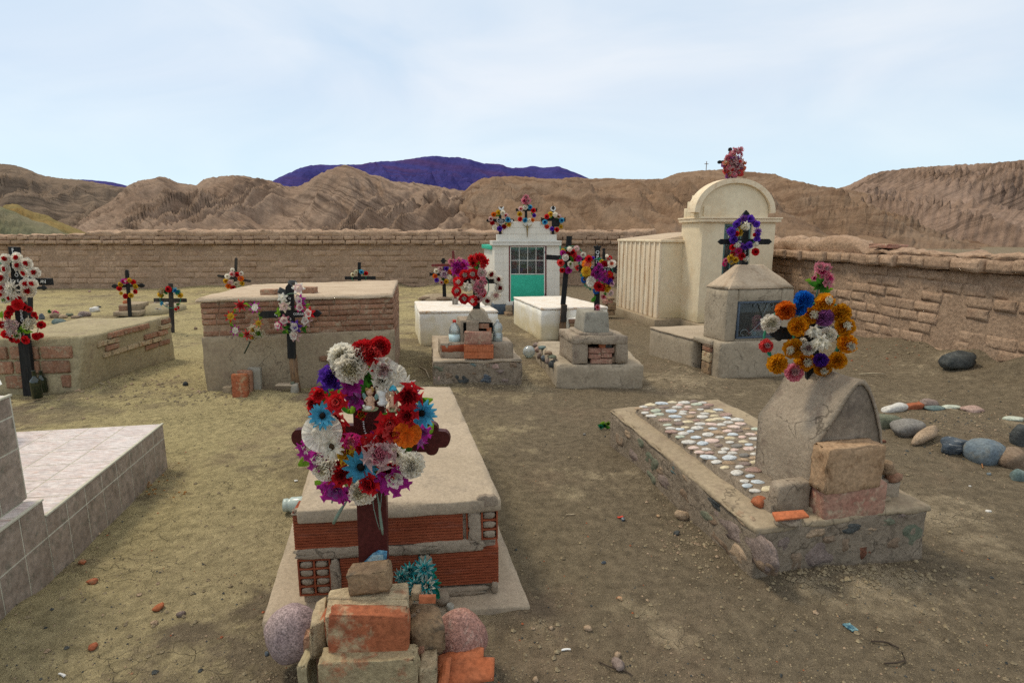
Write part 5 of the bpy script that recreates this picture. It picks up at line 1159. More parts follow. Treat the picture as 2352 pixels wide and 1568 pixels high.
for (x, y, w_, h_), l_ in zip(bl, nm): loose_brick(l_, CC, x, y, w_, h_, Yk + .04, M_brick_or if 'orange' in l_ else (ROCK['dark'] if 'dark' in l_ else (ROCK['brown'] if 'stone' in l_ else M_brick_pinkd)), .10, 0, (0, rr(-.04, .04)), 'rough')
fbox('pedestal', CC, 1722, 700, 1974, 925, Yk + .05, .30, M_cement_grey, tq, top=(1748, 1962), amp=.006)
fbox('shoulder', CC, 1690, 895, 2010, 935, Yk + .03, .36, M_cement_dk, tq, amp=.01)
# low rubble behind, right
for i, (x, y, w_, h_) in enumerate(((1960, 600, 80, 40), (1990, 640, 80, 70), (1985, 700, 70, 40), (1985, 570, 60, 22))):
    loose_brick(['top flat brick of the rubble pile by the ribbed mausoleum corner', 'square brown block of the rubble pile by the ribbed mausoleum corner', 'lowest brick of the rubble pile by the ribbed mausoleum corner', 'thin tile capping the rubble pile by the ribbed mausoleum corner'][i], CC, x, y + 10, w_, h_, 10.3, M_brick_brn if i else M_brick_pinkd, .2, .1, (0, 0), 'rough')

# ------------------------------------------------------------------ chapel with green door
f, k = CDz; Yc = G(1136, 721).y
ch = thing('green_door_chapel', 'small white tiled chapel with a green door and stepped gable', 'chapel', AT(*f(545, 1320), Yc))
def cb(name, x0, y0, x1, y1, dep, mat, off=0.0, par=ch, **kw):
    kw = dict(dict(seg=.5, r=.005, amp=.001, chip=0), **kw); return fbox(name, CDz, x0, y0, x1, y1, Yc + off, dep, mat, par, **kw)
cb('blue_plinth', 190, 1221, 885, 1322, 1.0, plain('blue_tile', (.055, .085, .12), .3, .5, .2, 20), -.012)
cb('pier', 203, 608, 356, 1220, .25, M_chapel); cb('pier', 746, 608, 885, 1220, .25, M_chapel)
cb('cornice', 182, 560, 905, 608, .32, M_chapel_w, -.06); cb('cornice_lip', 182, 556, 908, 572, .34, M_chapel_w, -.075)
for i, (x0, x1, y0, y1) in enumerate(((230, 855, 490, 558), (294, 790, 423, 490), (356, 726, 390, 423), (397, 688, 356, 390))): cb('gable_step', x0, y0, x1, y1, .10, M_chapel, -.02)
cb('side_wall', 203, 640, 225, 1220, 1.3, M_chapel, .25); cb('side_wall', 868, 640, 885, 1220, 1.3, M_chapel, .25)
cb('back_wall', 203, 620, 885, 1220, .1, plain('chapel_inside', (.42, .42, .38), .8), .95)
cb('roof', 172, 604, 895, 650, 1.3, M_green, .26)
# tile joints as recessed grout: thin raised tiles
for (x0, x1) in ((205, 300), (300, 354), (748, 830), (830, 884)):
    for j in range(7):
        y0 = 612 + j * 87; cb('tile', x0 + .35, y0 + .35, x1 - .35, min(y0 + 86.6, 1218), .006, M_chapel, -.0015)
for j, (x0, x1, y0, y1) in enumerate(((232, 345, 492, 556), (345, 460, 492, 556), (460, 640, 492, 556), (640, 745, 492, 556), (745, 853, 492, 556), (296, 345, 425, 488), (345, 460, 425, 488), (460, 640, 425, 488), (640, 745, 425, 488), (745, 788, 425, 488), (399, 460, 358, 421), (460, 640, 358, 421), (640, 686, 358, 421))): cb('tile', x0 + .35, y0, x1 - .35, y1, .006, M_chapel, -.0215)
door = cb('door_frame', 355, 606, 366, 1215, .06, M_redwood, -.01); cb('door_frame', 736, 606, 747, 1215, .06, M_redwood, -.01); cb('door_frame', 366, 606, 736, 616, .06, M_redwood, -.01)
dr = cb('door', 374, 912, 722, 1188, .03, M_green, .0)
for (x0, y0, x1, y1) in ((366, 616, 376, 1190), (722, 616, 734, 1190), (376, 616, 722, 626), (376, 902, 722, 911), (376, 1186, 722, 1196)): put('frame', cb('tmp', x0, y0, x1, y1, .035, M_chapel_w, -.004).data and ([], []), M_chapel_w) if False else cb('door_trim', x0, y0, x1, y1, .035, M_chapel_w, -.004)
for x in (461, 549, 636): cb('glazing_bar', x, 626, x + 5, 902, .02, M_chapel_w, .0)
cb('glazing_bar', 376, 760, 722, 766, .02, M_chapel_w, .002)
for i, (x0, x1) in enumerate(((376, 461), (466, 549), (554, 636), (641, 722))):
    for (y0, y1) in ((626, 760), (766, 902)): cb('pane', x0, y0, x1, y1, .004, M_glass, .012)
cb('doorstep', 330, 1196, 400, 1230, .1, M_chapel_w, -.05)
cb('hinge', 727, 668, 735, 690, .01, M_metal, -.014); cb('hinge', 727, 1110, 735, 1135, .01, M_metal, -.014)
fbox('threshold_block', CDz, 328, 1234, 392, 1312, Yc - .12, .15, M_plaster, ch); fbox('threshold_block', CDz, 326, 1310, 396, 1390, Yc - .3, .25, M_brick_brn, ch)
# inside: plaque and flowers
cb('plaque', 470, 690, 560, 735, .02, plain('aged_paper', (.32, .28, .2), .8), .6); cb('text_board', 400, 745, 640, 860, .02, plain('pale_board', (.55, .54, .5), .8), .75)
wreath('mixed flowers inside the chapel seen through the window panes', 'flowers', 'chapel_flowers', Yc + .35, CDz, [(415, 790, 45, 'carn', 'coral', 'orange'), (412, 830, 42, 'carn', 'coral', 'red'), (395, 735, 50, 'loose', 'pink', 'palepink'), (480, 855, 50, 'loose', 'purple', 'violet'), (520, 878, 60, 'rose', 'deepred', 'red'), (565, 850, 45, 'rose', 'red', 'deepred'), (500, 820, 40, 'loose', 'green'), (655, 735, 50, 'carn', 'red', 'coral'), (695, 740, 55, 'carn', 'palepink', 'pink'), (660, 790, 60, 'loose', 'magenta', 'lilac'), (690, 790, 50, 'loose', 'pink', 'lilac'), (650, 885, 55, 'rose', 'deepred', 'red'), (400, 668, 40, 'rose', 'deepred'), (660, 650, 50, 'loose', 'deepred', 'green'), (410, 880, 50, 'loose', 'blue', 'green'), (445, 800, 40, 'loose', 'offwhite', 'yellow')], leaves=[(430, 680, 40, 270), (580, 660, 40, 280), (600, 670, 40, 250), (525, 820, 40, 90, 'lime'), (560, 890, 40, 90), (620, 860, 40, 100), (600, 640, 60, 0), (400, 640, 60, 0), (680, 635, 60, 10)])
# crucifix
cr = thing('crucifix', 'small brass crucifix figure fixed on the white stepped gable of the chapel', 'crucifix', AT(*f(547, 450), Yc - .04)); m_ = mpp(cr.location) / k
sk = [((547, 400), 8), ((548, 425), 8.5), ((547, 450), 7.5), ((546, 475), 5.5), ((547, 500), 4), ((546, 522), 3)]
put('body', tube([AT(*f(*p), Yc - .045) for p, _ in sk], [r_ * m_ for _, r_ in sk], 8), M_gold, cr)
put('head', lathe([(0, -8 * m_), (6 * m_, -4 * m_), (6.5 * m_, 3 * m_), (3 * m_, 8 * m_), (0, 9 * m_)], AT(*f(545, 393), Yc - .05), 10), M_gold, cr)
for s_, x in ((-1, 499), (1, 597)): put('arm', tube([AT(*f(547 + s_ * 5, 415), Yc - .045), AT(*f(547 + s_ * 25, 405), Yc - .05), AT(*f(x, 384), Yc - .045)], [5 * m_, 4 * m_, 3 * m_], 7), M_gold, cr)

# ------------------------------------------------------------------ cream mausoleum
zP = .13; O = G(1601, 742, zP); e = Vector((1, .21, 0)).normalized(); d = Vector((-.211, 1, 0)).normalized()
ma = thing('cream_mausoleum', 'tall cream plastered mausoleum with arched front and ribbed side annexe', 'mausoleum', pl(O, 0))
def Lp(a, b, z): return pl(O + e * a + d * b, z)
def mb_(name, a0, a1, b0, b1, z0_, z1_, mat, par=ma, **kw):
    kw = dict(dict(seg=.15, r=.008, amp=.002, freq=3), **kw)
    return put(name, hexa([Lp(a0, b0, z0_), Lp(a1, b0, z0_), Lp(a1, b1, z0_), Lp(a0, b1, z0_)], [Lp(a0, b0, z1_), Lp(a1, b0, z1_), Lp(a1, b1, z1_), Lp(a0, b1, z1_)], **kw), mat, par)
def face_a(px, py, b=0.0): P = hit(px, py, O + d * b, d.cross(Vector((0, 0, 1))) .cross(Vector((0, 0, 1)))) if False else hit(px, py, O + d * b, Vector((e.y, -e.x, 0))); return (P - O).dot(e), P.z
Wm = face_a(1775, 600)[0]; zc = face_a(1601, 510)[1]; ztp = face_a(1688, 409)[1]; zsp = face_a(1600, 490)[1]
a_d0, _ = face_a(1659.5, 600); a_d1, _ = face_a(1722, 600); zd = face_a(1680, 514)[1]
dm = .66
mb_('wall', 0, a_d0, 0, dm, zP, zc, M_cream); mb_('wall', a_d1, Wm, 0, dm, zP, zc, M_cream); mb_('wall', a_d0, a_d1, .001, dm - .001, zd, zc - .001, M_cream)
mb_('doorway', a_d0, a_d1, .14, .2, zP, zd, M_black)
for a0, a1 in ((a_d0, a_d0 + .045), (a_d1 - .045, a_d1)): mb_('door_frame', a0, a1, .03, .09, zP, zd, plain('teal_iron', (.09, .16, .15), .5), seg=1)
mb_('door_frame', a_d0 + .045, a_d1 - .045, .03, .09, zd - .045, zd, plain('teal_iron', (.09, .16, .15)), seg=1)
for i in range(1, 3): aa = a_d0 + (a_d1 - a_d0) * i / 3; mb_('door_bar', aa - .006, aa + .006, .05, .062, zP, zd - .045, plain('teal_iron', (.09, .16, .15)), seg=1)
mb_('door_pane', a_d0 + .045, a_d1 - .045, .07, .074, zP, zd - .045, M_glass, seg=1)
mb_('cornice', -.045, Wm + .06, -.05, dm + .03, zc, zc + .05, M_cream_trim); mb_('cornice', -.06, Wm + .075, -.065, dm + .04, zc + .05, zc + .075, M_cream_trim)
# arched pediment
ac = face_a(1688, 480)[0]; Ro = (face_a(1781, 480)[0] - face_a(1595.5, 480)[0]) / 2; zs0 = zc + .077; hz = ztp - zs0
def arch(r_, zr_, b0, b1, n_=28, zb_=zs0):
    pts = [(ac + cos(pi * i / n_) * r_, zb_ + (.12 * zr_) + sin(pi * i / n_) * zr_ * .88) for i in range(n_ + 1)]; pts = [(ac + r_, zb_)] + pts + [(ac - r_, zb_)]
    m = len(pts); V = [Lp(a, b0, z) for a, z in pts] + [Lp(a, b1, z) for a, z in pts]; return V, m
V, m = arch(Ro * .86, hz * .88, .02, .16); Fc = [tuple(range(m)), tuple(range(m, 2 * m))[::-1]] + [(i, i + m, (i + 1) % m + m, (i + 1) % m) for i in range(m)]
put('pediment', (V, Fc), M_cream, ma, smooth=False)
V1, m = arch(Ro, hz, -.03, .19); V2, _ = arch(Ro * .875, hz * .875, -.03, .19)
V1 = [v for v in V1]; V = V1 + V2; Fc = []
lo = 2                                                     # band ends a little above the cornice
for i in range(1, m - 2):
    Fc += [(i, 2 * m + i, 2 * m + i + 1, i + 1), (m + i + 1, 3 * m + i + 1, 3 * m + i, m + i), (i + 1, m + i + 1, m + i, i), (2 * m + i, 3 * m + i, 3 * m + i + 1, 2 * m + i + 1)]
Fc += [(1, m + 1, 3 * m + 1, 2 * m + 1), (m - 2, 2 * m + m - 2, 3 * m + m - 2, m + m - 2)]
put('arch_moulding', (V, Fc), M_cream_trim, ma, smooth=False)
mb_('parapet', .0, .12, -.01, .22, zc + .075, zc + .24, M_cream); 
for i, (b0, b1, h_) in enumerate(((.2, .33, .34), (.33, .46, .25), (.46, .56, .15))): mb_('side_step', -.03 , .12, b0, b1, zc + .075, zc + .075 + h_, M_cream)
mb_('side_step', -.03, .12, .02, .2, zc + .075, zc + .44, M_cream)
# annexe
aA = -.37; bA = dm - .08; bB = bA + 1.78; zr0 = AT(1513, 557, Lp(aA, bA, 0).y).z
mb_('annexe_wall', aA, Wm + .35, bA, bB, zP, zr0, M_cream)
mb_('roof_edge', aA - .04, Wm + .39, bA - .04, bB + .04, zr0, zr0 + .045, M_cream_trim)
V = [Lp(aA - .03, bA, zr0 + .045), Lp(Wm + .36, bA, zr0 + .045), Lp(Wm + .36, bB, zr0 + .045), Lp(aA - .03, bB, zr0 + .045), Lp(Wm / 2, bA + .1, zr0 + .20), Lp(Wm / 2, bB, zr0 + .16)]
put('roof', (V, [(0, 1, 4), (1, 2, 5, 4), (2, 3, 5), (3, 0, 4, 5)]), M_pinky, ma, smooth=False)
for i in range(10): b = bA + .02 + i * (bB - bA - .06) / 9; mb_('rib', aA - .035, aA - .0, b - .012, b + .035, zP, zr0, M_cream_rib, seg=.3)
mb_('ribbed_panel', aA - .012, aA - .001, bA, bB, zP, zr0, M_cream_rib)
mb_('plinth', aA - .13, Wm + .45, bA - .12, bB + .1, -.05, zP + .001, M_plaster, amp=.006)
mb_('plinth', -.05, Wm + .1, -.6, bA - .12, -.05, zP - .003, M_plaster, amp=.006)

# ------------------------------------------------------------------ grey niche tomb in front of it
A0 = G(1654.5, 869); zg = zat(1655, 787, A0)
q = [(1655, 787), (1850, 790), (1700, 748), (1493, 746)]; C = corners(q, zg); C[1] = C[0] + e * 1.02; C[2] = C[3] + e * 1.02; ctr = (C[0] + C[2]) / 2
tg = thing('pyramid_top_tomb', 'grey cement tomb with a pyramid topped niche and iron glazed window', 'tomb', (ctr.x, ctr.y, 0))
Cc = [pl(P, 0) for P in C]; dl = (Cc[3] - Cc[0]).normalized(); el = (Cc[1] - Cc[0]).normalized()
def Gp(a, b, z): return pl(Cc[0] + el * a + dl * b, z)
def gb(name, a0, a1, b0, b1, z0_, z1_, mat, top=None, par=tg, **kw):
    kw = dict(dict(seg=.06, r=.012, amp=.006, freq=5, chip=.012), **kw); t0 = top or (a0, a1, b0, b1)
    return put(name, hexa([Gp(a0, b0, z0_), Gp(a1, b0, z0_), Gp(a1, b1, z0_), Gp(a0, b1, z0_)], [Gp(t0[0], t0[2], z1_), Gp(t0[1], t0[2], z1_), Gp(t0[1], t0[3], z1_), Gp(t0[0], t0[3], z1_)], **kw), mat, par)
Lb = (Cc[3] - Cc[0]).length; Wb = .98
gb('front_block', 0, Wb, 0, .12, -.05, zg, M_cement); gb('front_block', .16, Wb, .12, .44, -.05, zg - .002, M_cement); gb('shelf', -.01, .17, .118, .44, zg - .06, zg, M_cement)
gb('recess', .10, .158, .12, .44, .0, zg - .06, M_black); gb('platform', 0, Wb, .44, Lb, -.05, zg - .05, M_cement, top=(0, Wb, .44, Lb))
gb('platform_top', -.01, Wb, .44, Lb, zg - .05, zg - .045 + .02, M_cement_top, top=(-.01, Wb, .44, Lb))
yb = [.05, .16, .25, .31]; hb_ = [.13, .105, .05, .04]
z_ = .0
for i, (h_, lb_) in enumerate(((.135, 'lowest reddish brick in the left side opening of the pyramid top tomb'), (.115, 'pale sandy brick, second from below in the side opening of the pyramid top tomb'), (.05, 'flat red brick, third from below in the side opening of the pyramid top tomb'), (.035, 'thin stone wedged at the top of the side opening of the pyramid top tomb'))):
    c = Gp(.035, .20, z_ + h_ / 2 + .005); tag(brick('brick', [M_brick_brn, M_brick_tan, M_brick, ROCK['brown']][i], c, .1, .16, h_ - .006, None, ang0 * 0 + math.atan2(el.y, el.x), (0, rr(-.05, .05)), 'rough'), lb_, 'brick'); z_ += h_ + .002
gF = Vector((el.y, -el.x, 0)); na0 = (hit(1666, 775, Cc[0] + dl * .05, gF) - Cc[0]).dot(el); na1 = (hit(1817, 775, Cc[0] + dl * .05, gF) - Cc[0]).dot(el); zE = hit(1740, 664, Cc[0] + dl * .05, gF).z; zA_ = hit(1705, 608, Cc[0] + dl * .22, gF).z
wz0 = hit(1700, 777.5, Cc[0] + dl * .05, gF).z; wz1 = hit(1700, 693, Cc[0] + dl * .05, gF).z; wa0 = (hit(1694, 740, Cc[0] + dl * .05, gF) - Cc[0]).dot(el); wa1 = (hit(1793, 740, Cc[0] + dl * .05, gF) - Cc[0]).dot(el)
b0, b1 = .05, .40
gb('niche_wall', na0, wa0, b0, b1, zg, zE, M_cement); gb('niche_wall', wa1, na1, b0, b1, zg, zE, M_cement); gb('niche_wall', wa0, wa1, b0 + .003, b1, wz1, zE - .002, M_cement); gb('niche_wall', wa0, wa1, b0 + .003, b1, zg, wz0, M_cement, chip=0)
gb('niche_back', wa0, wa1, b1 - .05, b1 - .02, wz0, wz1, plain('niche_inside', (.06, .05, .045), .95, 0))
wm = (na0 + na1) / 2; gb('pyramid_top', na0 - .012, na1 + .012, b0 - .012, b1 + .012, zE, zA_, M_pinky, top=(wm - .16, wm + .12, (b0 + b1) / 2 - .04, (b0 + b1) / 2 + .04), amp=.006)
fr = M_metal
for a0, a1, z0_, z1_ in ((wa0, wa1, wz0, wz0 + .018), (wa0, wa1, wz1 - .018, wz1), (wa0, wa0 + .018, wz0 + .018, wz1 - .018), (wa1 - .018, wa1, wz0 + .018, wz1 - .018)): gb('window_frame', a0, a1, b0 - .012, b0 + .02, z0_, z1_, fr, seg=1, r=.002, amp=0, chip=0)
gb('pane', wa0 + .018, wa1 - .018, b0 + .01, b0 + .013, wz0 + .018, wz1 - .018, M_glass, seg=1, r=.001, amp=0, chip=0)
def scroll(pts): P = [Gp(wa0 + (wa1 - wa0) * x, b0 - .004, wz0 + (wz1 - wz0) * z) for x, z in pts]; put('iron_scroll', tube(P, .0045, 6), M_scroll, tg)
sp = lambda cx_, cz_, r_, a0, a1: [(cx_ + cos(a) * r_ * (1 - .6 * i / 14) * .9, cz_ + sin(a) * r_ * (1 - .6 * i / 14)) for i, a in enumerate([a0 + (a1 - a0) * i / 14 for i in range(15)])]
scroll([(.08 + .5, .48), (.56, .7), (.50, .84)] + sp(.41, .87, .10, 0, 4.6)); scroll([(.08 + .5, .48), (.60, .7), (.66, .84)] + sp(.75, .87, .10, pi, pi - 4.6)); scroll([(.58, .48), (.40, .25), (.28, .13)] + sp(.16, .14, .12, .2, 5.0)); scroll([(.58, .48), (.76, .25), (.88, .13)])
YN = Gp(.3, .2, 0).y
wreath('pink flowers and a red candle holder behind the iron scroll window', 'flowers', 'niche_flowers', YN, CF, [(285, 735, 80, 'carn', 'pink', 'palepink'), (290, 800, 80, 'carn', 'pink', 'hotpink'), (320, 765, 60, 'carn', 'lilac', 'pink'), (205, 800, 50, 'bud', 'deepred', 'coral'), (215, 850, 40, 'rose', 'red', 'pink'), (262, 862, 30, 'loose', 'cyan', 'white'), (205, 875, 40, 'carn', 'white', 'tan'), (390, 860, 40, 'loose', 'red', 'palepink')], leaves=[(260, 780, 40), (310, 720, 40)])
# ------------------------------------------------------------------ crosses and wreaths
# chapel gable
Yg = Yc + .03
bk_ = M_blackwood
c1 = cross('black cross with a heart plate and white hat emblem, left on the chapel gable', Yg, CDz, [(262, 240), (264, 490), 28], [(135, 345), (395, 345), 34], ends='tip', group='crosses on the chapel gable')
hp = [(sin(t_) ** 3 * 46, 33 * cos(t_) - 15 * cos(2 * t_) - 6 * cos(3 * t_) - 2 * cos(4 * t_)) for t_ in [2 * pi * i / 40 for i in range(40)]]
f, k = CDz; P = AT(*f(273, 355), Yg - .03); m_ = mpp(P) / k
def plate(par, name, pts, P, m, y0, y1, mat): return put(name, prism([(P.x + x * m, P.z + z * m) for x, z in pts], y0, y1), mat, par, smooth=False)
plate(c1, 'heart_rim', [(x, z * .98) for x, z in hp], P, m_, Yg - .040, Yg - .028, M_letter); plate(c1, 'heart_plate', [(x * .86, z * .86) for x, z in hp], P, m_, Yg - .044, Yg - .039, bk_)
for j in range(4): text_mesh(['QEPD', 'RECUERDO', 'DE TUS', 'HIJOS'][j], P + Vector((0, -.046 + (Yg - P.y) * 0 - (0), (18 - j * 14) * m_)) + Vector((0, Yg - P.y, 0)), 12 * m_, c1)
P = AT(*f(275, 215), Yg); plate(c1, 'emblem', [(-28, 22), (-20, 8), (0, 2), (20, 8), (28, 22), (27, 0), (16, -20), (-16, -20), (-27, 0)], P, m_, Yg - .018, Yg + .01, M_letter); plate(c1, 'emblem', [(-16, 10), (0, -4), (16, 10), (0, 14)], P, m_, Yg - .024, Yg - .018, bk_)
P = AT(*f(384, 350), Yg); plate(c1, 'emblem', [(-14, 0), (-4, 14), (10, 10), (14, 0), (10, -12), (-4, -14)], P, m_, Yg - .026, Yg - .018, M_letter)
cross('black cross with pointed arms in the middle of the chapel gable', Yg + .01, CDz, [(533, 190), (533, 358), 28], [(432, 235), (645, 235), 28], ends='tip', armends=('fork', 'fork'), group='crosses on the chapel gable')
c3 = cross('black cross with a square plate and ring emblem, right on the chapel gable', Yg, CDz, [(816, 245), (816, 490), 28], [(695, 335), (940, 335), 34], ends='tip', armends=('fork', 'fork'), group='crosses on the chapel gable')
P = AT(*f(846, 365), Yg); plate(c3, 'plate', [(-46, 42), (44, 42), (40, -30), (24, -44), (-24, -44), (-40, -30)], P, m_, Yg - .030, Yg - .020, bk_)
P = AT(*f(817, 222), Yg); plate(c3, 'emblem', [(cos(a) * 27, sin(a) * 27) for a in [2 * pi * i / 18 for i in range(18)]], P, m_, Yg - .018, Yg + .01, M_letter); plate(c3, 'emblem', [(0, -16), (18, 6), (0, 34), (-18, 6)], P, m_, Yg - .024, Yg - .0185, bk_)
wreath('ring of mixed tissue flowers on the left cross of the chapel gable', 'wreath', 'wreath', Yg - .05, CDz, [(243, 260, 50, 'carn', 'yellow'), (290, 265, 54, 'carn', 'offwhite', 'white'), (197, 282, 50, 'carn', 'orange'), (325, 293, 50, 'carn', 'palepink', 'red'), (343, 337, 54, 'carn', 'cyan', 'blue'), (165, 330, 50, 'carn', 'palepink', 'deepred'), (180, 370, 46, 'carn', 'deepred', 'red'), (207, 417, 52, 'carn', 'offwhite', 'white'), (258, 432, 54, 'carn', 'violet', 'purple'), (303, 410, 46, 'carn', 'deepred'), (352, 388, 46, 'carn', 'yellow', 'orange')], (255, 345, 88), [(240, 295, 30), (320, 380, 30), (225, 295, 26)], 'wreaths on the chapel gable')
wreath('ring of mixed tissue flowers with a pink bouquet on the middle gable cross', 'wreath', 'wreath', Yg - .04, CDz, [(533, 105, 56, 'loose', 'pink', 'palepink'), (512, 140, 60, 'loose', 'pink', 'hotpink'), (555, 140, 56, 'loose', 'pink', 'palepink'), (535, 160, 50, 'carn', 'pink', 'palepink'), (478, 225, 50, 'carn', 'palepink', 'red'), (527, 208, 50, 'carn', 'offwhite', 'white'), (575, 207, 48, 'carn', 'cyan', 'blue'), (610, 240, 48, 'carn', 'red', 'deepred'), (467, 277, 50, 'carn', 'yellow', 'gold'), (618, 292, 40, 'carn', 'violet'), (470, 330, 46, 'carn', 'red'), (523, 342, 48, 'carn', 'cyan', 'blue'), (567, 342, 40, 'carn', 'white'), (603, 340, 36, 'carn', 'orange')], (540, 275, 72), [(555, 190, 40), (515, 185, 40), (595, 275, 30)], 'wreaths on the chapel gable')
wreath('ring of mixed tissue flowers on the right cross of the chapel gable', 'wreath', 'wreath', Yg - .05, CDz, [(790, 278, 50, 'carn', 'yellow', 'gold'), (838, 283, 52, 'carn', 'offwhite', 'white'), (750, 305, 50, 'carn', 'red', 'deepred'), (875, 303, 46, 'carn', 'palepink', 'gold'), (905, 342, 52, 'carn', 'cyan', 'blue'), (730, 362, 54, 'carn', 'cyan', 'blue'), (753, 410, 42, 'carn', 'red', 'orange'), (803, 432, 44, 'carn', 'violet'), (855, 440, 48, 'carn', 'red', 'deepred'), (898, 410, 40, 'carn', 'yellow')], (815, 355, 88), [(800, 310, 30), (860, 320, 30), (855, 465, 26)], 'wreaths on the chapel gable')
# far back crosses
cross('weathered wooden cross with splintered arms behind the left of the big tomb', 9.8, CB, [(470, 85), (440, 800), 22], [(300, 247), (604, 300), 22], ends='tip', mat=M_greywood, bury=.1)
wreath('ring of white, orange and yellow tissue flowers on the weathered cross', 'wreath', 'wreath', 9.76, CB, [(435, 193, 38, 'carn', 'offwhite'), (385, 253, 48, 'carn', 'white', 'offwhite'), (430, 230, 50, 'carn', 'palepink', 'coral'), (480, 235, 48, 'carn', 'red', 'deepred'), (520, 228, 44, 'carn', 'offwhite', 'palepink'), (515, 275, 52, 'carn', 'orange', 'salmon'), (370, 298, 46, 'carn', 'yellow', 'amber'), (395, 348, 50, 'carn', 'orange'), (527, 322, 42, 'carn', 'yellow'), (410, 310, 44, 'carn', 'palepink'), (470, 328, 46, 'carn', 'cream'), (440, 365, 46, 'carn', 'red')], (452, 285, 80))
cross('plain black cross half hidden behind the right end of the big tomb', 9.8, CB, [(1658, 118), (1658, 650), 28], [(1520, 270), (1816, 268), 30], ends='plain', bury=.1)
wreath('few cream, blue and red tissue flowers on the plain cross behind the big tomb', 'wreath', 'wreath', 9.76, CB, [(1627, 210, 38, 'carn', 'cream'), (1595, 238, 40, 'carn', 'cream', 'tan'), (1680, 210, 44, 'carn', 'cyan', 'blue'), (1722, 225, 38, 'carn', 'red', 'deepred')], (1655, 262, 68), [(1610, 245, 28), (1700, 235, 28)])
cross('small black cross with spiky ornate ends near the stone covered mound', 10.4, CA, [(995, 360), (1022, 740), 24], [(888, 480), (1127, 474), 20], ends='ornate', armends=('ornate', 'ornate'), bury=.05)
wreath('ring of red and yellow tissue flowers on the ornate little cross', 'wreath', 'wreath', 10.36, CA, [(970, 440, 38, 'carn', 'magenta', 'red'), (990, 440, 40, 'carn', 'hotpink', 'white'), (1015, 432, 36, 'carn', 'yellow'), (1045, 447, 38, 'carn', 'red'), (945, 465, 38, 'carn', 'yellow'), (1062, 480, 38, 'carn', 'yellow'), (935, 498, 36, 'carn', 'red'), (1062, 522, 36, 'carn', 'red', 'deepred'), (1028, 552, 38, 'carn', 'yellow', 'gold'), (985, 557, 38, 'carn', 'red'), (950, 535, 28, 'carn', 'yellow')], (1000, 492, 65))
t = thing('cross_base', 'small brick and cement block under the ornate little cross', 'base', G(296, 728))
fbox('block', CA, 930, 622, 1078, 712, G(296, 726).y, .5, M_plaster, t); fbox('footing', CA, 885, 680, 1090, 716, G(296, 727).y - .1, .7, M_plaster, t)
loose_brick('rusty brick set in the front of the ornate cross base', CA, 960, 655, 60, 40, G(296, 726).y - .05, M_brick, .1, 0, (0, 0), 'rough')
bottle('small terracotta jug resting on the ornate cross base', CA, 992, 590, 622, 50, G(296, 726).y + .15, [(.6, 0), (.95, .25), (1, .5), (.85, .8), (.7, .9), (.8, 1.0)], M_terra, 'jug', 'jug')
Y4 = G(395, 764).y
cross('dark plank cross with square arms standing at the back corner of the low tomb', Y4, CA, [(1338, 458), (1350, 845), 34, 30], [(1210, 588), (1463, 590), 30], ends='plain', mat=M_greywood, bury=.08)
wreath('thin wreath with red, blue and yellow flowers on the plank cross', 'wreath', 'wreath', Y4 - .03, CA, [(1320, 503, 48, 'carn', 'red', 'deepred'), (1378, 515, 44, 'loose', 'cyan', 'blue'), (1270, 520, 46, 'loose', 'tan', 'cream'), (1257, 545, 40, 'carn', 'yellow'), (1415, 550, 40, 'carn', 'yellow', 'gold'), (1400, 525, 34, 'loose', 'aqua', 'cyan'), (1300, 520, 34, 'loose', 'aqua', 'green'), (1395, 648, 24, 'carn', 'red', 'white'), (1378, 660, 22, 'carn', 'red'), (1270, 615, 30, 'loose', 'cyan')], (1335, 570, 82), [(1300, 530, 36), (1390, 540, 36), (1275, 560, 36), (1395, 620, 30)])
mm_ = thing('stone_mound', 'low earth mound covered with flat pale stones behind the low tomb', 'mound', G(348, 724))
Pm = G(350, 722); put('earth', rock(Pm + Vector((.0, .35, .0)), .62, 1.1, .42, 3, 3, .1, flat=.2), M_plaster_y, mm_)
for i in range(34):
    a = rr(0, 2 * pi); r_ = sqrt(rr(0, 1)) * .9; p = Pm + Vector((cos(a) * r_ * .29, .35 + sin(a) * r_ * .5, .20 * sqrt(max(0, 1 - r_ * r_)) + .005)); put('stone', rock(p, rr(.08, .15), rr(.06, .10), .03, i, 1, .2), ROCK[RND.choice(['tan', 'pink', 'white', 'tan', 'grey'])], mm_)

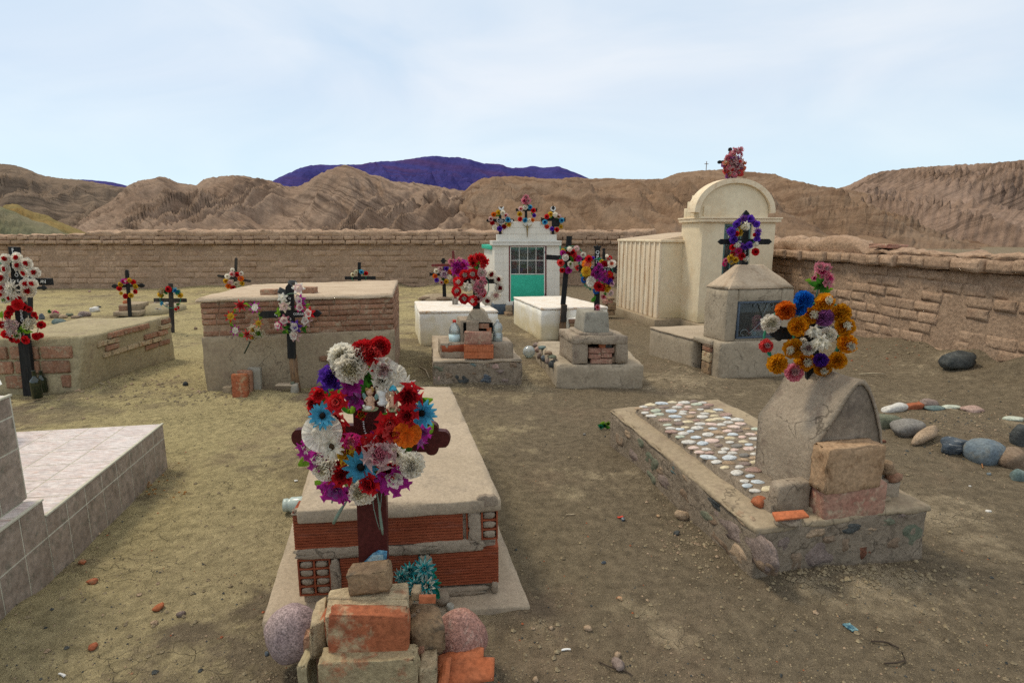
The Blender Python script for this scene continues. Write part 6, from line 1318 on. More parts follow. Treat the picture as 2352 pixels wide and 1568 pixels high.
# left crosses
YL = G(70, 905).y
cross('tall black cross with white lettering at the left edge, two wreaths on it', YL, CA, [(112, 172), (238, 1330), 88, 70], [(-190, 440), (412, 444), 50], ends='plain', th=.035, bury=.06,
      texts=[('F', 100, 198, 28), ('A', 104, 228, 28), ('L', 128, 366, 24), ('O', 130, 393, 26), ('D', 104, 440, 24), ('E', 141, 438, 22), ('A', 325, 445, 26), ('N', 346, 445, 26), ('N', 166, 668, 22), ('E', 168, 694, 24), ('R', 171, 722, 24), ('O', 174, 748, 24), ('5', 186, 852, 22)])
wreath('white flowered wreath with red hearts high on the tall left cross', 'wreath', 'wreath', YL - .05, CA, [(45, 265, 78, 'carn', 'offwhite', 'red'), (135, 255, 78, 'carn', 'offwhite', 'red'), (215, 297, 80, 'carn', 'offwhite', 'red'), (48, 343, 80, 'carn', 'offwhite', 'red'), (143, 318, 78, 'carn', 'offwhite', 'red'), (14, 415, 88, 'carn', 'offwhite', 'red'), (192, 375, 74, 'carn', 'offwhite', 'red'), (272, 372, 80, 'carn', 'offwhite', 'red'), (25, 495, 70, 'carn', 'palepink', 'red'), (15, 545, 70, 'carn', 'offwhite', 'red'), (208, 462, 88, 'carn', 'offwhite', 'red'), (258, 457, 74, 'carn', 'offwhite', 'red'), (228, 515, 92, 'carn', 'offwhite', 'red'), (105, 505, 140, 'dahlia', 'white', 'offwhite', .04), (78, 572, 60, 'carn', 'offwhite', 'red'), (155, 575, 80, 'carn', 'offwhite', 'red'), (35, 587, 52, 'loose', 'offwhite', 'lime'), (140, 622, 84, 'carn', 'red', 'red', .03), (-60, 450, 80, 'carn', 'offwhite', 'red')], (120, 420, 130), [(15, 298, 30, 0, 'aqua'), (60, 600, 30, 20)])
wreath('round wreath of red flowers with pink and cream blooms low on the tall cross', 'wreath', 'wreath', YL - .05, CA, [(85, 660, 60, 'carn', 'red'), (68, 690, 56, 'carn', 'red', 'deepred'), (60, 720, 50, 'carn', 'red', 'deepred'), (192, 645, 50, 'carn', 'red', 'deepred'), (228, 662, 44, 'carn', 'red', 'deepred'), (268, 700, 44, 'carn', 'red'), (278, 722, 40, 'carn', 'red', 'deepred'), (325, 782, 58, 'carn', 'red', 'deepred'), (282, 872, 56, 'carn', 'red'), (315, 865, 46, 'carn', 'red'), (202, 900, 66, 'carn', 'red', 'deepred'), (128, 900, 50, 'carn', 'red'), (100, 890, 54, 'carn', 'red', 'deepred'), (45, 855, 62, 'carn', 'red'), (12, 780, 56, 'carn', 'red', 'deepred'), (75, 780, 84, 'loose', 'palepink', 'white', .02), (98, 830, 80, 'loose', 'palepink', 'white', .03), (110, 775, 60, 'loose', 'palepink', 'white'), (245, 765, 84, 'loose', 'cream', 'white', .02), (215, 785, 60, 'loose', 'cream', 'lime'), (135, 865, 56, 'loose', 'cream', 'lime')], (160, 768, 143), [(165, 825, 60, 160, 'green'), (195, 820, 60, 20, 'lime'), (180, 805, 55, 60, 'lime'), (210, 835, 50, 330, 'lime'), (150, 845, 55, 200, 'green'), (235, 835, 40, 340, 'lime'), (20, 700, 60, 70, 'lime')], ringmat=plain('bare_cane', (.5, .45, .3), .7))
Yq = 6.6
cross('second black cross with curled ends standing behind the tall left cross', Yq, CA, [(237, 395), (236, 900), 36], [(120, 492), (352, 492), 26], ends='fleur', armends=('fleur', 'fleur'), bury=.1)
f, k = CA
pw = [(.9, 0), (1, .02), (1, .58), (.9, .66), (.45, .74), (.36, .8), (.36, .97), (.42, .98), (.42, 1.0)]
Yb_ = G(86, 916).y
b1_ = bottle('dark green wine bottle in front, beside the foot of the tall cross', CA, 296, 1138, 1355, 72, Yb_, pw, M_winebottle); bottle('dark green wine bottle behind, against the left tomb wall', CA, 341, 1143, 1308, 62, Yb_ + .18, pw, M_winebottle)

# lettered cross at the big tomb
YK = G(684, 905).y
cr5 = cross('black lettered cross on a rough wooden stake in front of the big tomb', YK + .02, CK, [(600, 205), (645, 1630), 155, 150], [(75, 748), (1168, 722), 140], ends='point', top='tip', texts=[('Q', 600, 420, 40), ('P', 605, 508, 40), ('D', 608, 600, 40), ('R', 305, 752, 34), ('Y', 338, 778, 34), ('CORREC', 795, 738, 44), ('5', 617, 838, 50), ('2', 620, 915, 50)])
put('stake', tube([AT(672, 815, YK + .05), AT(676, 860, YK + .05), AT(683, 906, YK + .05) - Vector((0, 0, .05))], [.040, .037, .045], 9), M_weatherwood, cr5)
NF = [(780, 220, 235, 'narc', 'white', 'palepink'), (460, 415, 200, 'narc', 'white', 'white'), (500, 580, 230, 'narc', 'cream', 'palepink'), (830, 455, 240, 'narc', 'magenta', 'white'), (820, 595, 205, 'narc', 'hotpink', 'white'), (1010, 720, 240, 'narc', 'red', 'white'), (950, 880, 240, 'narc', 'palepink', 'white'), (490, 860, 215, 'narc', 'pink', 'white'), (385, 965, 195, 'narc', 'hotpink', 'white'), (735, 990, 250, 'narc', 'violet', 'white', .02), (725, 1165, 260, 'narc', 'palepink', 'white')]
wreath('heart of two toned narcissus flowers with green leaves on the lettered cross', 'wreath', 'wreath', YK - .03, CK, NF, (680, 720, 300, 400), [(370, 650, 110, 100, 'lime'), (350, 720, 110, 180, 'lime'), (390, 750, 90, 250, 'lime'), (540, 1000, 130, 10, 'green'), (500, 1100, 140, 200, 'green'), (560, 1090, 100, 300, 'lime'), (905, 1060, 150, 300, 'green'), (900, 1010, 110, 30, 'lime'), (980, 550, 90, 20, 'lime'), (960, 590, 80, 320, 'lime')], ringmat=M_stem)
P = AT(*CB[0](960, 1296), YK - .03); m_ = mpp(P) / CB[1]
tag(put('wooden_board', box(P, 196 * m_, .10, 9 * m_, .05, (0, .02), seg=.06, r=.002, amp=.001), M_cement_top), 'thin grey board laid across a cement foot before the lettered cross', 'board')
tag(put('stone', rock(P + Vector((55 * m_, 0, 15 * m_)), 40 * m_, .05, 32 * m_, 5, 2, .08), ROCK['green']), 'small round greenish stone sitting on the thin grey board', 'stone')
t = thing('cement_cone', 'small tapered cement foot under the thin grey board', 'foot', G(674, 914)); fbox('foot', CB, 983, 1305, 1062, 1432, YK - .09, .12, M_cement_grey, t, top=(992, 1052))
# wreath hung on the tomb face
YH = G(464, 902).y - .03
SF = [(515, 535, 118, 'star', 'coral', 'deepred'), (655, 555, 120, 'star', 'magenta', 'white'), (420, 640, 115, 'star', 'red', 'yellow'), (686, 706, 96, 'star', 'salmon', 'yellow'), (466, 775, 112, 'star', 'magenta', 'white'), (585, 815, 112, 'star', 'coral', 'deepred'), (640, 770, 90, 'loose', 'cream', 'yellow'), (690, 805, 96, 'loose', 'cream', 'lime'), (640, 840, 84, 'loose', 'cream', 'yellow')]
w_ = wreath('thin green ring with star shaped flowers hanging on the big tomb wall', 'wreath', 'wreath', YH, CB, SF, (558, 672, 140), [(580, 530, 50, 350, 'lime'), (560, 520, 40, 30, 'lime'), (460, 580, 50, 60, 'lime'), (420, 700, 50, 280, 'lime'), (430, 735, 45, 300, 'lime'), (700, 625, 50, 280, 'lime'), (715, 650, 45, 40, 'lime'), (700, 740, 40, 260, 'lime'), (520, 820, 50, 0, 'lime'), (535, 830, 40, 330, 'lime')], ringmat=plain('light_green_wire', (.12, .30, .06), .5))
put('stem', tube([AT(*CB[0](604, 880), YH), AT(*CB[0](585, 925), YH), AT(*CB[0](549, 995), YH)], .007, 6), plain('dark_stem', (.03, .05, .03), .6), w_)

# bottle tomb crosses
Yb2 = Yj + .18
cross('black cross with flared ends rising from the bell shaped niche top', Yb2, CC, [(716, 215), (720, 690), 68], [(590, 400), (910, 402), 66], ends='fleur', armends=('fork', 'fork'))
wreath('ring of red and white carnations with pink bouquet on the bell top cross', 'wreath', 'wreath', Yb2 - .05, CC, [(675, 200, 70, 'rose', 'red'), (735, 188, 84, 'rose', 'red', 'red'), (768, 190, 70, 'rose', 'red'), (690, 242, 72, 'rose', 'red', 'deepred'), (800, 225, 74, 'rose', 'red', 'red'), (785, 262, 60, 'rose', 'red', 'coral'), (605, 350, 92, 'carn', 'red', 'white'), (685, 342, 98, 'carn', 'red', 'white'), (550, 415, 92, 'carn', 'red', 'white'), (530, 505, 88, 'carn', 'red', 'white'), (600, 578, 92, 'carn', 'red', 'white'), (688, 592, 92, 'carn', 'red', 'white'), (770, 520, 86, 'carn', 'red', 'deepred'), (758, 378, 70, 'carn', 'red'), (770, 330, 86, 'carn', 'palepink', 'offwhite'), (857, 343, 92, 'carn', 'offwhite', 'deepred'), (925, 396, 82, 'carn', 'offwhite', 'deepred'), (938, 476, 84, 'carn', 'offwhite', 'deepred'), (900, 545, 98, 'carn', 'offwhite', 'palepink'), (822, 594, 88, 'carn', 'offwhite', 'deepred'), (738, 572, 78, 'carn', 'palepink', 'deepred'), (702, 400, 66, 'carn', 'offwhite', 'palepink'), (635, 480, 110, 'drop', 'white', 'cream', .03), (768, 415, 92, 'loose', 'pink', 'palepink', .03), (750, 462, 100, 'loose', 'pink', 'palepink', .04), (722, 478, 80, 'loose', 'palepink', 'pink'), (765, 505, 72, 'loose', 'pink', 'palepink', .03)], (685, 465, 150), [(745, 225, 50, 20, 'lime'), (735, 240, 50, 200, 'lime'), (718, 290, 60, 280, 'green'), (735, 520, 60, 280, 'green'), (720, 535, 50, 200, 'green')])
put('stem', tube([AT(*CC[0](825, 440), Yb2 - .05), AT(*CC[0](900, 415), Yb2 - .05)], .003, 5), M_stem, bpy.data.objects[-1].parent) if False else None
Ym = G(1047, 772).y
mcr = cross('dark red turned wooden cross behind the bottle tomb with magenta flowers', Ym, CC, [(500, 130), (521, 572), 25], [(304, 262), (688, 256), 26], ends='knob', mat=M_redwood)
put('stake', prism(bar((AT(*CC[0](528, 820), Ym + .03).x, AT(*CC[0](528, 820), Ym + .03).z - .3), (AT(*CC[0](518, 570), Ym + .03).x, AT(*CC[0](518, 570), Ym + .03).z), 52 * mpp(mcr.location) / CC[1]), Ym + .0, Ym + .07), earthy('peeling_white_wood', (.42, .40, .34), (.16, .12, .09), (.5, .48, .42), scale=6, fine=40, bump=.6, stretch=(5, 5, .6)), mcr, smooth=False)
wreath('magenta and pink fabric blooms tied to the dark red cross', 'flowers', 'flower_bunch', Ym - .04, CC, [(535, 262, 96, 'loose', 'magenta'), (600, 258, 96, 'loose', 'magenta', 'hotpink'), (540, 318, 100, 'loose', 'magenta', 'hotpink'), (596, 305, 84, 'loose', 'magenta'), (560, 216, 60, 'loose', 'pink', 'palepink'), (484, 225, 56, 'loose', 'pink'), (575, 345, 60, 'loose', 'magenta')], None, [(560, 240, 50)])
cross('black cross with forked ends beyond the dark red cross near the back wall', 13.2, CC, [(408, 210), (419, 570), 36], [(284, 345), (502, 348), 28], ends='fleur', armends=('fork', 'fork'), bury=.1)
wreath('ring of white, orange and purple tissue flowers on the cross near the back wall', 'wreath', 'wreath', 13.15, CC, [(340, 315, 44, 'carn', 'offwhite', 'cream'), (380, 290, 44, 'carn', 'palepink'), (435, 290, 46, 'carn', 'violet'), (468, 322, 44, 'carn', 'orange', 'salmon'), (415, 342, 80, 'dahlia', 'lilac', 'white'), (328, 362, 44, 'carn', 'orange', 'coral'), (345, 400, 42, 'carn', 'violet', 'purple'), (466, 372, 44, 'carn', 'offwhite', 'white'), (437, 412, 44, 'carn', 'yellow', 'gold'), (392, 424, 44, 'carn', 'palepink', 'coral'), (405, 385, 30, 'loose', 'green')], (402, 350, 72))
t = thing('earth_mound', 'low earth and stone mound under the cross near the back wall', 'mound', G(1010, 688))
Pm = G(1008, 689); put('earth', rock(Pm + Vector((0, .1, 0)), 1.1, .7, .28, 8, 3, .15, flat=.2), M_plaster, t)
for i in range(5): put('stone', rock(Pm + Vector((rr(-.4, .4), rr(-.3, .1), .05)), rr(.15, .3), .15, .10, i, 2, .2), ROCK['brown'], t)

# leaning cross and Q P D cross
YX = G(1290, 781).y
lc = cross('tall leaning black cross of split timber by the wide white grave', YX, CDz, [(986, 507), (920, 1225), 52, 56], [(742, 727), (1155, 752), 50], ends='plain')
put('lower_post', prism(bar((AT(1290, 781, YX).x, AT(1290, 781, YX).z - .08), (AT(*CDz[0](930, 1222), YX).x, AT(*CDz[0](930, 1222), YX).z), 74 / CDz[1] * mpp(lc.location), 'plain', 'plain', 56 / CDz[1] * mpp(lc.location)), YX - .03, YX + .055), M_weatherwood, lc, smooth=False)
put('splice', prism(bar((AT(*CDz[0](918, 1400), YX).x, AT(*CDz[0](918, 1400), YX).z), (AT(*CDz[0](932, 1225), YX).x, AT(*CDz[0](932, 1225), YX).z), 60 / CDz[1] * mpp(lc.location)), YX - .05, YX - .028), M_greywood, lc, smooth=False)
wreath('mixed tissue flowers in pink, red and white round the leaning cross', 'wreath', 'wreath', YX - .06, CS, [(455, 170, 104, 'carn', 'offwhite', 'white'), (580, 158, 104, 'carn', 'palepink', 'white'), (703, 275, 100, 'carn', 'offwhite', 'palepink'), (335, 205, 90, 'carn', 'yellow'), (330, 238, 104, 'carn', 'magenta', 'hotpink'), (375, 322, 112, 'pleat', 'white', 'offwhite', .03), (520, 235, 120, 'loose', 'red', 'deepred'), (440, 250, 90, 'loose', 'deepred'), (545, 300, 90, 'loose', 'red', 'coral'), (552, 360, 66, 'loose', 'red'), (625, 337, 112, 'carn', 'magenta', 'hotpink'), (287, 422, 132, 'carn', 'coral', 'red'), (465, 440, 100, 'carn', 'offwhite', 'lime'), (480, 490, 80, 'carn', 'offwhite', 'white'), (320, 560, 96, 'carn', 'red', 'deepred'), (437, 555, 120, 'carn', 'magenta', 'hotpink'), (605, 515, 96, 'carn', 'coral', 'red'), (670, 410, 50, 'carn', 'offwhite')], (500, 330, 215), [(490, 340, 120, 300, 'green'), (500, 380, 100, 200, 'green'), (300, 490, 70, 0, 'aqua'), (640, 420, 70, 30, 'aqua')], fur=22)
YQ = Yk + .18
cross('black cross lettered Q P D with notched ends on the grey cement pedestal', YQ, CS, [(966, 130), (956, 1310), 100, 104], [(640, 520), (1300, 545), 104], ends='fork', armends=('fork', 'fork'), texts=[('Q', 970, 230, 62), ('P', 970, 316, 62), ('D', 970, 408, 62), ('NI', 860, 498, 48), ('BARR', 1140, 500, 42), ('9-71', 1150, 556, 44)])
wreath('large wreath of yellow, orange, magenta and white flowers on the Q P D cross', 'wreath', 'wreath', YQ - .06, CS, [(765, 445, 165, 'pleat', 'orange', 'salmon'), (805, 350, 130, 'carn', 'red', 'deepred'), (760, 575, 160, 'pleat', 'yellow', 'gold'), (765, 640, 140, 'carn', 'yellow', 'gold'), (842, 762, 170, 'pleat', 'white', 'offwhite', .03), (990, 500, 140, 'loose', 'magenta', 'lilac', .03), (960, 590, 160, 'loose', 'magenta', 'lilac', .04), (1000, 680, 150, 'loose', 'magenta', 'lilac', .04), (890, 640, 110, 'loose', 'magenta', 'hotpink'), (1095, 620, 116, 'loose', 'magenta', 'pink', .03), (1100, 730, 120, 'loose', 'magenta', 'lilac', .03), (985, 860, 170, 'carn', 'red', 'deepred', .02), (1060, 870, 150, 'loose', 'red', 'orange'), (1165, 870, 110, 'carn', 'yellow', 'gold'), (1145, 920, 90, 'carn', 'yellow'), (1190, 640, 130, 'carn', 'red', 'orange'), (1225, 435, 150, 'carn', 'offwhite', 'salmon'), (1100, 440, 110, 'carn', 'deepred', 'red'), (1045, 400, 84, 'carn', 'yellow'), (1180, 760, 124, 'carn', 'purple', 'violet'), (1235, 810, 96, 'carn', 'palepink', 'lilac'), (725, 725, 116, 'carn', 'blue', 'palepink'), (945, 940, 110, 'carn', 'blue', 'white'), (1215, 975, 90, 'loose', 'palepink', 'white'), (885, 332, 60, 'carn', 'violet'), (1195, 335, 84, 'carn', 'red', 'white'), (1140, 292, 60, 'carn', 'white'), (1250, 700, 60, 'carn', 'deepred'), (1150, 690, 80, 'loose', 'coral')], (965, 640, 290), [(960, 740, 110, 330, 'green'), (1080, 790, 110, 330, 'green'), (900, 1080, 130, 60, 'green'), (1100, 985, 70, 60, 'green'), (1210, 480, 70, 280, 'aqua')], fur=34)
wreath('two small pink blossoms on stems below the Q P D wreath', 'flowers', 'flower_sprig', YQ - .07, CS, [(1080, 1050, 90, 'loose', 'pink', 'coral'), (968, 1240, 96, 'loose', 'pink', 'coral'), (1210, 1000, 60, 'loose', 'palepink', 'white')], None, [(1120, 1000, 60, 50)])
cross('small black cross top showing between the Q P D cross and the ribbed annexe', 12.0, CS, [(1086, 165), (1086, 900), 52], [(960, 420), (1215, 420), 46], ends='knob', bury=.05)

# purple wreath cross
YV = Gp(.5, .22, 0).y
cross('black cross with pointed notched ends on the pyramid topped tomb', YV, CQ, [(865, 100), (820, 1440), 150, 150], [(260, 765), (1400, 765), 130], ends='point', texts=[('OR', 716, 770, 50), ('9', 848, 980, 56), ('9', 852, 1045, 56)], bury=.03)
pf = [(x, y, d_, 'dahlia' if i % 3 == 0 else 'carn', 'violet', 'lilac' if i % 3 == 0 else 'violet') for i, (x, y, d_) in enumerate([(790, 210, 190), (970, 210, 175), (640, 340, 170), (1060, 300, 150), (1120, 340, 160), (515, 520, 215), (1150, 520, 190), (565, 710, 200), (1135, 700, 150), (770, 870, 150), (850, 890, 130), (950, 850, 170), (880, 190, 120), (700, 260, 110), (1150, 590, 120), (1015, 840, 110)])]
wreath('oval wreath of violet flowers with white drooping tissue tulips and red blooms', 'wreath', 'wreath', YV - .06, CQ, pf + [(855, 420, 240, 'drop', 'white', 'cream', .04), (655, 865, 160, 'drop', 'white', 'cream', .04), (1100, 850, 165, 'drop', 'white', 'cream', .04), (865, 1200, 160, 'drop', 'white', 'cream', .03), (700, 400, 110, 'loose', 'yellow'), (715, 560, 130, 'loose', 'yellow', 'gold'), (735, 500, 90, 'loose', 'yellow'), (640, 570, 120, 'carn', 'red', 'deepred'), (545, 890, 150, 'carn', 'red', 'deepred'), (690, 990, 150, 'carn', 'hotpink', 'coral'), (765, 1120, 180, 'carn', 'red', 'deepred'), (1095, 1010, 180, 'carn', 'red', 'deepred'), (550, 1060, 120, 'rose', 'deepred'), (655, 1110, 80, 'carn', 'pink'), (495, 1150, 150, 'loose', 'yellow', 'gold', .02), (500, 1245, 130, 'loose', 'yellow', 'cream', .02), (615, 1200, 130, 'loose', 'yellow', 'gold', .02), (375, 1220, 120, 'carn', 'pink', 'hotpink'), (345, 1300, 110, 'carn', 'hotpink', 'palepink'), (1075, 600, 90, 'carn', 'red'), (470, 640, 60, 'loose', 'white')], (845, 530, 330), [(960, 850, 60, 0, 'aqua')])

# mausoleum top bouquet
YB = Lp(ac, .08, 0).y
cross('small black cross mostly hidden by flowers on the arched mausoleum roof', YB + .05, CE, [(815, 70), (842, 262), 22], [(742, 155), (900, 158), 20], ends='knob')
bf = []
for i in range(44):
    a = i * 2.4; r_ = sqrt(i / 44) * 62; c = RND.choice([('pink', 'palepink'), ('palepink', 'coral'), ('lilac', 'palepink'), ('palepink', 'pink'), ('salmon', 'cream'), ('pink', 'coral'), ('palepink', 'lilac'), ('coral', 'palepink')]); bf.append((833 + cos(a) * r_, 178 + sin(a) * r_ * 1.05, rr(32, 44), RND.choice(['carn', 'carn', 'rose']), c[0], c[1], rr(-.05, .06)))
bf += [(850, 90, 50, 'loose', 'pink', 'palepink'), (880, 78, 36, 'loose', 'pink', 'palepink'), (832, 100, 40, 'loose', 'pink', 'palepink'), (800, 125, 40, 'loose', 'pink'), (882, 105, 30, 'loose', 'pink'), (900, 165, 34, 'loose', 'salmon', 'yellow'), (800, 240, 40, 'carn', 'lilac', 'palepink'), (840, 240, 40, 'carn', 'magenta', 'pink'), (880, 225, 40, 'carn', 'coral', 'deepred')]
wreath('round bouquet of pink, purple and peach flowers crowning the arched mausoleum', 'bouquet', 'bouquet', YB - .02, CE, bf, None, [(862, 135, 40, 20, 'lime'), (850, 145, 36, 200, 'lime'), (880, 140, 30, 300, 'lime'), (820, 115, 30, 90, 'green')], tilt=.9)

# big orange wreath on the hooded niche
RC = H0 + e_ * (wN * .5); YO = hit(1862, 860, Vector((0, (RC + bk * (depN * .62)).y, 0)), Vector((0, 1, 0))).y
cross('black ornate cross standing on the hooded niche behind an orange wreath', YO, CF, [(735, 560), (790, 1260), 130, 130], [(470, 855), (1010, 850), 130], ends='lobe', top='lobe', armends=('lobe', 'lobe'), th=.022, bury=.04)
put('rib', prism([(0, 0), (1, 0), (1, 1)], 0, 1), M_blackwood) if False else None
OF = [(540, 650, 188, 'carn', 'orange', 'orange'), (700, 560, 180, 'carn', 'blue', 'blue'), (665, 645, 124, 'carn', 'blue'), (400, 770, 180, 'carn', 'offwhite', 'cream'), (365, 970, 132, 'carn', 'coral', 'palepink'), (460, 1125, 196, 'carn', 'amber', 'amber', .02), (615, 1205, 180, 'carn', 'pink', 'palepink')]
for x, y, s_, wx, wy in ((885, 580, 185, 930, 560), (765, 685, 190, 800, 690), (655, 800, 190, 690, 830), (610, 995, 195, 580, 1010), (705, 1110, 190, 740, 1120), (1035, 680, 185, 1035, 710), (1065, 800, 190, 1095, 790), (1085, 950, 190, 1130, 975), (1005, 1100, 170, 1040, 1105), (870, 1165, 160, 890, 1195)):
    OF += [(x, y, s_, 'carn', 'amber', 'amber'), (wx, wy, s_ * .42, 'loose', 'cream', 'offwhite', .035)]
OF += [(885, 715, 168, 'carn', 'lilac', 'lilac', .03), (790, 860, 170, 'drop', 'white', 'white', .05), (850, 965, 190, 'drop', 'white', 'cream', .06), (922, 870, 156, 'carn', 'offwhite', 'white', .03), (740, 995, 130, 'carn', 'offwhite', 'palepink', .04), (855, 1095, 135, 'carn', 'purple', 'violet', .03), (700, 930, 80, 'carn', 'offwhite')]
wreath('huge wreath of orange, blue, white and lilac tissue flowers on the hooded niche', 'wreath', 'wreath', YO - .05, CF, OF, (850, 870, 235, 300), puff=.91, leaves=[(590, 600, 60, 160, 'aqua'), (625, 745, 50, 250, 'aqua'), (395, 1040, 60, 300, 'aqua')], ringmat=M_wire)
w_ = wreath('second loop stem of small green wire carrying the left flowers', 'wreath', 'wire_loop', YO - .04, CF, [(350, 885, 34, 'bud', 'aqua')], (520, 905, 185, 290)) if False else None
stm = bpy.data.objects[bpy.data.objects.find('wreath')] if False else None
bq = wreath('bouquet of pink roses with green leaves standing above the orange wreath', 'bouquet', 'bouquet', YO - .02, CF, [(868, 290, 110, 'loose', 'pink', 'hotpink'), (845, 265, 80, 'loose', 'pink', 'palepink'), (905, 275, 80, 'loose', 'pink', 'palepink'), (780, 360, 78, 'bud', 'pink', 'hotpink'), (925, 370, 96, 'loose', 'pink', 'hotpink'), (915, 415, 80, 'loose', 'pink', 'palepink'), (880, 320, 80, 'loose', 'hotpink', 'pink')], None, [(820, 400, 110, 120, 'green'), (850, 440, 120, 250, 'green'), (895, 460, 130, 340, 'green'), (860, 400, 100, 60, 'green'), (800, 410, 100, 170, 'green'), (930, 460, 70, 0, 'lime'), (740, 385, 60, 180, 'lime'), (930, 300, 60, 0, 'lime'), (835, 345, 60, 300, 'lime'), (820, 440, 90, 220, 'green')])
put('stem', tube([AT(*CF[0](850, 400), YO - .02), AT(*CF[0](830, 470), YO - .02), AT(*CF[0](812, 560), YO - .02)], .004, 6), M_stem, bq)
lw = [o for o in COL.objects if o.get('label', '').startswith('huge wreath')][0]
def loop(pts, par, rad=.006, mat=M_wire, cv=CF, Y=None): put('wire', tube([AT(*cv[0](x, y), Y or YO - .045) for x, y in pts], rad, 6), mat, par)
loop([(540, 650), (440, 690), (385, 770), (350, 880), (362, 960), (395, 1040), (470, 1120), (560, 1150), (640, 1170)], lw); loop([(1030, 870), (1035, 940), (1010, 1000), (960, 1080), (900, 1150)], lw, .010); loop([(540, 650), (600, 600), (700, 560)], lw)

# ------------------------------------------------------------------ maroon cross with the big wreath
YM = FLb.y - .22
mcx = cross('dark maroon cross with scalloped arm ends standing in the brick pile', YM, C8, [(735, 420), (778, 1900), 210, 232], [(275, 870), (1245, 880), 242], ends='lobe', top='plain', mat=M_maroon, th=.03, bury=.45)
YW = YM - .045
WF = [(530, 245, 200, 'carn', 'white', 'cream', .05), (600, 330, 220, 'carn', 'offwhite', 'cream', .06), (640, 245, 170, 'carn', 'white', 'cream', .04), (515, 330, 140, 'carn', 'cream', 'white', .03),
      (700, 200, 160, 'carn', 'red', 'coral', .05), (760, 235, 150, 'carn', 'coral', 'red', .04), (825, 165, 150, 'carn', 'red', 'coral', .05), (790, 305, 120, 'loose', 'red', 'coral', .03),
      (850, 345, 170, 'loose', 'offwhite', 'palepink', .05), (945, 390, 150, 'pleat', 'offwhite', 'white', .03), (845, 430, 140, 'rose', 'offwhite', 'white', .05), (855, 500, 110, 'loose', 'offwhite', 'palepink'),
      (440, 400, 160, 'loose', 'violet', 'violet', .03), (440, 425, 170, 'loose', 'violet', 'purple', .02), (595, 455, 170, 'orchid', 'magenta', 'magenta', .04), (625, 560, 170, 'orchid', 'magenta', 'lilac', .03),
      (485, 600, 150, 'rose', 'red', 'coral', .06), (350, 540, 120, 'loose', 'red', 'red', .02), (315, 620, 130, 'loose', 'red', 'deepred', .01), (315, 680, 80, 'loose', 'red'), (375, 710, 200, 'daisy', 'cyan', 'dark', .05),
      (370, 840, 248, 'pleat', 'white', 'offwhite', .07), (445, 950, 196, 'daisy', 'white', 'brown', .07), (480, 720, 110, 'rose', 'coral', 'red'), (515, 800, 130, 'loose', 'red', 'coral', .03), (550, 850, 90, 'bud', 'red', 'coral', .02),
      (590, 905, 130, 'loose', 'hotpink', 'pink', .05), (675, 700, 130, 'bud', 'red', 'yellow', .06), (690, 950, 130, 'rose', 'red', 'red', .04), (755, 930, 140, 'loose', 'red', 'coral', .06), (830, 880, 130, 'rose', 'red', 'coral', .05), (900, 760, 180, 'rose', 'red', 'coral', .06), (925, 845, 130, 'rose', 'coral', 'red', .07), (785, 870, 80, 'loose', 'magenta'), (860, 820, 90, 'rose', 'red'),
      (1045, 705, 150, 'rose', 'red', 'deepred', .07), (1045, 560, 190, 'loose', 'red', 'deepred', .06), (1035, 850, 186, 'pleat', 'orange', 'orange', .08), (1150, 690, 220, 'daisy', 'cyan', 'dark', .03), (1030, 460, 130, 'star', 'white', 'white', .02), (1100, 540, 90, 'star', 'magenta', 'lilac'),
      (565, 1005, 150, 'loose', 'yellow', 'gold', .05), (620, 1030, 110, 'loose', 'gold', 'yellow', .05), (820, 1015, 215, 'loose', 'palepink', 'pink', .08), (780, 1020, 130, 'pleat', 'pink', 'palepink', .05), (950, 1010, 196, 'daisy', 'white', 'brown', .06), (1070, 1085, 190, 'carn', 'white', 'offwhite', .04), (400, 1110, 180, 'carn', 'white', 'cream', .04), (430, 1050, 120, 'star', 'white', 'cream'),
      (270, 960, 170, 'orchid', 'magenta', 'white', .03), (340, 1040, 180, 'orchid', 'magenta', 'white', .04), (675, 1110, 250, 'daisy', 'cyan', 'dark', .09), (520, 1165, 180, 'rose', 'red', 'deepred', .05), (745, 1235, 160, 'rose', 'red', 'deepred', .07), (890, 1130, 150, 'rose', 'red', 'deepred', .05), (930, 1200, 240, 'orchid', 'magenta', 'white', .04), (860, 1240, 150, 'orchid', 'magenta', 'lilac', .03), (480, 1290, 210, 'orchid', 'magenta', 'lilac', .04), (420, 1260, 150, 'orchid', 'magenta', 'palepink', .02), (560, 1330, 110, 'orchid', 'magenta', 'lilac'),
      (690, 1300, 190, 'carn', 'white', 'cream', .04), (640, 1250, 130, 'carn', 'cream', 'lime', .02), (1150, 840, 140, 'orchid', 'magenta', 'lilac', .02), (1140, 915, 110, 'star', 'magenta', 'lilac', .03), (1000, 1160, 120, 'orchid', 'magenta', 'white'), (520, 1090, 80, 'rose', 'deepred')]
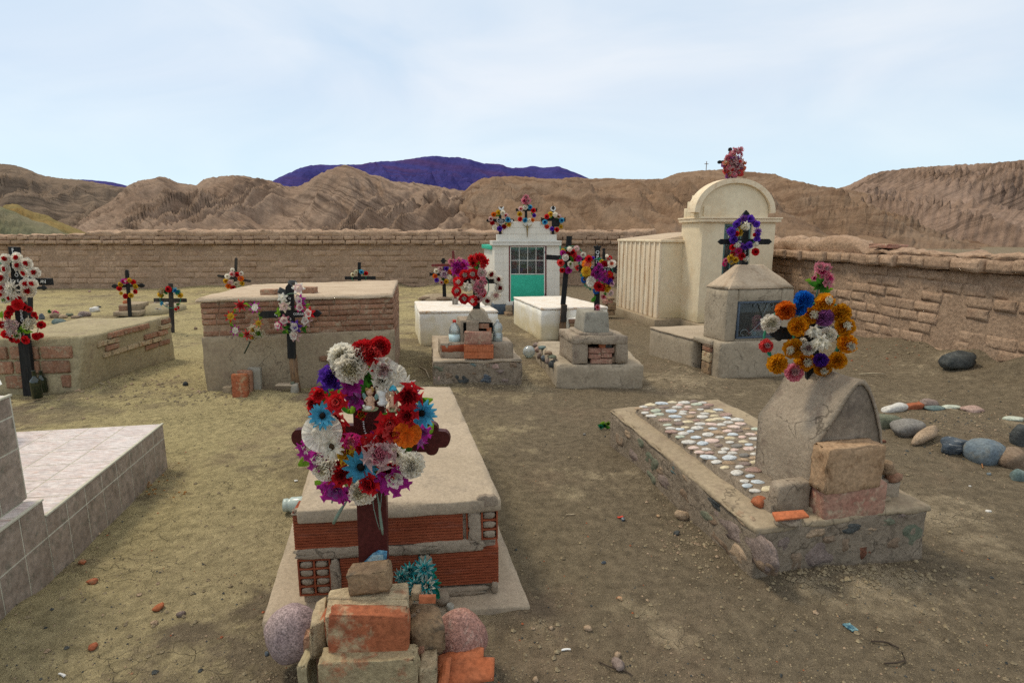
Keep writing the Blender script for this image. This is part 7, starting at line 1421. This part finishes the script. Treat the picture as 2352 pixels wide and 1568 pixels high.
LV = [(420, 520, 130, 150, 'green'), (400, 560, 100, 200, 'lime'), (500, 510, 110, 20, 'lime'), (560, 655, 100, 300, 'green'), (700, 395, 120, 0, 'green'), (720, 360, 100, 60, 'green'), (760, 440, 90, 320, 'green'), (690, 490, 110, 280, 'green'), (605, 650, 100, 60, 'lime'), (1175, 590, 130, 5, 'lime'), (1180, 600, 100, 330, 'green'), (1215, 805, 110, 60, 'lime'), (245, 1065, 140, 210, 'lime'), (385, 1230, 150, 0, 'lime'), (600, 1240, 110, 20, 'lime'), (640, 1340, 110, 330, 'lime'), (860, 700, 110, 190, 'green'), (930, 680, 90, 0, 'green'), (550, 1070, 100, 330, 'green'), (780, 1130, 120, 90, 'green'), (1050, 960, 100, 280, 'green'), (700, 340, 100, 100, 'green'), (560, 940, 90, 30, 'green'), (380, 600, 110, 250, 'green'), (730, 440, 110, 270, 'green'), (1010, 970, 90, 60, 'lime')]
bigw = wreath('large colourful wreath of silk and paper flowers on the maroon cross', 'wreath', 'wreath', YW, C8, WF, (690, 800, 360, 460), LV, tilt=.4, puff=1.08)
for pts, rad in (([(565, 1375), (520, 1440), (485, 1500), (458, 1555)], [.0025, .005, .006, .005]), ([(795, 1300), (815, 1400), (825, 1500), (838, 1590), (845, 1640)], [.002, .0035, .005, .005, .003]), ([(762, 1340), (775, 1440), (800, 1540), (820, 1600)], [.0015] * 4), ([(835, 1320), (828, 1420), (820, 1480)], [.0015] * 3), ([(450, 1370), (446, 1392)], [.003] * 2)):
    put('stem', tube([AT(*C8[0](x, y), YW - .03) for x, y in pts], rad, 6), plain('grey_green_stem', (.16, .22, .17), .5), bigw)
rs = thing('rosary', 'string of small white beads hanging down the maroon cross', 'rosary', AT(*C8[0](700, 780), YM - .03))
for i in range(11): x, y = 684 + i * 3.6 + (3 * sin(i)), 720 + i * 18; put('bead', lathe([(0, -.0035), (.0035, 0), (0, .0035)], AT(*C8[0](x, y), YM - .024), 8), M_letter, rs)
for i in range(9): put('bead', lathe([(0, -.003), (.003, 0), (0, .003)], AT(*C8[0](862 + (i % 3) * 2 + i * 10, 640 + 25 * sin(i * .9) + i * 3), YW - .05), 6), plain('blue_bead', (.2, .25, .6), .3) if i % 2 else M_letter, rs)
# figurines: small cast angels
def figurine(label, x, y, h, cloth, cap=None, lamb=False):
    f, k = C8; P = AT(*f(x, y), YW - .075); s = h / k * mpp(P); t = thing('figurine', label, 'figurine', P - Vector((0, 0, s * .5)))
    skin = plain('figurine_skin', (.55, .34, .22), .4, .4, .25, 300); M_ = plain(cloth[0], cloth[1], .4, .4, .4, 250); B = P - Vector((0, 0, s * .5))
    v = lambda a, b, c: B + Vector((a, b, c)) * s
    mb = MB(); mb.add(tube([v(0, 0, .1), v(0, -.02, .28), v(0, 0, .45), v(0, 0, .6), v(0, 0, .66)], [.17 * s, .19 * s, .15 * s, .12 * s, .05 * s], 12))
    for sg in (-1, 1): mb.add(tube([v(.12 * sg, 0, .56), v(.22 * sg, -.08, .42), v(.10 * sg, -.2, .40)], [.05 * s, .045 * s, .035 * s], 8)); mb.add(tube([v(.09 * sg, -.05, .18), v(.20 * sg, -.22, .14), v(.10 * sg, -.28, .03)], [.085 * s, .07 * s, .045 * s], 8))
    put('body', mb.g, skin, t)
    hd = MB(); hd.add(rock(v(0, -.02, .80), .30 * s, .30 * s, .32 * s, 3, 3, .03)); hd.add(rock(v(0, -.18, .78), .05 * s, .06 * s, .05 * s, 1, 1, 0))
    for sg in (-1, 1): hd.add(rock(v(.15 * sg, 0, .78), .05 * s, .04 * s, .08 * s, 1, 1, 0)); 
    put('head', hd.g, skin, t)
    for sg in (-1, 1): put('eye', rock(v(.055 * sg, -.155, .82), .03 * s, .02 * s, .03 * s, 1, 1, 0), M_black, t)
    if cap: put('cap', lathe([(.17 * s, 0), (.165 * s, .06 * s), (.12 * s, .15 * s), (.03 * s, .22 * s), (0, .24 * s)], v(0, 0, .86), 14), plain('cap_blue', (.03, .30, .42), .4, .4, .3, 200), t)
    else:
        hm = MB(); [hm.add(rock(v(.15 * cos(a), .02 + .08 * sin(a), .90 + .06 * sin(a * 2)), .13 * s, .14 * s, .12 * s, i, 2, .2)) for i, a in enumerate([pi * 2 * j / 7 for j in range(7)])]; put('hair', hm.g, plain('figurine_hair', (.42, .27, .08), .5, .3, .3, 200), t)
    wg = MB(); [wg.add(rock(v(.26 * sg, .1, .55), .18 * s, .06 * s, .42 * s, sg + 4, 2, .15, (0, .4 * sg, 0))) for sg in (-1, 1)]; put('wings', wg.g, M_, t)
    put('base', rock(v(0, -.05, .02), .75 * s, .5 * s, .16 * s, 7, 3, .2), plain('mossy_base', (.22, .26, .14), .7, .2, .4, 200), t)
    if lamb: put('lamb', rock(v(-.05, -.28, .14), .38 * s, .2 * s, .22 * s, 9, 3, .25), plain('lamb_white', (.6, .58, .5), .6, .2, .2, 200), t); put('lamb_head', rock(v(-.2, -.34, .26), .14 * s, .14 * s, .14 * s, 9, 2, .15), plain('lamb_white', (.6, .58, .5)), t)
figurine('little blond angel figurine with a white lamb among the wreath flowers', 745, 575, 175, ('wing_teal', (.18, .32, .30)), lamb=True)
figurine('little angel figurine in a blue cap on the right of the wreath', 928, 575, 185, ('wing_tan', (.42, .28, .18)), cap=True)
o = put('white_statuette', lathe([(.014, 0), (.017, .008), (.010, .014), (.013, .03), (.017, .04), (.012, .052), (.006, .058), (.010, .068), (.008, .078), (0, .082)], AT(*C8[0](843, 625), YW - .06), 12), M_letter); tag(o, 'tiny white statuette between the two angel figurines', 'figurine')
# blue holy card wired to the post
f, k = CP1
def card(par, name, pts, mat, off): V = [AT(*f(x, y), YM - .018 - off) for x, y in pts]; n_ = len(V); V2 = [v + Vector((0, -.0012, 0)) for v in V]; put(name, (V + V2, [tuple(range(n_)), tuple(range(n_, 2 * n_))[::-1]] + [(i, (i + 1) % n_, n_ + (i + 1) % n_, n_ + i) for i in range(n_)]), mat, par, smooth=False)
cd = thing('holy_card', 'blue and white printed card wired to the foot of the maroon cross', 'card', AT(*f(935, 650), YM - .02))
card(cd, 'card', [(836, 722), (862, 650), (925, 590), (972, 562), (1036, 570), (1030, 640), (1000, 700), (960, 730), (880, 735)], earthy('blue_card', (.06, .25, .42), (.30, .52, .62), (.02, .08, .2), scale=30, fine=80, bump=0, rough=.3), .0)
card(cd, 'picture', [(884, 640), (925, 600), (1005, 598), (1008, 700), (884, 712)], earthy('pale_print', (.30, .52, .62), (.50, .62, .64), (.12, .3, .4), scale=40, fine=90, bump=0, rough=.3), .006)
card(cd, 'wire', [(832, 668), (835, 662), (1060, 642), (1060, 648)], M_black, .012); card(cd, 'wire', [(920, 655), (924, 655), (950, 690), (1058, 678), (1058, 683), (946, 696)], M_redwood, .014)
# ------------------------------------------------------------------ brick pile at the foot of the maroon cross
YP = YM - .05
def pile(label, x0, y0, x1, y1, Y, dep, mat, kind='rough', rot=0, tilt=(0, 0), k=None, cat='brick', name='brick'):
    cv = CP1; f, kk = cv; x, y = (x0 + x1) / 2, (y0 + y1) / 2; P = AT(*f(x, y), Y); s = mpp(P) / kk
    return tag(brick(name, mat, P + Vector((0, dep / 2, 0)), (x1 - x0) * s, dep, (y1 - y0) * s, None, rot, tilt, kind, k), label, cat)
Y1 = YM - .26                                            # front of the pile
pile('brown rounded half brick on the very top of the pile', 735, 735, 1040, 905, YM - .16, .075, M_brick_brn, 'rough', .05, (0, -.10), 1)
# two large cream slabs under it, seen from above
def topslab(label, pix, zt_, th, mat, seed, name='brick', cat='brick'):
    C = [G(*CP1[0](x, y), zt_) for x, y in pix]; return tag(put(name, hexa([pl(P, zt_ - th) for P in C], [pl(P, zt_) for P in C], seg=.022, r=.006, amp=.006, freq=14, chip=.02, seed=seed), mat), label, cat)
zS = AT(*CP1[0](880, 1050), Y1 + .02).z
topslab('broad cream brick lying flat under the top half brick, left one of two', [(560, 1085), (1185, 1050), (1190, 925), (600, 925)], zS, .10, M_brick_tan, 1)
topslab('cream brick lying flat behind, cracked along its right side', [(590, 925), (1200, 925), (1195, 800), (600, 855)], zS + .006, .09, M_brick_tan, 5)
topslab('broken cream brick corner on the left shoulder of the pile', [(440, 1150), (560, 1090), (580, 900), (490, 950)], zS - .02, .12, M_brick_tan, 9)
pile('crumbly cream brick at the left side of the pile, below the broken corner', 432, 1180, 606, 1400, Y1 + .05, .12, M_brick_tan, 'rough', .1, (0, .04), 2)
pile('narrow red and cream brick end left of the big orange brick', 530, 1085, 600, 1250, Y1 + .02, .10, M_brick_or, 'rough', 0, (0, 0), 3)
pile('large worn orange brick standing on edge at the front of the pile', 592, 1045, 1186, 1412, Y1 - .05, .055, M_brick_or, 'rough', .0, (0, .035), 4)
pile('wide cream and orange brick at the bottom front of the pile', 520, 1385, 1255, 1740, Y1 - .09, .07, earthy('mixed_brick', (.42, .34, .20), (.36, .28, .17), (.40, .17, .09), scale=6, fine=45, bump=1, dist=.012), 'rough', .02, (0, -.03), 5)
C = [G(*CP1[0](x, y), zS - .06) for x, y in ((1190, 1170), (1480, 1130), (1425, 990), (1215, 945))]
tag(put('brick', hexa([pl(P, zS - .165) for P in C], [pl(P, zS - .06) for P in C], seg=.022, r=.012, amp=.006, freq=12, chip=.02, seed=15), M_brick_brn), 'rounded brown brick at the right shoulder of the pile above the pink boulder', 'brick')
for i, (dx, dy) in enumerate(((1238, 1050), (1268, 1022), (1222, 1060))): P = G(*CP1[0](dx, dy), zS - .055); tag(put('pebble', rock(P, .016 - .003 * i, .014, .012, i, 2, .3), ROCK['brown']), ['brownish pebble, largest of three on the right shoulder brick', 'small pebble furthest back on the right shoulder brick', 'smallest pebble nearest the front on the right shoulder brick'][i], 'pebble')
pile('small tan brick shard behind the cream slabs beside the teal flowers', 1215, 885, 1275, 950, YM - .12, .05, M_brick_tan, 'rough')
pile('flat terracotta shard below the teal flowers', 1272, 920, 1398, 972, YM - .14, .02, M_terra, 'clean', .1, (-.2, .05), name='terracotta_shard', cat='shard')
pile('dark red brick end wedged right of the big orange brick', 1180, 1310, 1320, 1450, Y1 + .02, .10, M_brick, 'rough', 0, (0, -.1))
pile('small tan brick upright at the bottom right of the pile', 1265, 1448, 1397, 1760, Y1 - .05, .09, M_brick_tan, 'rough', .1, (0, .02))
pile('reddish brick at the lower left edge of the pile', 385, 1200, 560, 1760, Y1 + .10, .12, M_brick, 'rough', .15, (0, .07))
pile('hidden inner brick filling the middle of the pile', 600, 1100, 1180, 1600, Y1 + .08, .16, M_brick_brn, 'rough')
pile('yellowish mortar lump at the lower left foot of the pile', 362, 1420, 440, 1760, Y1 + .02, .12, M_plaster_y, 'rough')
pile('dark inner brick supporting the right shoulder of the pile', 1200, 1290, 1330, 1500, Y1 + .14, .1, M_brick_brn, 'rough')
def boulder(label, x, y, w_, h_, Y, mat, seed, rot=0):
    P = AT(*CP1[0](x, y), Y); s = mpp(P) / CP1[1]; tag(put('boulder', rock(P, w_ * s, w_ * s * .85, h_ * s, seed, 4, .10, (0, rot, 0), freq=.9), mat), label, 'boulder')
boulder('large rounded purple grey granite boulder left of the brick pile', 330, 1190, 420, 490, Y1 + .19, M_gran_pur, 3, .15)
boulder('large pink granite boulder right of the brick pile', 1580, 1215, 410, 400, Y1 + .20, M_gran_pink, 6)
for i, (x0, y0, x1, y1, r_, l_) in enumerate(((1395, 1440, 1755, 1540, -.12, 'curved orange roof tile shard behind, right of the brick pile'), (1430, 1520, 1840, 1610, -.10, 'orange hollow tile shard in front, right of the brick pile'), (1400, 1560, 1500, 1680, .1, 'small orange tile splinter at the lower right of the pile'))):
    P0_ = AT(*CP1[0](x0, y1), Y1 + .03 - .05 * i); P1_ = AT(*CP1[0](x1, y0 + (30 if i < 2 else 0)), Y1 + .06 - .05 * i); s = mpp(P0_) / CP1[1]; V = []; n_ = 12
    for j in range(n_ + 1):
        p = P0_.lerp(P1_, j / n_); hz_ = (y1 - y0) * s * .7 * (.55 + .45 * sin(pi * j / n_)) * (1 + .2 * noise.noise(Vector((j * .9, i, 0))))
        V += [p, p + Vector((0, .10, -.01)), p + Vector((0, .015, hz_ * .4)), p + Vector((0, .045, hz_ * .75)), p + Vector((0, .085, hz_)), p + Vector((0, .095, hz_ - .008)), p + Vector((0, .05, hz_ * .75 - .014))]
    Fc = []
    for j in range(n_):
        a, b = j * 7, j * 7 + 7
        for u, v_ in ((0, 2), (2, 3), (3, 4), (4, 5), (5, 6), (6, 1), (1, 0)): Fc.append((a + u, b + u, b + v_, a + v_))
    Fc += [(0, 2, 3, 4, 5, 6, 1), tuple(n_ * 7 + q_ for q_ in (1, 6, 5, 4, 3, 2, 0))]
    tag(put('tile_shard', (V, Fc), M_terra), l_, 'tile shard')
grock('grey dusty stone beside the orange tile shards', *CP1[0](1788, 1425), .05, .04, .04, 'brown', .02, .3, .9, 2)
# teal paper flowers behind the pile
YTe = FLb.y - .07
teal = [(1205, 708, 130, 'dahlia', 'teal', 'tealpale'), (1312, 705, 155, 'dahlia', 'teal', 'tealpale'), (1150, 762, 124, 'dahlia', 'tealpale', 'teal'), (1262, 772, 120, 'dahlia', 'teal', 'offwhite'), (1345, 832, 165, 'dahlia', 'teal', 'offwhite', .03), (1235, 815, 120, 'dahlia', 'teal', 'tealpale', .02), (1255, 872, 126, 'dahlia', 'teal', 'tealpale', .02), (1330, 770, 110, 'dahlia', 'tealpale', 'teal')]
wreath('bunch of teal and white paper dahlias with green leaves behind the brick pile', 'flowers', 'flower_bunch', YTe, CP1, teal, None, [(1370, 720, 90, 20, 'aqua'), (1380, 740, 90, 330, 'aqua'), (1215, 760, 90, 200, 'aqua'), (1290, 740, 90, 90, 'aqua'), (1400, 880, 110, 300, 'aqua'), (1350, 900, 100, 260, 'aqua'), (1410, 800, 80, 0, 'aqua'), (1140, 790, 60, 200, 'aqua'), (1300, 900, 80, 240, 'aqua')], tilt=.7)
P = G(1016, 1385, .05); tag(put('clay_pot', lathe([(.018, 0), (.028, .01), (.031, .028), (.026, .044), (.02, .05), (.0, .05)], P, 16), M_cement_dk), 'tiny dark clay pot on the plinth beside the teal flowers', 'pot')
P = G(1034, 1398, .05); tag(put('litter', lathe([(.014, 0), (.015, .003), (.015, .018), (.013, .021), (.011, .0195), (0, .0195)], P, 16), plain('dirty_white', (.40, .39, .33), .6)), 'off white bottle cap in front of the tiny clay pot', 'cap')
# jar lying on the ground, left of the slab
P = G(673, 1176); t = thing('jar', 'pale teal glass jar lying on its side left of the central grave', 'jar', P)
ax = Vector((1, .15, 0)).normalized(); P = P + Vector((0, 0, .045)) - ax * .045; put('body', lathe([(0, 0), (.036, .0), (.037, .02), (.031, .026), (.042, .040), (.043, .13), (.038, .14)], P, 20, ax), plain('milky_glass', (.42, .50, .46), .25, .5), t)
# ------------------------------------------------------------------ right hand stones
def rk(label, x, y, w_, h_, kd, depf=.7, rot=0, tiltw=0, sub=3, rough=.2, sink=.3, square=.1, name='stone', cat='stone'):
    f, k = CR; Dp = f(x, y + h_ * .45); P = G(*Dp); P = G(*Dp, gz(P.x, P.y)); m = mpp(P) / k; W_ = w_ * m; Hh_ = h_ * m * .92
    tag(put(name, rock(P + Vector((0, W_ * depf * .35, Hh_ * (.5 - sink))), W_, W_ * depf, Hh_ * 1.35, RND.random() * 99, sub, rough, (0, tiltw, rot), freq=1.1, square=square), ROCK[kd] if isinstance(kd, str) else kd), label, cat)
rk('grey green boulder partly hidden by the hooded niche, nearest to it', 600, 562, 350, 160, 'green', .6)
rk('smooth grey flat boulder between the grey green boulder and the tan stone', 860, 618, 335, 165, 'grey', .7, .2)
rk('long tan bumpy stone lying diagonally in front of the grey boulder', 1000, 690, 385, 100, 'tan', .3, .45, -.25, rough=.2)
rk('white streaked driftwood like stone at the back left of the stone ring', 700, 432, 300, 85, 'white', .35, .3, -.15, square=.3)
rk('orange brown brick lying behind the grey stones', 865, 420, 262, 72, M_brick_or, .4, .15, -.12, square=.7, name='brick', cat='brick')
rk('mauve pink stone behind the orange brown brick', 1030, 382, 165, 75, 'mauve', .6)
rk('thin dark slate slab right of the orange brown brick', 1082, 440, 210, 42, 'teal', .5)
rk('pale flat stone almost buried behind the slate slab', 1240, 430, 180, 30, 'palegreen', .5)
rk('pink speckled dome stone alone at the back right of the ring', 1458, 450, 205, 60, 'pink', .7)
rk('jagged blue slate with white veins in the sand', 1300, 790, 295, 120, 'slate', .6, .1, .05, rough=.3, square=.4)
rk('big smooth blue grey boulder near the right edge', 1620, 858, 385, 230, 'blue', .8, .25, sink=.22, rough=.06, square=.25)
rk('dark brown boulder right of the big blue one', 1850, 925, 300, 190, 'brown', .7, .3, -.3)
rk('upright dark brown stone at the right picture edge', 1895, 720, 150, 200, 'dark', .8, .2, sink=.1)
rk('grey green stone cut by the right picture edge, lowest of the ring', 1910, 1085, 170, 130, 'teal', .8)
rk('pale green flat stone far right behind the ring', 1840, 545, 190, 36, 'palegreen', .5)
rk('thin blue slate chip inside the stone ring', 1680, 633, 112, 18, 'slate', .4, sub=2)
rk('small blue pebble in front of the big blue boulder', 1590, 1072, 42, 28, 'blue', .8, sub=2)
rk('small white pebble, largest of three near the blue pebble', 1405, 1190, 28, 16, 'white', .8, sub=2)
rk('white quartz chip further right in front of the ring', 1585, 1432, 60, 18, 'white', .6, sub=2)
rk('dark red stone chip beside the grey green boulder', 570, 755, 56, 28, 'rust', .6, sub=2)
P = Vector((4.74, 5.90, 0)); z_ = gz(P.x, P.y) + .02; tag(put('stone', rock(Vector((P.x, P.y, z_ + .04)), .37, .24, .19, 12, 3, .22, (0, -.1, .1), square=.3), ROCK['dark']), 'dark angular rock at the foot of the right mud brick wall', 'stone')
tag(put('stick', tube([G(1973, 863) + Vector((0, 0, .02)), G(2003, 862) + Vector((0, 0, .025)), G(2033, 863) + Vector((0, 0, .02))], .008, 5), plain('pale_stick', (.40, .33, .22), .8)), 'thin pale stick on the sand before the right wall', 'stick')
rt = right_wall_dist
tag(brick('flat_brick', M_brick_pinkd, Vector((RW0.x + (RW1.x - RW0.x) * (7.75 - RW0.y) / (RW1.y - RW0.y) + .15, 7.75, right_top(Vector((0, 7.75, 0))) + .04)), .30, .36, .06, None, .1, (0, .05), 'rough'), 'flat pinkish brick lying on top of the right wall beside its step', 'brick')
# ------------------------------------------------------------------ back left stones
for x, y, w_, h_, kd, l_ in ((440, 755, 105, 52, 'teal', 'smooth teal boulder behind the low left tomb'), (480, 712, 64, 30, 'tan', 'small tan stone behind the teal boulder'), (575, 715, 70, 22, 'brown', 'flat brown stone in the row behind the left tomb'), (645, 692, 96, 42, 'mauve', 'grey mauve boulder in the stone row behind the left tomb'), (728, 655, 76, 44, 'white', 'white rounded stone at the right end of the back stone row'), (768, 638, 34, 14, 'dark', 'dark sliver of stone touching the white rounded stone'), (415, 705, 84, 40, 'brown', 'brownish stone beside the small pink flower'), (318, 710, 44, 50, 'slate', 'dark blue upright stone half hidden by the red wreath'), (530, 700, 60, 24, 'green', 'low greenish stone between the tan and mauve ones'), (610, 708, 50, 20, 'grey', 'thin grey stone before the mauve boulder'), (698, 526, 24, 14, 'pink', 'tiny pink stone far back on the sand'), (1530, 808, 30, 24, 'brown', 'small round brown stone left of the big brick tomb'), (1448, 1245, 42, 34, 'dark', 'small black lump on the path between the two left tombs')):
    D_ = CA[0](x, y + h_ / 2); P = G(*D_); m = mpp(P) / CA[1]; P.z = gz(P.x, P.y); tag(put('stone', rock(P + Vector((0, w_ * m * .3, h_ * m * .35)), w_ * m, w_ * m * .7, h_ * m * 1.2, RND.random() * 99, 2 if w_ < 60 else 3, .15), ROCK[kd]), l_, 'stone')
wreath('small pink flower and green leaf lying among the back left stones', 'flowers', 'flower_sprig', G(*CA[0](430, 705)).y, CA, [(430, 684, 40, 'loose', 'pink', 'palepink'), (445, 690, 30, 'loose', 'hotpink', 'pink'), (390, 678, 26, 'loose', 'green', 'aqua')])
# ------------------------------------------------------------------ litter and clods on the ground
green = wreath('torn green leafy garland lying against the cobbled grave corner', 'garland', 'garland', G(1388, 984).y, PG, [(1388, 976, 12, 'loose', 'green', 'aqua'), (1396, 972, 10, 'loose', 'lime', 'green'), (1380, 980, 10, 'loose', 'aqua', 'green')], None, [(1384, 972, 14, 30, 'lime'), (1396, 980, 14, 340, 'green'), (1378, 976, 12, 180, 'green')])
for i, (x, y, s, kd, l_) in enumerate(((214, 1341, .045, 'B', 'flat red brick chip, left of three on the foreground crust'), (365, 1398, .050, 'B', 'flat red brick chip nearest the big purple boulder'), (215, 1491, .042, 'B', 'thin red brick chip close to the bottom left corner'), (190, 1296, .04, 'B', 'dark red shard at the foot of the tiled grave side'),
      (1418, 1506, .032, 'tan', 'small angular tan stone behind the speckled grey stone'), (1420, 1530, .058, 'mauve', 'speckled grey stone at the bottom centre right'), (1350, 1448, .035, 'tan', 'flat tan stone in the sand right of the cement plinth'), (1265, 1452, .02, 'tan', 'tiny tan stone right of the pile, upper of two'), (1230, 1560, .026, 'tan', 'tiny tan stone at the bottom edge of the picture'),
      (1568, 1195, .085, 'tan', 'crumbly clod of mortar against the left kerb of the cobbled grave'), (1554, 1230, .035, 'dark', 'small black shiny lump below the mortar clod'), (1431, 1195, .03, 'slate', 'bluish chip beside red plastic scraps'), (1424, 1378, .028, 'B', 'small red chip right of the cement plinth'), (1386, 1296, .022, 'slate', 'tiny purple black chip in the dark sand'),
      (1512, 1188, .028, 'B', 'small orange red scrap left of the kerb'), (640, 1030, .02, 'tan', 'tiny pale stone on the crust left of the wreath'), (415, 1415, .034, 'mauve', 'flat grey stone in the left foreground crust'), (690, 1222, .03, 'grey', 'grey flat pebble left of the ribbed bricks'), (613, 1500, .022, 'slate', 'dark blue pebble beside the purple boulder'), (355, 1433, .03, 'tan', 'pinkish tan chip in the cracked crust'), (1342, 997, .03, 'grey', 'small grey stone beside the green garland'), (1608, 1215, .02, 'B', 'tiny red chip under the left kerb'))):
    P = G(x, y); z_ = gz(P.x, P.y); o = put('stone_chip', rock(Vector((P.x, P.y, z_ + s * .2)), s, s * .75, s * (.45 if kd == 'B' else .65), i * 3, 2, .3, (0, 0, i), square=.4), M_brick_or if kd == 'B' else ROCK[kd]); tag(o, l_, 'stone')
def litter(label, x, y, w_, h_, mat, rot=0, cat='litter', name='litter'):
    P = G(x, y); z_ = gz(P.x, P.y) + .004; tag(put(name, box(Vector((P.x, P.y, z_ + .003)), w_, h_, .005, rot, (rr(-.1, .1), rr(-.1, .1)), seg=.01, r=.001, amp=.003, freq=60), mat), label, cat)
litter('blue green crumpled sweet wrapper on the sand at the lower right', 1953, 1444, .032, .045, earthy('wrapper_blue', (.03, .10, .16), (.25, .42, .42), None, scale=60, fine=90, bump=.5, rough=.3), .2, 'wrapper', 'wrapper')
litter('thin white plastic straw piece at the bottom centre', 1300, 1494, .034, .006, M_letter, .1, 'straw', 'straw')
litter('short white straw piece on the left foreground crust', 143, 1552, .03, .007, M_letter, -.4, 'straw', 'straw')
litter('white paper scrap left of the purple boulder', 680, 1103, .02, .014, M_letter, .4, 'paper', 'paper'); litter('pale curled twig on the sand before the cobbled grave', 1310, 1186, .05, .004, plain('pale_stick', (.40, .33, .22)), .1, 'twig', 'twig')
litter('red plastic scrap beside the bluish chip', 1425, 1190, .03, .015, plain('red_plastic', (.5, .05, .02), .5), .1, 'scrap', 'scrap')
P = G(36, 0 + 1500); 
def twig(label, pts, rad=.003, mat=None): tag(put('twig', tube([G(x, y) + Vector((0, 0, gz(G(x, y).x, G(x, y).y) + .006 + .008 * (i % 2))) for i, (x, y) in enumerate(pts)], rad, 5), mat or plain('dark_twig', (.05, .035, .025), .8)), label, 'twig')
twig('forked dark twig at the lower right, upper strand', [(2000, 1477), (2025, 1482), (2040, 1480), (2062, 1497)]); twig('dark bent twig at the lower right, lower strand', [(2030, 1530), (2060, 1532), (2078, 1522), (2070, 1508)]); twig('thin dark twig lying in the centre foreground sand', [(1375, 1520), (1400, 1537), (1440, 1545), (1452, 1560)], .0025)
twig('pale stick left of the white graves on the far sand', [(997, 677), (1020, 681), (1035, 682)], .012, plain('pale_stick', (.40, .33, .22))); twig('dry root beside the bottle tomb base', [(962, 842), (978, 853), (987, 868)], .008, plain('pale_stick', (.40, .33, .22)))
twig('orange twig below the big blue boulder', [(2236, 1054), (2250, 1061), (2257, 1078)], .004, plain('orange_twig', (.35, .16, .06), .8))
# dried weed beside the tiled grave
dw = thing('dried_weed', 'dry brown weed sprawling beside the tiled grave', 'weed', G(370, 1125)); mb = MB(); ml = MB(); R = random.Random(3)
for i in range(46):
    c = G(R.uniform(325, 420), R.uniform(1075, 1150)); a = R.uniform(0, 6.28); L_ = R.uniform(.03, .11); p = [c + Vector((0, 0, .004)), c + Vector((cos(a) * L_ * .5, sin(a) * L_ * .5, R.uniform(.008, .035))), c + Vector((cos(a + .4) * L_, sin(a + .4) * L_, .006))]; mb.add(tube(p, .0014, 4))
    if i % 2: ml.add(rock(p[1], .016, .012, .008, i, 1, .6))
put('stems', mb.g, plain('straw', (.42, .32, .17), .9), dw); put('dead_leaves', ml.g, plain('dead_leaf', (.26, .12, .035), .9, .1, .4, 100), dw, smooth=False)
# gravel: uncountable pebbles and clods
R = random.Random(21); PEB = {'pale': [], 'dark': [], 'earth': [], 'red': []}
unit = [ICO[1]]
def scatter(n, area, smin, smax, mix):
    for _ in range(n):
        px, py = area(); P = G(px, py)
        if P.y > 17 or P.y < 1.2: continue
        s = smin * (smax / smin) ** (R.random() ** 2.2); z = gz(P.x, P.y); kd = R.choice(mix); PEB[kd].append((Vector((P.x, P.y, z + s * .12)), s))
full = lambda: (R.uniform(-60, 2410), 650 + 960 * R.random() ** .8)
scatter(9000, full, .003, .011, ['earth'] * 9 + ['pale', 'dark']); scatter(1500, full, .008, .026, ['earth'] * 9 + ['pale', 'dark'])
scatter(3500, lambda: (R.uniform(-60, 2410), R.uniform(950, 1600)), .004, .012, ['earth'] * 6 + ['dark', 'pale']); scatter(700, lambda: (R.gauss(2180, 110), R.gauss(985, 45)), .006, .022, ['dark', 'pale', 'earth']); scatter(500, lambda: (R.gauss(1940, 120), R.gauss(1330, 22)), .006, .028, ['earth']); scatter(420, lambda: (R.gauss(1590, 60), R.gauss(1230, 45)), .006, .026, ['earth', 'earth', 'pale'])
scatter(400, lambda: (R.gauss(560, 120), R.gauss(912, 12)), .008, .03, ['earth']); scatter(600, lambda: (R.gauss(250, 120), R.gauss(875, 30)), .01, .04, ['earth', 'earth', 'pale']); scatter(260, lambda: (R.uniform(1950, 2352), R.gauss(826, 10)), .01, .05, ['earth', 'earth', 'red'])
scatter(140, full, .006, .014, ['red']); scatter(500, lambda: (R.gauss(1090, 90), R.gauss(890, 8)), .008, .03, ['earth']); scatter(400, lambda: (R.gauss(1560, 70), R.gauss(850, 28)), .008, .03, ['earth', 'pale'])
mats_ = {'pale': ROCK['tan'], 'dark': ROCK['dark'], 'earth': earthy('clod', (.25, .20, .13), (.31, .25, .155), None, scale=20, fine=80, bump=.5), 'red': M_brick_or}
for kd, L_ in PEB.items():
    V = []; Fc = []; iv, if_ = ICO[1] if kd == 'x' else ([Vector((cos(a) * .9, sin(a) * .9, 0)) for a in [2 * pi * i / 5 for i in range(5)]] + [Vector((.1, 0, .75)), Vector((-.5, .3, .55)), Vector((0, 0, -.4))], [(0, 1, 5), (1, 2, 5), (2, 6, 5), (2, 3, 6), (3, 4, 6), (4, 5, 6), (4, 0, 5), (1, 0, 7), (2, 1, 7), (3, 2, 7), (4, 3, 7), (0, 4, 7)])
    for c, s in L_:
        n_ = len(V); a = R.random() * 6.28; ca, sa = cos(a), sin(a); q_ = R.uniform(.6, 1)
        V += [c + Vector(((v.x * ca - v.y * sa * q_) * s * .6, (v.x * sa + v.y * ca * q_) * s * .6, v.z * s * .55)) for v in iv]; Fc += [tuple(i + n_ for i in g) for g in if_]
    stuff(put('gravel', (V, Fc), mats_[kd], smooth=False, origin=Vector((0, 0, 0))))
